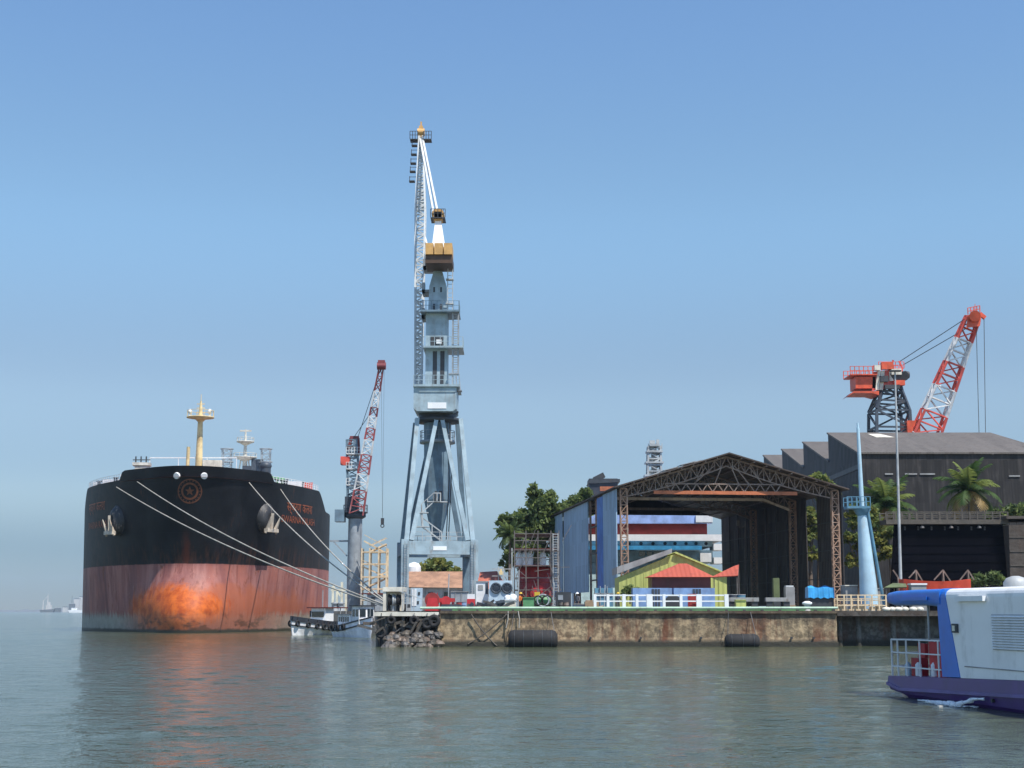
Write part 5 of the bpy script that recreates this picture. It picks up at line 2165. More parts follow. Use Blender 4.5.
for px in (508, 518):
    mb = MB()
    p, q_ = P(px, 611, QY - .28), P(px - 2 if px < 510 else px + 1, 628, QY - .45)
    mb.tube([p, p.lerp(q_, .5) + V((.1, 0, 0)), q_], .06, 6)
    tag(mb.build("hanging_rope", "rope", None, tuple(p)), "pale rope end hanging above the large fender, %s of two" % ("left" if px < 510 else "right"), "rope", "ropes hanging on the quay wall")

# timber dolphin with tyres, quay corner
dl = thing("landing_stage", "dark timber landing stage on piles at the quay's left end", "landing stage", (X(408, QY), QY, 0))
lx0, lx1 = X(376, QY), X(440, QY)
mb = MB()
mb.box(lx0, lx1 - .1, QY - .1, QY + 5, GZ - .42, GZ - .12)
mb.build("deck", "stone", dl)
mb = MB()
mb.box(lx0 - .15, lx1 - .1, QY - .3, QY - .11, GZ - .5, GZ - .1)
mb.build("edge_beam", "cream_paint", dl)
for i in range(8):
    for y in (QY + .2, QY + 2.6):
        x = lx0 + .2 + (lx1 - lx0 - .5) * i / 7
        mb = MB()
        mb.cyl((x, y, -1.5), (x, y, GZ - .43), .2, .17, 9)
        mb.build("pile", "scrap", dl)
mb = MB()
mb.box(lx0 + .3, lx1, QY + 4.2, QY + 4.6, -1.5, GZ - .45)
mb.build("back_wall", "dark_concrete", dl)
mb = MB()
mb.bar(P(398, 646, QY - .3), P(440, 614, QY - .3), .12)
mb.bar(P(384, 640, QY - .3), P(418, 616, QY - .3), .1)
mb.build("brace", "scrap", dl)
k = 0
for px, py, r in ((434, 621, .66), (427, 623.5, .6), (381, 633, .55), (391, 620, .45), (414, 620.5, .5)):
    c_ = P(px, py, QY - .55)
    mb = MB()
    mb.torus(c_, r * .68, r * .32, "Y", 18, 8)
    mb.bar(c_ + V((0, 0, r)), V((c_.x, QY - .35, GZ - .2)), .05)
    o = mb.build("tyre", "rubber", None, tuple(c_))
    tag(o, "worn black tyre hung as a fender on the timber landing stage", "tyre", "tyres hung on the landing stage")
for i in range(16):
    a_ = P(random.uniform(376, 432), random.uniform(616, 634), QY - random.uniform(.1, .9))
    b_ = a_ + V((random.uniform(-2.2, 2.2), random.uniform(-.3, .3), random.uniform(-1.2, .5)))
    mb = MB()
    mb.bar(a_, b_, random.uniform(.12, .3), random.uniform(.12, .3))
    o = mb.build("broken_timber", random.choice(["scrap", "stone", "bark"]), None, tuple(a_))
    tag(o, "broken timber baulk jammed under the landing stage", "timber", "broken timbers under the landing stage")
# rubble heap in front of it: boulders
for i in range(96):
    px = random.uniform(389, 441)
    t = random.random()
    r = random.uniform(.2, .62)
    y = QY - 2.6 + 2.2 * t
    c_ = V((X(px, QY), y, -.1 + t * 1.35 + random.uniform(-.1, .15)))
    mb = MB()
    n, mrow = 7, 4
    vs, fs = [], []
    for a in range(mrow + 1):
        th = math.pi * a / mrow
        for b in range(n):
            f_ = 2 * math.pi * b / n
            k = r * random.uniform(.72, 1.15)
            vs.append(c_ + V((k * math.sin(th) * math.cos(f_), k * math.sin(th) * math.sin(f_), .75 * k * math.cos(th))))
    for a in range(mrow):
        for b in range(n):
            fs.append((a * n + b, a * n + (b + 1) % n, (a + 1) * n + (b + 1) % n, (a + 1) * n + b))
    mb.add(vs, fs)
    o = mb.build("boulder", random.choice(["stone", "stone", "scrap", "bark"]), None, tuple(c_))
    tag(o, "rough dark boulder in the rubble heap at the foot of the landing stage", "boulder", "boulders heaped by the landing stage")


# ------------------------------------------------------------------ things standing on the quay
def gthing(name, label, cat, px, Y, group=None):
    return thing(name, label, cat, (X(px, Y), Y, GZ), group)


def bx(mb, px0, px1, py0, py1, Y, dep):
    z1, z0 = Zp(py0, Y), Zp(py1, Y)
    if py1 >= 609:
        z0 = GZ
    mb.box(X(px0, Y), X(px1, Y), Y, Y + dep, z0, z1)
    return mb


def simple(name, label, cat, m_, px0, px1, py0, Y, dep, extra=None, group=None):
    t = gthing(name, label, cat, (px0 + px1) / 2, Y, group)
    mb = MB()
    bx(mb, px0, px1, py0, 609, Y, dep)
    mb.build("body", m_, t)
    for nm, mm, a0, a1, b0, b1, y, d in extra or ():
        mb = MB()
        bx(mb, a0, a1, b0, b1, y, d)
        mb.build(nm, mm, t)
    return t


# white open frame cabin with hoses
t = gthing("pump_cabin", "white open-fronted cabin with dark hose reels at the landing stage", "cabin", 394, 151.5)
mb = MB()
for a in ((383, 386, 589, 609), (401.5, 404, 589, 609)):
    bx(mb, *a, 151.5, .5)
bx(mb, 382.5, 404.5, 587, 591.5, 151.4, 3)
bx(mb, 383, 404, 591.6, 609, 153.6, .3)
mb.build("frame", "cream_paint", t)
for i, px in enumerate((389, 393.5, 398)):
    mb = MB()
    c_ = P(px, 600, 152.2)
    mb.torus(c_, .5, .13, "X", 18, 7)
    mb.torus(c_ + V((.2, 0, 0)), .42, .12, "X", 18, 7)
    mb.lathe((c_.x, c_.y, GZ), [(.2, 0), (.12, c_.z - GZ)], 8)
    mb.build("hose_reel", "rubber" if i != 1 else "post_grey", t)
simple("electric_cabinet", "pale blue electric cabinet with dark dials beside the white cabin", "cabinet", "pale_blue", 411, 422, 588, 150.5, 1.2,
       (("door", "white_paint", 412, 416.5, 589.5, 606, 150.45, .045), ("dial", "steel_dark", 418, 420, 592, 595, 150.45, .045), ("dial", "steel_dark", 417, 419, 601, 604, 150.45, .045)))
t = gthing("pipe_frame", "bare grey pipe frame with ladder between the white cabin and blue cabinet", "frame", 408, 149.5)
mb = MB()
for px in (403, 407, 411, 414):
    p = P(px, 588, 149.5)
    mb.bar((p.x, 149.5, GZ), p, .08)
for py in (589, 596, 603):
    mb.bar(P(403, py, 149.5), P(414, py, 149.5), .07)
mb.bar(P(399, 591, 149.4), P(424, 600, 149.4), .07)
mb.build("tubes", "post_grey", t)
t = gthing("red_winch", "red motor winch with a red boom on the quay under the tall crane", "winch", 437, 150)
mb = MB()
for y in (150, 151.6):
    mb.prism([(X(425, 150), y, GZ), (X(439, 150), y, GZ), (X(437, 150), y, Zp(598, 150)), (X(428, 150), y, Zp(598, 150))], (0, .12, 0))
mb.box(X(424, 150), X(440, 150), 149.8, 152, GZ + .02, GZ + .2)
mb.build("frame", "red_paint", t)
mb = MB()
c_ = P(432, 600, 150.2)
mb.lathe(c_, [(.75, 0), (.75, .1), (.45, .12), (.45, 1.1), (.75, 1.12), (.75, 1.22)], 18, "Y")
mb.build("drum", "tank_red", t)
mb = MB()
mb.bar(P(434, 600.5, 150.6), P(455, 600, 150.6), .55, .5, .4)
mb.cyl(P(446, 601, 150.2), P(446, 601, 151), .5, .5, 12)
for px in (441, 453):
    p = P(px, 602, 150.6)
    mb.bar((p.x, p.y, GZ), p, .22)
mb.build("boom", "red_paint", t)
mb = MB()
for px in (431, 434, 437):
    mb.bar(P(px, 598, 150.5), P(px + .5, 592.5, 150.5), .06)
mb.build("lever", "red_paint", t)
simple("steel_plate_stack", "low stack of dark steel plates in front of the red winch boom", "plates", "steel_navy", 441, 462, 605, 149, 1.2,
       (("top_plate", "steel_dark", 442, 460, 604.2, 604.9, 149.1, 1),))
simple("grey_container", "plain grey container behind the red winch boom", "container", "steel_grey", 451, 468, 592, 156, 2.4,
       (("roof_rim", "sheet_grey", 450.7, 468.3, 591.3, 591.9, 155.9, 2.6), ("door_rib", "sheet_grey", 455, 455.6, 593, 607, 155.94, .05), ("door_rib", "sheet_grey", 461, 461.6, 593, 607, 155.94, .05)))
simple("red_skip", "small red skip with white upper panel right of the grey container", "skip", "red_paint", 467, 475, 599, 151, 1.0,
       (("panel", "white_paint", 467.3, 474.7, 594, 598.9, 151.1, .8), ("base", "green_paint", 466.6, 475.4, 606.5, 609, 150.9, 1.2)))
t = simple("generator_set", "white and blue generator container with a blue door strip left of the twin-fan unit", "generator", "white_paint", 476, 488, 582, 158, 2.6,
           (("door", "steel_navy", 485.5, 488.2, 583, 594, 157.94, .05), ("roof", "sheet_grey", 475.6, 488.4, 581, 581.9, 157.9, 2.8), ("louvre", "sheet_grey", 478, 483, 585, 590, 157.95, .04)))
# twin-fan unit
t = gthing("cooling_unit", "pale blue cooling unit with two large round dark fans", "cooler", 500, 156)
mb = MB()
bx(mb, 489, 512, 580.5, 609, 156, 2.2)
mb.build("casing", "pale_blue", t)
for px in (496, 507):
    mb = MB()
    c_ = P(px, 588, 155.9)
    mb.torus(c_, .5, .1, "Y", 20, 6)
    mb.cyl(c_ - V((0, .0, 0)), c_ + V((0, .09, 0)), .48, .48, 20)
    for i in range(4):
        t_2 = math.pi * i / 4
        d_ = V((math.cos(t_2), 0, math.sin(t_2))) * .48
        mb.bar(c_ - d_ - V((0, .05, 0)), c_ + d_ - V((0, .05, 0)), .06)
    mb.build("fan", "steel_navy", t)
# scrap heap: separate bent pieces
for i in range(26):
    px = random.uniform(476, 506)
    a_ = V((X(px, 150), 150 + random.uniform(-.8, 1.5), GZ + random.uniform(.05, .3)))
    hgt = max(.2, 1.1 - abs(px - 494) * .05)
    mb = MB()
    b_ = a_ + V((random.uniform(-1.2, 1.2), random.uniform(-.4, .4), random.uniform(.1, hgt)))
    c2_ = b_ + V((random.uniform(-.9, .9), random.uniform(-.3, .3), random.uniform(-.3, .35)))
    mb.bar(a_, b_, random.uniform(.08, .25), random.uniform(.1, .4))
    mb.bar(b_, c2_, random.uniform(.08, .2), random.uniform(.1, .4))
    o = mb.build("scrap_piece", random.choice(["scrap", "steel_dark", "steel_rust", "steel_navy"]), None, tuple(a_))
    tag(o, "bent piece of dark scrap metal in the heap below the twin-fan unit", "scrap metal", "scrap metal heaped on the quay")
for i in range(34):
    px = random.choice((random.uniform(443, 475), random.uniform(520, 556), random.uniform(556, 604)))
    y = random.uniform(148.6, 151.5)
    a_ = V((X(px, y), y, GZ + random.uniform(.04, .25)))
    d_ = V((random.uniform(-1.6, 1.6), random.uniform(-.5, .5), random.uniform(.0, .45)))
    mb = MB()
    if i % 3:
        r_ = random.uniform(.04, .11)
        mb.cyl(a_, a_ + d_, r_, r_, 8)
    else:
        mb.bar(a_, a_ + d_ * .6, random.uniform(.15, .4), random.uniform(.1, .35))
    o = mb.build("steel_offcut", random.choice(["scrap", "steel_rust", "steel_grey", "steel_dark", "wood_crate"]), None, tuple(a_))
    tag(o, "loose length of steel lying in the clutter along the quay edge", "steel offcut", "steel offcuts littering the quay edge")
simple("packing_case", "cream packing case with white bags on top near the green skip", "crate", "cream_paint", 505, 516, 600.5, 149.6, 1.2,
       (("lid", "white_paint", 504.7, 516.3, 599.5, 600.4, 149.5, 1.4),))
for px, py, r, lab in ((507.5, 596.5, .36, "white bag lying on the left of the cream packing case"), (513, 594.5, .44, "larger white bag heaped on the right of the cream packing case")):
    c_ = P(px, 599.4, 150.2)
    mb = MB()
    mb.lathe((c_.x, c_.y, c_.z), [(r * .8, 0), (r, r * .3), (r * .8, r * .9), (r * .3, r * 1.25)], 10)
    tag(mb.build("white_bag", "plate_white", None, tuple(c_)), lab, "bag", "white bags on the packing case")
simple("green_skip", "green steel skip at the foot of the red tank", "skip", "green_paint", 523, 534, 598, 149.5, 1.5,
       (("rim", "green_paint", 522.7, 534.3, 597.3, 597.9, 149.4, 1.7),))
t = gthing("hose_machine", "dark green pump machine wrapped in looped hoses before the red tank", "pump", 543, 149.6)
mb = MB()
mb.box(X(535, 150), X(551, 150), 149.8, 151, GZ + .05, GZ + .45)
mb.lathe(P(543, 601, 150.4), [(.5, -.8), (.55, -.3), (.55, .5), (.3, .9)], 14, "X")
mb.build("body", "green_paint", t)
for px, r in ((538, .45), (543, .6), (547, .5)):
    mb = MB()
    c_ = P(px, 600.5, 149.5)
    mb.torus(V((c_.x, 149.6, max(c_.z, GZ + r + .12))), r, .09, "Y", 18, 6)
    mb.build("hose", "steel_grey" if px == 543 else "rubber", t)
simple("yellow_cover", "small yellow cap of a machine standing behind the looped hoses", "machine", "helmet_yellow", 534.5, 540, 592, 151.5, .7,
       (("base", "steel_dark", 534, 540.5, 599, 609, 151.3, .15),))
# red tank in its scaffold
ty_ = 157.5
t = gthing("red_tank", "round rust red storage tank inside the scaffold", "tank", 535.5, ty_)
mb = MB()
c_ = V((X(535.5, ty_), ty_ + 2, GZ))
rt = M(17, ty_)
zt = Zp(567.5, ty_)
mb.lathe(c_, [(rt, .1), (rt, zt - GZ), (rt * .6, zt - GZ + .3), (.2, zt - GZ + .4)], 28)
sh_ = mb.build("shell", "tank_red", t)
mb = MB()
for k in range(1, 6):
    mb.torus(c_ + V((0, 0, k * (zt - GZ) / 6)), rt + .02, .05, "Z", 28, 5)
mb.build("stiffener", "tank_red", sh_)
mb = MB()
cc_ = V((c_.x + .4, c_.y - rt + .12, GZ + 2.0))
mb.cyl(cc_ + V((0, .1, 0)), cc_ - V((0, .15, 0)), .75, .75, 18)
mb.build("manhole_cover", "red_paint", sh_)
sc_ = thing("scaffold_tower", "dark pipe scaffold with planked levels enclosing the red tank", "scaffold", (X(536, ty_), ty_ - .6, GZ))
mb = MB()
sx = [X(p, ty_) for p in (514.5, 526, 538, 551, 559)]
for y in (ty_ - .8, ty_ + 4.6):
    for x in sx:
        mb.bar((x, y, GZ), (x, y, Zp(531, ty_)), .11)
    for py in (534, 541, 550, 558, 566, 578, 590):
        mb.bar((sx[0], y, Zp(py, ty_)), (sx[-1], y, Zp(py, ty_)), .09)
    for a in range(4):
        mb.bar((sx[a], y, Zp(566, ty_)), (sx[a + 1], y, Zp(536, ty_)), .07)
for x in sx:
    for py in (536, 550, 566):
        mb.bar((x, ty_ - .8, Zp(py, ty_)), (x, ty_ + 4.6, Zp(py, ty_)), .09)
for k in range(26):
    a_ = V((random.choice(sx) + random.uniform(-.4, .4), ty_ - 1.0 - random.random() * .5, GZ + random.uniform(.3, 7.4)))
    mb.bar(a_, a_ + V((random.uniform(-1.6, 1.6), 0, random.uniform(-.2, 2.2))), .06)
mb.build("pipe_frame", "scaffold_grey", sc_)
mb = MB()
for py in (536, 550, 566.5):
    mb.box(sx[0], sx[-1], ty_ - .75, ty_ + 4.5, Zp(py, ty_) + .06, Zp(py, ty_) + .14)
mb.build("plank_level", "maroon_wall", sc_)
mb = MB()
x0, x1 = X(553, ty_), X(558, ty_)
for i in range(30):
    z = GZ + .3 + i * .27
    mb.bar((x0, ty_ - 1.0, z), (x1, ty_ - 1.0, z), .05)
mb.bar((x0, ty_ - 1.0, GZ), (x0, ty_ - 1.0, Zp(534, ty_)), .08)
mb.bar((x1, ty_ - 1.0, GZ), (x1, ty_ - 1.0, Zp(534, ty_)), .08)
mb.build("ladder", "post_grey", sc_)
# pale gas cylinders on the upper level
for i, px in enumerate((519, 525, 530, 543)):
    c_ = V((X(px, ty_), ty_ + .3, Zp(566.5, ty_) + .15))
    mb = MB()
    mb.lathe(c_, [(.34, 0), (.36, .2), (.36, 1.15), (.2, 1.45), (.09, 1.5), (.09, 1.65)], 12)
    tag(mb.build("gas_cylinder", "white_paint", None, tuple(c_)), "pale gas cylinder standing on the scaffold level above the red tank", "gas cylinder", "gas cylinders on the scaffold")
# clutter under the blue panels
simple("dark_compressor", "dark boxy compressor under the left end of the blue panels", "compressor", "steel_dark", 556, 571, 592, 152, 2,
       (("pipe", "steel_grey", 558, 559, 587, 592, 152.3, .2), ("panel", "steel_grey", 558, 563, 595, 600, 151.94, .05)))
simple("timber_stack", "stack of brown timber baulks beside the white railing's left end", "timber", "wood_crate", 585, 599, 601.5, 149.5, 1.6,
       (("top_baulk", "wood_crate", 586, 598, 600.2, 601.4, 149.7, 1.1), ("bearer", "steel_dark", 587, 588, 606, 609, 149.4, .09), ("bearer", "steel_dark", 596, 597, 606, 609, 149.4, .09)))
simple("teal_rack", "teal steel rack standing under the near blue panel", "rack", "brace_blue", 595, 613, 588, 160, 1.4,
       (("shelf", "steel_grey", 594.6, 613.4, 593, 593.8, 159.8, 1.7), ("upright", "steel_grey", 600, 600.8, 586, 609, 159.8, .15), ("upright", "steel_grey", 607, 607.8, 586, 609, 159.8, .15)))
simple("sheet_pile", "pile of flat grey sheets just left of the brown timber stack", "sheets", "steel_grey", 574, 585, 604.5, 150, 1.6,
       (("top_sheet", "sheet_grey", 573.5, 584, 603.6, 604.3, 149.9, 1.5),))

for px, y, m_, lab in ((459, 152.5, "tank_red", "dark red oil drum standing right of the red winch boom"), (463.5, 152.8, "blue_paint", "blue oil drum beside the dark red one near the grey container"),
                      (561, 150.6, "scrap", "blackened oil drum in front of the dark compressor, left one"), (566, 150.4, "steel_rust", "rusty oil drum in front of the dark compressor, right one"),
                      (592, 151.4, "brace_blue", "teal oil drum behind the brown timber stack")):
    t = gthing("oil_drum", lab, "drum", px, y, "oil drums on the quay")
    c_ = V((X(px, y), y, GZ))
    mb = MB()
    mb.lathe(c_, [(.29, 0), (.3, .02), (.29, .3), (.305, .32), (.29, .34), (.29, .6), (.305, .62), (.29, .64), (.29, .9)], 16)
    mb.build("barrel", m_, t)
    mb = MB()
    mb.torus(c_ + V((0, 0, .9)), .285, .02, "Z", 16, 5)
    mb.build("rim", "steel_dark", t)
for px, y, top, lab in ((448, 153, 574, "thin bare steel post rising behind the red winch boom"), (472, 153, 580, "short thin steel post behind the small red skip"), (518, 152, 570, "thin steel post just left of the green skip"),
                        (553, 151.5, 583, "short steel post at the right foot of the scaffold"), (604, 151, 585, "thin steel post before the near blue panel")):
    mb = MB()
    b_ = V((X(px, y), y, GZ))
    mb.cyl(b_, P(px + 1, top, y), .07, .05, 8)
    mb.bar(b_, b_ + V((0, 0, .06)), .4)
    tag(mb.build("steel_post", "post_grey", None, tuple(b_)), lab, "post", "thin posts on the quay")
for px, y, w_, lab in ((457, 150.3, 1.3, "coil of orange hose lying right of the red winch"), (521, 149.3, .9, "coil of orange hose lying left of the green skip"), (581, 149.2, 1.0, "coil of orange hose lying before the grey sheet pile")):
    mb = MB()
    c_ = V((X(px, y), y, GZ))
    for k in range(4):
        mb.torus(c_ + V((0, 0, .07 + .1 * k)), w_ * (.5 - .03 * (k % 2)), .055, "Z", 18, 6)
    tag(mb.build("hose_coil", "rail_orange", None, tuple(c_)), lab, "hose", "hose coils on the quay")

# white railing by the quay edge
rl = gthing("white_railing", "thick white post and rail barrier on the quay below the huts", "railing", 655, 148.8)
mb = MB()
for px, wd in ((595, .28), (608, .28), (624, .34), (637, .28), (649.5, .6), (664, .28), (681, .28), (699, .55), (726.5, .4)):
    mb = MB()
    x = X(px, 148.8)
    mb.box(x - wd / 2, x + wd / 2, 148.65, 148.95, GZ + .02, Zp(594.2, 148.8))
    mb.build("post", "plate_white", rl)
mb = MB()
for py0, py1 in ((594.6, 596.0), (600.6, 601.8)):
    mb = MB()
    mb.box(X(593, 148.8), X(727, 148.8), 148.72, 148.88, Zp(py1, 148.8), Zp(py0, 148.8))
    mb.build("rail", "plate_white", rl)
simple("red_cabinet", "bright red fire cabinet behind the white railing", "cabinet", "red_paint", 688.5, 697, 594, 149.4, .7,
       (("door_frame", "tank_red", 689.5, 696, 595.5, 605, 149.35, .045),))
t = gthing("cable_drum", "dark cable drum standing behind the white railing", "cable drum", 673.5, 150.2)
mb = MB()
c_ = V((X(673.5, 150.2), 150.2, GZ + .82))
mb.lathe(c_, [(.82, 0), (.82, .08)], 22, "Y")
mb.lathe(c_ + V((0, .9, 0)), [(.82, 0), (.82, .08)], 22, "Y")
mb.build("flange", "steel_dark", t)
mb = MB()
mb.lathe(c_, [(.55, .09), (.55, .89)], 18, "Y")
mb.build("core", "rubber", t)
simple("lime_bin", "yellow green bin right of the white railing", "bin", "lime_wall", 736, 746, 600.5, 149.3, .9,
       (("lid", "lime_wall", 735.6, 746.4, 599.6, 600.4, 149.2, 1.1),))
for px0, px1, lab in ((729, 759, "long grey concrete beam on blocks, the one nearer the white railing"), (766, 791, "shorter grey concrete beam on blocks, nearer the white mushroom bollard")):
    t = gthing("concrete_beam", lab, "beam", (px0 + px1) / 2, 150.5, "concrete beams on the quay")
    mb = MB()
    mb.box(X(px0, 150.5), X(px1, 150.5), 150.5, 151.3, Zp(601.5, 150.5), Zp(597.5, 150.5))
    mb.build("beam", "sheet_grey", t)
    mb = MB()
    for px in (px0 + 4, px1 - 4):
        x = X(px, 150.5)
        mb.box(x - .3, x + .3, 150.6, 151.2, GZ, Zp(601.6, 150.5))
    mb.build("block", "steel_dark", t)
t = gthing("mushroom_bollard", "white topped mushroom bollard at the quay edge", "bollard", 807, 148)
mb = MB()
c_ = V((X(807, 148), 148, GZ))
mb.lathe(c_, [(.4, 0), (.32, .2), (.3, .6)], 14)
mb.build("stem", "post_grey", t)
mb = MB()
mb.lathe(c_, [(.3, .6), (.5, .68), (.5, .85), (.2, .98)], 14)
mb.build("cap", "plate_white", t)
# blue tarpaulined stack, drums, sacks
by_ = 158.5
t = gthing("tarpaulin_stack", "bright blue tarpaulin covering stacked goods inside the shed's right side", "tarpaulin", 822, by_)
mb = MB()
nx_ = 26
vs, fs = [], []
x0, x1 = X(808.5, by_), X(834.5, by_)
zt_, zb_ = Zp(586.5, by_), Zp(598, by_)
for i in range(nx_ + 1):
    x = x0 + (x1 - x0) * i / nx_
    w_ = .05 * math.sin(i * 1.1) + .03 * math.sin(i * 2.3)
    vs += [(x, by_ - .1 + w_, zb_ + .06 * math.sin(i * .9)), (x, by_ + w_ * .4, zt_ - .15), (x, by_ + .4, zt_ + .1 * math.sin(i * .45)), (x, by_ + 1.6, zt_ - .1), (x, by_ + 1.8, zb_)]
for i in range(nx_):
    for k in range(4):
        fs.append((i * 5 + k, i * 5 + 5 + k, i * 5 + 6 + k, i * 5 + k + 1))
fs += [(0, 1, 2, 3, 4), tuple(nx_ * 5 + k for k in (4, 3, 2, 1, 0))]
mb.add(vs, fs, False)
mb.build("tarpaulin", "tarp_blue", t)
mb = MB()
mb.box(x0 + .1, x1 - .1, by_ + .12, by_ + 1.6, GZ, zb_ + .3)
mb.build("pallet_load", "steel_dark", t)
for px, m_, lab in ((733, "steel_navy", "dark blue drum standing left of the lighter drum inside the shed"), (741, "brace_blue", "teal blue drum standing inside the shed's front")):
    t = gthing("steel_drum", lab, "drum", px, 160, "drums in the shed")
    mb = MB()
    c_ = V((X(px, 160), 160, GZ))
    mb.lathe(c_, [(.5, 0), (.5, .9), (.52, .95), (.5, 1.0), (.5, 1.75)], 16)
    mb.build("barrel", m_, t)
    mb = MB()
    mb.torus(c_ + V((0, 0, 1.75)), .49, .04, "Z", 16, 5)
    mb.build("rim", "post_grey", t)
t = simple("grey_sack_stack", "stack of pale grey sacks on a pallet inside the dark shed", "sacks", "sheet_grey", 786, 795, 587, 161, 1.2,
           (("pallet", "wood_crate", 785.5, 795.5, 605, 609, 160.9, .09), ("top_layer", "crane_white", 786.5, 794, 585.5, 586.9, 161.1, 1)))
simple("green_box", "dull green locker standing alone inside the dark shed", "locker", "dull_green", 774, 780, 578, 175, 1.0,
       (("base", "steel_dark", 773.5, 780.5, 600, 609, 174.9, .09),))
simple("pale_cabin", "low pale cabin left of the blue tower's foot", "cabin", "sheet_grey", 846, 858, 586, 157, 2.4,
       (("roof", "cream_paint", 845.5, 858.5, 585, 585.9, 156.8, 2.8),))
simple("pale_cabin", "small pale cabin right of the blue tower's foot", "cabin", "wall_grey", 873, 884, 589, 158, 2.0,
       (("roof", "sheet_grey", 872.5, 884.5, 588, 588.9, 157.9, 2.2),))

# buildings at the back
hy = 205.0
t = gthing("yard_house", "low grey yard house with a long brown tiled roof beneath the tall crane", "building", 436, hy)
mb = MB()
bx(mb, 405, 470, 587, 609, hy, 8)
wl_ = mb.build("wall", "wall_grey", t)
mb = MB()
e0, e1 = P(403, 587, hy - .6), P(471, 588, hy - .6)
r0, r1 = P(407, 571.5, hy + 4), P(464, 571.5, hy + 4)
mb.add([e0, e1, (e1.x, hy + 8.6, e1.z), (e0.x, hy + 8.6, e0.z), r0, r1], [(0, 1, 5, 4), (2, 3, 4, 5), (1, 2, 5), (3, 0, 4), (3, 2, 1, 0)])
mb.build("roof", "roof_brown", t)
mb = MB()
for px0, px1 in ((414, 419), (428, 433), (444, 449)):
    bx(mb, px0, px1, 592, 600, hy - .08, .07)
mb.build("window", "glass", t)
mb = MB()
mb.cyl(P(414, 575, hy + 5), P(414, 567, hy + 5), 1.0, 1.0, 14)
mb.lathe(P(414, 567, hy + 5), [(1.0, 0), (.7, .5), (.1, .7)], 14)
mb.build("water_tank", "white_paint", t)
t = gthing("red_roof_house", "small house with a bright red roof left of the broadleaf tree", "building", 492, 214)
mb = MB()
bx(mb, 479, 506, 588, 609, 214, 6)
mb.build("wall", "pale_blue", t)
mb = MB()
e0, e1 = P(476, 589, 213.5), P(508, 589, 213.5)
r0, r1 = P(480, 572, 217.5), P(497, 571, 217.5)
mb.add([e0, e1, (e1.x, 220.5, e1.z), (e0.x, 220.5, e0.z), r0, r1], [(0, 1, 5, 4), (2, 3, 4, 5), (1, 2, 5), (3, 0, 4), (3, 2, 1, 0)])
mb.build("roof", "roof_red", t)
mb = MB()
for px0, px1 in ((482, 486), (492, 496)):
    bx(mb, px0, px1, 593, 600, 213.92, .07)
mb.build("window", "glass", t)
t = gthing("flood_lamp_post", "thin post with twin yellow lamps and a rail in front of the drooping palm", "lamp post", 501, 170)
mb = MB()
for px in (498.5, 503.5, 512):
    mb.bar((X(px, 170), 170, GZ), P(px, 567 if px < 511 else 548, 170), .12)
mb.bar(P(492, 569, 170), P(513, 569, 170), .1)
mb.bar(P(492, 576, 170), P(513, 576, 170), .08)
mb.build("frame", "post_grey", t)
mb = MB()
mb.cbox(P(501, 573, 169.8), (.4, .4, .4))
mb.bar(P(501, 573, 169.8), P(501, 569, 169.8), .2)
mb.build("lamp", "mast_yellow", t)

# yellow scaffold with ramps, left
ys = 231.0
t = gthing("access_scaffold", "rusty yellow access scaffold with sloping ramps beside the slim crane", "scaffold", 374, ys)
mb = MB()
xs = [X(p, ys) for p in (361, 369, 378, 386)]
for y in (ys, ys + 2.6):
    for x in xs:
        mb.bar((x, y, GZ), (x, y, Zp(548, ys)), .22)
    for py in (552, 564, 577, 589, 600):
        mb.bar((xs[0], y, Zp(py, ys)), (xs[-1], y, Zp(py, ys)), .2)
for x in xs:
    for py in (552, 577):
        mb.bar((x, ys, Zp(py, ys)), (x, ys + 2.6, Zp(py, ys)), .12)
mb.build("pipe_frame", "scaffold_yellow", t)
mb = MB()
for a_, b_ in (((361, 590), (386, 578)), ((361, 566), (384, 576)), ((364, 541), (386, 553)), ((369, 552), (386, 544))):
    p, q_ = P(a_[0], a_[1], ys + .4), P(b_[0], b_[1], ys + .4)
    for y in (0, 1.8):
        mb.bar(p + V((0, y, 0)), q_ + V((0, y, 0)), .22)
        mb.bar(p + V((0, y, 1)), q_ + V((0, y, 1)), .1)
    mb.hexa([p, q_, q_ + V((0, 1.8, 0)), p + V((0, 1.8, 0)), p + V((0, 0, .1)), q_ + V((0, 0, .1)), q_ + V((0, 1.8, .1)), p + V((0, 1.8, .1))])
mb.build("ramp", "scaffold_yellow", t)
mb = MB()
mb.box(xs[0] - .3, xs[-1] + 1.0, ys - .3, ys + 3, Zp(594, ys), Zp(593, ys))
mb.build("shelter_roof", "maroon_wall", t)
simple("grey_hut", "grey hut with a dark door below the yellow scaffold", "hut", "steel_grey", 367, 382, 594.5, 227, 3,
       (("door", "steel_dark", 371, 375, 597, 609, 226.94, .05), ("roof", "maroon_wall", 366, 383, 593.4, 594.4, 226.7, 3.6)))
# light green-grey gear between tanker and slim crane
t = gthing("capstan_gear", "pale capstans and pipework on the quay between tanker and slim crane", "capstan", 339, 232)
mb = MB()
for px, hgt in ((333, 20), (337, 14), (342, 24), (346, 12)):
    mb.bar((X(px, 232), 232, GZ), P(px, 606 - hgt, 232), .35)
mb.bar(P(331, 590, 232), P(346, 590, 232), .3)
mb.bar(P(333, 586, 232), P(342, 598, 232), .25)
mb.build("pipework", "crane_cream", t)
mb = MB()
for px in (335, 341):
    mb.lathe((X(px, 231.5), 231.5, GZ), [(.7, 0), (.5, .4), (.4, 1.0), (.65, 1.2), (.2, 1.4)], 12)
mb.build("capstan", "steel_grey", t)


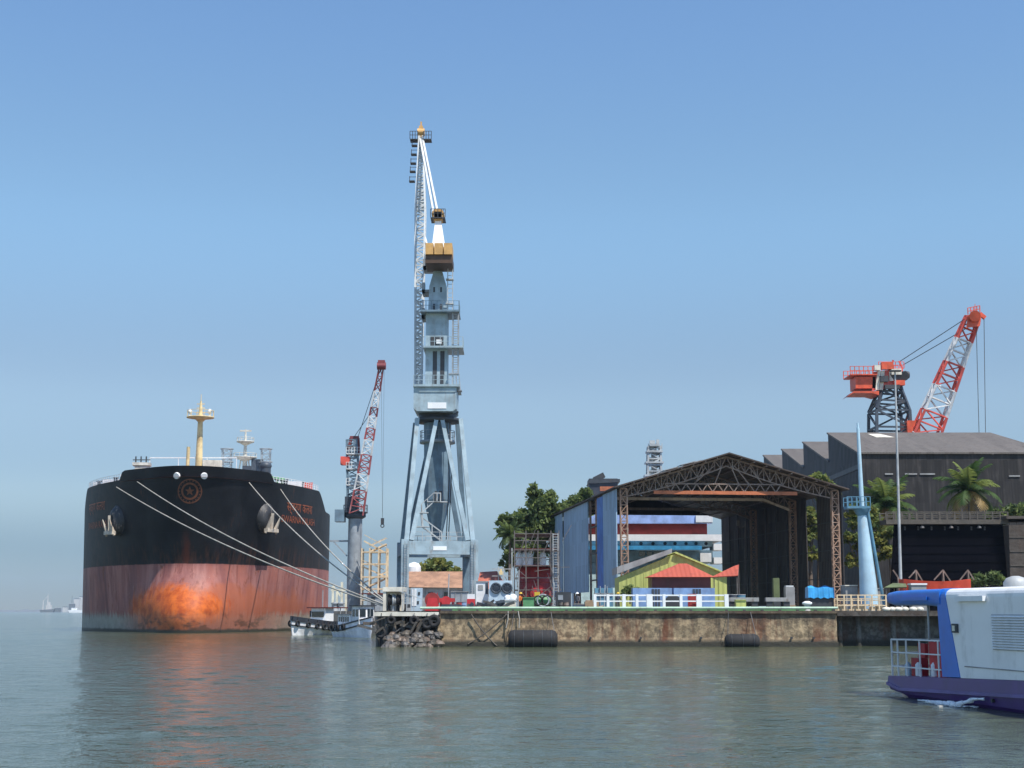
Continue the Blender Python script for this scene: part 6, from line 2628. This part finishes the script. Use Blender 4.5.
# ------------------------------------------------------------------ people on the quay
def skinned(name, verts, edges, radii, m_, parent, base):
    me = bpy.data.meshes.new(name)
    me.from_pydata([tuple(V(v)) for v in verts], edges, [])
    o = bpy.data.objects.new(name, me)
    C.objects.link(o)
    me.materials.append(MT[m_])
    md = o.modifiers.new("skin", "SKIN")
    md.use_smooth_shade = True
    for i, r in enumerate(radii):
        me.skin_vertices[0].data[i].radius = (r, r * .85) if not isinstance(r, tuple) else r
        me.skin_vertices[0].data[i].use_root = i == 0
    sd = o.modifiers.new("sub", "SUBSURF")
    sd.levels = sd.render_levels = 2
    for p in me.polygons:
        p.use_smooth = True
    o.parent = parent
    o["_b"] = tuple(base)
    return o


def person(label, px, Y, rz, shirt, trouser, helmet, arm=0.0):
    t = gthing("person", label, "person", px, Y)
    # standing: pelvis, spine, neck, head; arms hanging slightly bent
    vv = [(0, 0, .95), (0, 0, 1.12), (0, .0, 1.36), (0, -.01, 1.5), (0, -.02, 1.58), (0, -.03, 1.69),
          (.19, 0, 1.42), (.25, -.02, 1.14), (.24, -.12 - arm, .92 + arm), (.24, -.16 - arm * 1.4, .82 + arm * 1.3),
          (-.19, 0, 1.42), (-.26, .0, 1.14), (-.25, -.10, .90), (-.25, -.12, .80),
          (.1, 0, .90), (.11, -.02, .50), (.12, .02, .09), (.13, -.14, .022), (-.1, 0, .90), (-.12, .0, .50), (-.13, .04, .09), (-.14, -.12, .022)]
    ee = [(0, 1), (1, 2), (2, 3), (3, 4), (4, 5), (2, 6), (6, 7), (7, 8), (8, 9), (2, 10), (10, 11), (11, 12), (12, 13), (0, 14), (14, 15), (15, 16), (16, 17), (0, 18), (18, 19), (19, 20), (20, 21)]
    rr = [.14, .13, .14, .06, .07, .1, .06, .045, .035, .03, .06, .045, .035, .03, .085, .06, .045, .04, .085, .06, .045, .04]
    n0_ = len(vv)
    vv2, ee2, rr2 = list(vv), list(ee), list(rr)
    for hnd, sg in ((9, 1), (13, -1)):
        hx, hy, hz = vv[hnd]
        for k_, (dx, dy, ln) in enumerate(((0, -.028, .075), (0, -.009, .085), (0, .010, .08), (0, .028, .065), (-.03 * sg, -.03, .035))):
            a_ = len(vv2)
            vv2 += [(hx + dx, hy + dy, hz - .035 if k_ < 4 else hz - .01), (hx + dx * 1.3, hy + dy - .012, hz - .035 - ln)]
            ee2 += [(hnd, a_), (a_, a_ + 1)]
            rr2 += [.011, .008]
    skinned("body", vv2, ee2, rr2, "skin", t, (0, 0, 0))
    sv = [vv[i] for i in (0, 1, 2, 3, 6, 7, 8, 10, 11, 12)]
    skinned("shirt", sv, [(0, 1), (1, 2), (2, 3), (2, 4), (4, 5), (5, 6), (2, 7), (7, 8), (8, 9)], [.165, .155, .165, .075, .08, .065, .05, .08, .065, .05], shirt, t, (0, 0, 0))
    tv = [vv[i] for i in (0, 14, 15, 16, 18, 19, 20)] + [(0, 0, 1.08)]
    skinned("trousers", tv, [(0, 1), (1, 2), (2, 3), (0, 4), (4, 5), (5, 6), (0, 7)], [.175, .11, .085, .068, .11, .085, .068, .17], trouser, t, (0, 0, 0))
    mb = MB()
    mb.lathe((0, -.03, 1.70), [(.19, 0), (.15, .01), (.14, .08), (.09, .14), (.02, .16)], 14)
    mb.box(-.09, .09, -.27, -.15, 1.70, 1.715)
    o = mb.build("helmet", helmet, None)
    o.parent = t
    mb = MB()
    for sx_ in (-.035, .035):
        mb.lathe((sx_, -.128, 1.685), [(.004, -.01), (.014, 0), (.004, .01)], 8)
    mb.box(-.012, .012, -.16, -.12, 1.63, 1.67)
    mb.box(-.03, .03, -.13, -.118, 1.60, 1.61)
    o = mb.build("face", "skin", None)
    o.parent = t
    t.rotation_euler = (0, 0, rz)
    t.scale = (1.03, 1.03, 1.03)
    return t


person("worker in dark clothes and yellow helmet standing at the white railing", 618, 149.6, .3, "cloth_navy", "cloth_grey", "helmet_yellow", .12)
person("worker in dark clothes and white helmet standing beneath the blue panels", 577.5, 150.6, -.7, "cloth_grey", "cloth_navy", "plate_white", 0)
person("worker in an orange vest and yellow helmet standing beside the green skip", 520.5, 150.2, 1.0, "vest_orange", "cloth_navy", "helmet_yellow", .06)
# ------------------------------------------------------------------ boats
def boat_hull(mb, L, B, D0, D1, draft=.5, n=16, full=.5, y0=0.0):
    """hull along +x (bow at L), sheer from D0 at the stern to D1 at the bow; returns the sheer points"""
    vs, sh = [], []
    for i in range(n + 1):
        t = i / n
        x = L * t
        b = B / 2 * (1 - max(0, (t - full) / (1 - full)) ** 2.2) * (.86 + .14 * min(1, t * 4))
        b = max(b, .06)
        z = D0 + (D1 - D0) * max(0, (t - .25) / .75) ** 1.8
        rake = .35 * max(0, t - .7) / .3
        pr = [(x + rake, -b, z), (x + rake * .4, -b * .93, z * .4), (x - rake * .2, -b * .72, -draft * .3), (x - rake, -b * .1, -draft)]
        vs += [V(p) for p in pr] + [V((p[0], -p[1], p[2])) for p in pr[::-1]]
        sh.append((V(pr[0]), V((pr[0][0], -pr[0][1], pr[0][2]))))
    fs = []
    for i in range(n):
        for k in range(7):
            fs.append((i * 8 + k, i * 8 + 8 + k, i * 8 + 9 + k, i * 8 + k + 1))
    fs.append(tuple(range(8)))
    fs.append(tuple(n * 8 + k for k in range(7, -1, -1)))
    for i in range(n):
        fs.append((i * 8, i * 8 + 7, i * 8 + 15, i * 8 + 8))
    mb.add(vs, fs, False)
    return sh


def belt(mb, sh, dz, r, i0=0):
    for sd in (0, 1):
        for a, b in zip(sh[i0:-1], sh[i0 + 1:]):
            k = 1.0
            mb.bar(a[sd] + V((0, 0, dz)), b[sd] + V((0, 0, dz)), r, r)
    return mb


# launch with the white wheelhouse, moored at the landing stage
def launch(label, L, B, loc, rz, kind):
    t = thing("launch", label, "boat", (0, 0, 0), "launches moored by the tanker")
    mb = MB()
    sh = boat_hull(mb, L, B, 1.35 if kind == 0 else 1.2, 2.35 if kind == 0 else 1.9)
    mb.build("hull", "launch_white_shaded" if kind == 0 else "launch_white", t)
    mb = MB()
    belt(mb, sh, -.05, .16)
    belt(mb, sh, -.62, .14)
    mb.build("rubbing_strake", "launch_dark", t)
    if kind:
        mb = MB()
        for sd in (0, 1):
            for a, b in zip(sh[:-1], sh[1:]):
                mb.bar(a[sd] + V((0, 0, .22)), b[sd] + V((0, 0, .22)), .14, .5)
        mb.build("bulwark", "launch_dark", t)
    hw_ = B * .33
    if kind == 0:
        x0, x1, z0, z1 = L * .62, L * .86, 1.3, 3.5
        mb = MB()
        mb.prism([(x0, -hw_, z0), (x1, -hw_, z0), (x1 - .15, -hw_, z1), (x0, -hw_, z1)], (0, 2 * hw_, 0))
        wh = mb.build("wheelhouse", "launch_white", t)
        for y in (-hw_ * .5, hw_ * .5):
            mb = MB()
            mb.hexa([(x1 - .09, y - hw_ * .38, 2.3), (x1 + .0, y - hw_ * .38, 2.3), (x1 + .0, y + hw_ * .38, 2.3), (x1 - .09, y + hw_ * .38, 2.3),
                     (x1 - .17, y - hw_ * .38, 3.2), (x1 - .08, y - hw_ * .38, 3.2), (x1 - .08, y + hw_ * .38, 3.2), (x1 - .17, y + hw_ * .38, 3.2)])
            mb.build("window", "glass", wh)
        for sy in (-1, 1):
            for k in range(2):
                mb = MB()
                xa = x0 + .25 + k * (x1 - x0) * .45
                mb.box(xa, xa + (x1 - x0) * .33, sy * hw_ - .03 if sy > 0 else -hw_ - .03, sy * hw_ + .03 if sy > 0 else -hw_ + .03, 2.35, 3.15)
                mb.build("window", "glass", wh)
        mb = MB()
        mb.box(x0 - .3, x1 + .15, -hw_ - .25, hw_ + .25, z1 + .01, z1 + .13)
        mb.build("roof", "launch_dark", t)
        mb = MB()
        mb.box(L * .16, x0 - .35, -hw_, hw_, 1.2, 2.5)
        cab = mb.build("cabin", "launch_white", t)
        for sy in (-1, 1):
            for k in range(5):
                mb = MB()
                xa = L * .19 + k * (x0 - L * .26) / 5
                mb.box(xa, xa + .5, (hw_ - .03) * sy if sy > 0 else -hw_ - .03, hw_ + .03 if sy > 0 else -hw_ + .03, 1.75, 2.3)
                mb.build("window", "glass", cab)
        mb = MB()
        mb.box(L * .14, x0 - .31, -hw_ - .2, hw_ + .2, 2.51, 2.62)
        mb.build("cabin_roof", "sheet_grey", t)
        mb = MB()
        mb.bar((x0 + .5, 0, z1), (x0 + .4, 0, z1 + 2.0), .08)
        mb.bar((L - .4, 0, 2.2), (L - .3, 0, 3.4), .07)
        mb.build("mast", "post_grey", t)
    else:
        x0, x1 = L * .26, L * .46
        mb = MB()
        mb.prism([(x0, -hw_, 1.1), (x1, -hw_, 1.1), (x1 - .3, -hw_, 3.3), (x0, -hw_, 3.3)], (0, 2 * hw_, 0))
        wh = mb.build("wheelhouse", "plate_white", t)
        for k in range(2):
            mb = MB()
            mb.box(x0 + .35 + k * 1.25, x0 + 1.15 + k * 1.25, -hw_ - .03, -hw_ + .03, 2.2, 3.0)
            mb.build("window", "glass", wh)
        mb = MB()
        mb.box(x1 - .16, x1 - .02, -hw_ * .8, hw_ * .8, 2.2, 2.9)
        mb.build("window", "glass", wh)
        mb = MB()
        mb.box(x0 - 3.2, x1 + .4, -hw_ - .4, hw_ + .4, 3.31, 3.46)
        mb.build("roof", "maroon_wall", t)
        mb = MB()
        for x in (x0 - 3.0, x0 - 1.5):
            for y in (-hw_ - .2, hw_ + .2):
                mb.bar((x, y, 1.1), (x, y, 3.3), .1)
        mb.build("roof_post", "post_grey", t)
        mb = MB()
        mb.box(x1 + .6, x1 + 2.8, -hw_ * .7, hw_ * .7, 1.2, 1.9)
        mb.build("hatch", "sheet_grey", t)
        mb = MB()
        mb.bar((x0 + 1, 0, 3.4), (x0 + 1, 0, 5.6), .1)
        mb.build("mast", "post_grey", t)
    place(t, loc, rz)
    t.scale = (1, 1, 1.18)
    # tyres on the sides: they hang there, so they stay top-level
    mrot = Matrix.Rotation(rz, 3, "Z")
    n = len(sh)
    for sd in (0, 1):
        for i in (range(3, n - 1, 2) if kind else (2, 5, 8)):
            p = V(loc) + mrot @ (sh[i][sd] + V((0, -.16 if sd == 0 else .16, -.42 + .18 * sh[i][sd].z)))
            mb = MB()
            mb.torus((0, 0, 0), .36, .15, "Y", 16, 7)
            mb.bar((0, 0, .45), (0, 0, .85), .05)
            o = mb.build("tyre", "rubber", None, (0, 0, 0))
            o.location = p
            o.rotation_euler = (0, 0, rz)
            tag(o, "black tyre hung along the side of the %s launch" % ("dark-rimmed" if kind else "pale"), "tyre", "tyres on the launches")
    return t


l0 = P(350, 634, 204)
launch("pale launch with white windowed wheelhouse, bow towards the landing stage", 10.2, 3.4, (X(341, 205), 205, 0), math.radians(-60), 0)
launch("white launch with black tyre-lined bulwark and maroon roof under the tanker's side", 11.5, 4.0, (X(338, 224), 224, 0), math.radians(-118), 1)

# ------------------------------------------------------------------ ferry at the right edge
FA = V((16.1, 62.3, 0))
fdir = V((0.135, -0.99, 0)).normalized()
frz = math.atan2(fdir.y, fdir.x)
ferry = thing("ferry", "modern white ferry with blue canopy and purple hull leaving the right edge", "ferry", (0, 0, 0))
FL, FB = 24.0, 6.0
mb = MB()
# hull: y=0 is the side towards the quay picture, y=FB the far side
vs = []
nst = 20
for i in range(nst + 1):
    t = i / nst
    x = -.55 + (FL + .55) * t
    tw = 0.0 if t < .75 else ((t - .75) / .25) ** 2 * FB * .42
    zt = .80 + .03 * x if x < 12 else 1.16 + .07 * (x - 12)
    zk = max(-.55, .42 - .42 * max(0, x + .55))          # rising counter at the stern
    pr = [(x, tw, zt), (x + .02, tw - .06, zt - .48 if zt - .48 > zk + .1 else zk + .1), (x + .1, tw + .02, min(zt - .55, max(zk + .05, .12))), (x + .2, tw + .55, zk)]
    vs += [V(p) for p in pr] + [V((p[0], FB - p[1], p[2])) for p in pr[::-1]]
fs = []
for i in range(nst):
    for k in range(7):
        fs.append((i * 8 + k, i * 8 + 8 + k, i * 8 + 9 + k, i * 8 + k + 1))
    fs.append((i * 8, i * 8 + 7, i * 8 + 15, i * 8 + 8))
fs.append(tuple(range(8)))
fs.append(tuple(nst * 8 + k for k in range(7, -1, -1)))
mb.add(vs, fs)
fh = mb.build("hull", "ferry_purple", ferry)
mb = MB()
for i in range(15):
    a, b = vs[i * 8 + 1], vs[(i + 1) * 8 + 1]
    mb.bar(a + V((0, -.02, -.05)), b + V((0, -.02, -.05)), .09, .12)
mb.build("rubbing_strake", "ferry_trim", fh)
mb = MB()
mb.cyl((8.6, -.12, .32), (8.6, .05, .32), .07, .07, 10)
mb.build("exhaust_outlet", "steel_dark", fh)


def zdeck(x):
    return .80 + .03 * x


def rounded_loft(mb, secs, smooth=True):
    """secs: list of closed rings of equal length"""
    n = len(secs[0])
    vs_ = [p for s_ in secs for p in s_]
    fs_ = [(k * n + i, k * n + (i + 1) % n, (k + 1) * n + (i + 1) % n, (k + 1) * n + i) for k in range(len(secs) - 1) for i in range(n)]
    mb.add(vs_, fs_, smooth)
    mb.add(secs[0], [tuple(range(n))[::-1]])
    mb.add(secs[-1], [tuple(range(n))])


ROOF = 4.36


def cab_ring(xb_, xt, inset=0.0):
    """cross-section ring of the superstructure; x runs from xb_ at the deck to xt at the roof"""
    pts = []
    r = .34
    zb0 = zdeck(xb_) + .01
    prof = [(0.03, zb0), (.03, ROOF - r - .02)]
    for k in range(1, 6):
        a = math.pi / 2 * k / 5
        prof.append((.03 + r - r * math.cos(a), ROOF - r + r * math.sin(a)))
    prof2 = [(FB - y, z) for y, z in prof[::-1]]
    for y, z in prof + prof2:
        f_ = (z - zb0) / (ROOF - zb0)
        f_ = max(0, min(1, f_))
        pts.append(V((xb_ + (xt - xb_) * f_ ** .9, y + (inset if y < FB / 2 else -inset), z - inset)))
    return pts


mb = MB()
rounded_loft(mb, [cab_ring(6.0, 4.98), cab_ring(9, 9), cab_ring(15, 15), cab_ring(22, 20)])
for i, f_ in enumerate(mb.f):
    mb.sm[i] = False
cabn = mb.build("cabin", "ferry_white", ferry)
mb = MB()
# slanted blue pillar frame round the cabin's after end
o_, i_ = cab_ring(5.98, 4.96, -.02), cab_ring(4.5, 4.3, -.02)
nn = len(o_)
for k in range(nn - 1):
    a, b, c_, d_ = i_[k], i_[k + 1], o_[k + 1], o_[k]
    off = [V((0, .22 if p.y < FB / 2 else -.22, -.12 if p.z > ROOF - .2 else 0)) for p in (a, b, c_, d_)]
    mb.hexa([a, b, c_, d_] + [p + q_ for p, q_ in zip((a, b, c_, d_), off)])
mb.build("pillar_frame", "ferry_blue", ferry)
mb = MB()
secs = []
for x, zb_, zt, ins in ((-.75, 3.98, 4.06, .35), (-.72, 3.88, 4.18, .18), (-.5, 3.80, 4.28, .05), (.2, 3.72, 4.33, 0), (2.0, 3.72, ROOF, 0), (3.2, 3.72, ROOF, 0), (4.6, 3.64, ROOF, 0)):
    r = .2
    ring_ = []
    y0, y1 = ins - .02, FB - ins + .02
    for cy_, cz_, a0 in ((y0 + r, zb_ + r, 180), (y1 - r, zb_ + r, 270), (y1 - r, zt - r, 0), (y0 + r, zt - r, 90)):
        rr2 = min(r, (zt - zb_) / 2)
        cz2 = zb_ + rr2 if cz_ < (zb_ + zt) / 2 + 1e-6 and a0 in (180, 270) else zt - rr2
        for k in range(4):
            a = math.radians(a0 + 90 * k / 3)
            ring_.append(V((x, cy_ + r * math.cos(a), cz2 + rr2 * math.sin(a))))
    secs.append(ring_)
rounded_loft(mb, secs)
mb.build("canopy", "ferry_blue", ferry)
mb = MB()
mb.box(1.2, 3.6, -.10, -.03, 3.92, 4.06)
mb.build("canopy_gutter", "ferry_blue", ferry)
mb = MB()
mb.box(6.1, 8.3, -.12, .02, 3.86, 4.05)
mb.build("rain_gutter", "plate_white", cabn)
# louvre
mb = MB()
mb.box(8.66, 11.05, .0, .026, 2.12, 3.38)
lv = mb.build("louvre", "post_grey", cabn)
mb = MB()
mb.box(6.4, 20, .005, .027, 1.42, 1.46)
mb.build("panel_seam", "sheet_grey", cabn)
mb = MB()
for i in range(13):
    z = 2.16 + i * .093
    mb.hexa([(8.68, -.05, z), (11.03, -.05, z), (11.03, .0, z + .05), (8.68, .0, z + .05), (8.68, -.05, z + .015), (11.03, -.05, z + .015), (11.03, .0, z + .065), (8.68, .0, z + .065)])
mb.build("louvre_blade", "ferry_white", lv)
mb = MB()
mb.box(5.62, 6.02, -.07, .025, 2.68, 3.02)
lmp = mb.build("side_lamp", "steel_dark", cabn)
mb = MB()
mb.box(5.72, 5.92, -.1, -.072, 2.75, 2.95)
mb.build("lens", "crane_cream", lmp)
mb = MB()
mb.lathe((7.2, 1.8, ROOF), [(.45, 0), (.45, .2), (.34, .36), (.12, .44)], 16)
mb.build("roof_vent", "post_grey", ferry)
mb = MB()
mb.box(9.3, 16, 1.4, 4.6, ROOF - .01, ROOF + .13)
mb.build("roof_box", "ferry_white", ferry)
# stern deck: rails, posts, seats
for y in (.08, FB - .08):
    mb = MB()
    for x in (-.3, .3, 1.15, 2.42, 4.1):
        mb.bar((x, y, zdeck(x)), (x, y, 2.32), .055)
    for z in (2.32, 1.78, 1.2):
        mb.bar((-.3, y, z), (4.3, y, z + .02), .05)
    mb.build("railing", "white_paint", ferry)
mb = MB()
for y in (.5, FB - .5):
    mb.cyl((2.45, y, zdeck(2.4)), (2.45, y, 3.78), .045, .045, 8)
mb.build("canopy_post", "post_grey", ferry)
mb = MB()
for z in (2.3, 1.75, 1.2):
    mb.bar((-.35, .1, z), (-.35, FB - .1, z), .07)
for i in range(4):
    mb.bar((-.35, .1 + i * (FB - .2) / 3, .8), (-.35, .1 + i * (FB - .2) / 3, 2.3), .06)
mb.build("stern_rail", "white_paint", ferry)
mb = MB()
mb.box(-.28, 4.4, FB - .5, FB - .3, .85, 1.75)
mb.box(4.6, 4.75, .3, FB - .3, .9, 3.6)
mb.build("bulkhead", "ferry_inside", ferry)
for x0, x1, y in ((.1, .75, .75), (2.65, 3.95, .45), (1.2, 2.0, 1.6)):
    mb = MB()
    mb.box(x0, x1, y, y + .45, zdeck(x0), 1.55)
    mb.box(x0, x1, y + .32, y + .48, 1.56, 2.15 if x0 != 1.2 else 1.9)
    mb.build("seat", "red_paint" if x0 != 1.2 else "brace_blue", ferry)
mb = MB()
mb.box(2.66, 3.94, .36, .44, 1.2, 2.28)
mb.build("life_jacket_rack", "red_paint", ferry)
for x in (.55, 1.55, 3.0):
    mb = MB()
    mb.lathe((x, .4, zdeck(x) + .02), [(.13, 0), (.13, .45), (.05, .55)], 10)
    mb.build("canister", "plate_white" if x != .55 else "pale_blue", ferry)
place(ferry, FA, frz)
ferry.scale = (1.065, 1, 1)
# spray from the outlet
mb = MB()
rf = Matrix.Rotation(frz, 3, "Z")
pts = []
nq = 26
for i in range(nq + 1):
    t = i / nq
    x = 8.6 - 4.6 * t
    z = .34 - 1.6 * (t * 3) ** 2 * .25 if t < .28 else .035
    pts.append(FA + rf @ V((x, -.12 - min(t, .3) * 1.6 - .12 * math.sin(i), max(z, .035))))
for i in range(nq):
    t = i / nq
    r = (.05 + .08 * t * 3) if t < .28 else .17 * (1 - t) + .03
    mb.cyl(pts[i], pts[i + 1], r * random.uniform(.7, 1.3), r * random.uniform(.7, 1.2), 6, True)
for i in range(60):
    p = random.choice(pts[4:16]) + V((random.gauss(0, .16), random.gauss(0, .3), 0))
    p.z = .03
    mb.cbox(p, (random.uniform(.04, .16), random.uniform(.05, .3), .02), random.uniform(0, 3))
fo = mb.build("foam", "plate_white")
fo["kind"] = "stuff"

# ------------------------------------------------------------------ far shore
for i, (px0, px1, h0, Y) in enumerate(((-60, 30, 11, 6300), (20, 95, 14, 6000), (60, 130, 18, 5700))):
    mb = MB()
    n = 40
    a, b = P(px0, 610, Y).x, P(px1, 610, Y).x
    random.seed(20 + i)
    vs, fs = [], []
    hh = [h0 * (.35 + .3 * math.sin(k * .7 + i) * math.sin(k * .23) + random.uniform(.0, .35)) for k in range(n + 1)]
    for k in range(n + 1):
        x = a + (b - a) * k / n
        vs += [(x, Y - 80, -1), (x, Y - 40, hh[k] * .7 + .3), (x, Y + 40, hh[k] + .5), (x, Y + 160, -1)]
    for k in range(n):
        for j in range(3):
            fs.append((k * 4 + j, k * 4 + 4 + j, k * 4 + 5 + j, k * 4 + j + 1))
    mb.add(vs, fs)
    structure(mb.build("hills", "far_dark"))
random.seed(99)
FY = 4200.0
t = thing("trawler", "distant white trawler with a pointed mast on the horizon", "boat", (P(47, 600, FY).x, FY, 0))
x = P(47, 600, FY).x
u = FY / FPX
mb = MB()
mb.prism([(x - 6 * u, FY, 0), (x + 6.5 * u, FY, 0), (x + 8 * u, FY, 3.2 * u), (x - 7 * u, FY, 2.2 * u)], (0, 9, 0))
mb.build("hull", "far_dark", t)
mb = MB()
mb.box(x - 1 * u, x + 4.5 * u, FY + 1, FY + 8, 2.2 * u, 7 * u)
mb.box(x + 0 * u, x + 3 * u, FY + 2, FY + 7, 7 * u, 10 * u)
mb.build("wheelhouse", "far_building", t)
mb = MB()
mb.bar((x + .5 * u, FY + 4, 7 * u), (x + .5 * u, FY + 4, 18 * u), 1.0 * u, None, .3 * u)
mb.bar((x - 4 * u, FY + 4, 2 * u), (x - 4 * u, FY + 4, 12 * u), 1.0 * u, None, .5 * u)
mb.bar((x - 4 * u, FY + 4, 11 * u), (x + .5 * u, FY + 4, 16 * u), .4 * u)
mb.build("mast", "far_building", t)
for i, (px0, px1, hh, m_, lab) in enumerate(((63, 67, 5, "far_building", "tiny distant white boat house nearest the trawler"), (69, 74, 8, "far_dark", "distant dark block with a thin chimney at the tanker's left"),
                                             (74, 79, 13, "far_building", "distant pale tower block close to the tanker's left side"), (79, 86, 15, "far_building", "distant tallest pale building half behind the tanker"), (55, 60, 4, "far_dark", "distant low dark shed between trawler and white boat house"))):
    Yb = 4800.0 + i * 40
    ub = Yb / FPX
    xa, xb_ = P(px0, 600, Yb).x, P(px1, 600, Yb).x
    t = thing("far_building", lab, "building", ((xa + xb_) / 2, Yb, 0), "distant buildings on the far shore")
    mb = MB()
    mb.box(xa, xb_, Yb, Yb + 16, -1, hh * ub)
    wl_ = mb.build("wall", m_, t)
    mb = MB()
    mb.box(xa - .5, xb_ + .5, Yb - .6, Yb + 16.5, hh * ub + .02, hh * ub + 1)
    mb.build("roof", "far_dark" if m_ == "far_building" else "far_building", t)
    if i == 1:
        mb = MB()
        mb.cyl(((xa + xb_) / 2, Yb + 6, hh * ub), ((xa + xb_) / 2, Yb + 6, (hh + 8) * ub), 1.2, .8, 8)
        mb.build("chimney", "far_dark", t)
t = thing("moored_barge", "long low white barge on the far water next to the tanker", "boat", (P(76, 600, 3600).x, 3600, 0))
xa, xb_ = P(69, 600, 3600).x, P(86, 600, 3600).x
mb = MB()
mb.prism([(xa + 2, 3600, -.5), (xb_, 3600, -.5), (xb_, 3600, 5.6), (xa - 2, 3600, 6.0)], (0, 12, 0))
mb.build("hull", "plate_white", t)
mb = MB()
mb.box(xa + 6, xa + 18, 3602, 3610, 6.0, 11)
mb.build("deckhouse", "plate_white", t)

# ------------------------------------------------------------------ haze
HAZE = 0.00006
if HAZE > 0:
    mb = MB()
    mb.box(-5600, 5600, -120, 7600, -3.2, 175)
    hz = bpy.data.materials.new("haze_air")
    hz.use_nodes = True
    nt = hz.node_tree
    for nd in list(nt.nodes):
        if nd.type == "BSDF_PRINCIPLED":
            nt.nodes.remove(nd)
    pv = nt.nodes.new("ShaderNodeVolumePrincipled")
    pv.inputs["Color"].default_value = (0.62, 0.80, 1.0, 1)
    pv.inputs["Density"].default_value = HAZE
    pv.inputs["Anisotropy"].default_value = 0.0
    nt.links.new(pv.outputs[0], nt.nodes["Material Output"].inputs["Volume"])
    MT["haze"] = hz
    o = mb.build("haze", "haze")
    o["kind"] = "stuff"

# ------------------------------------------------------------------ render settings
scene.render.engine = "CYCLES"
cy_ = scene.cycles
cy_.use_denoising = True
try:
    cy_.denoiser = "OPENIMAGEDENOISE"
except Exception:
    pass
cy_.max_bounces = 6
cy_.diffuse_bounces = 3
cy_.glossy_bounces = 3
cy_.volume_bounces = 0
cy_.transparent_max_bounces = 8
vs_ = scene.view_settings
scene.display_settings.display_device = "sRGB"
vs_.view_transform = "Standard"
vs_.look = "None"
vs_.exposure = 0.25
vs_.gamma = 1.0
vs_.use_curve_mapping = False
for o in scene.objects:
    if "_b" in o:
        del o["_b"]
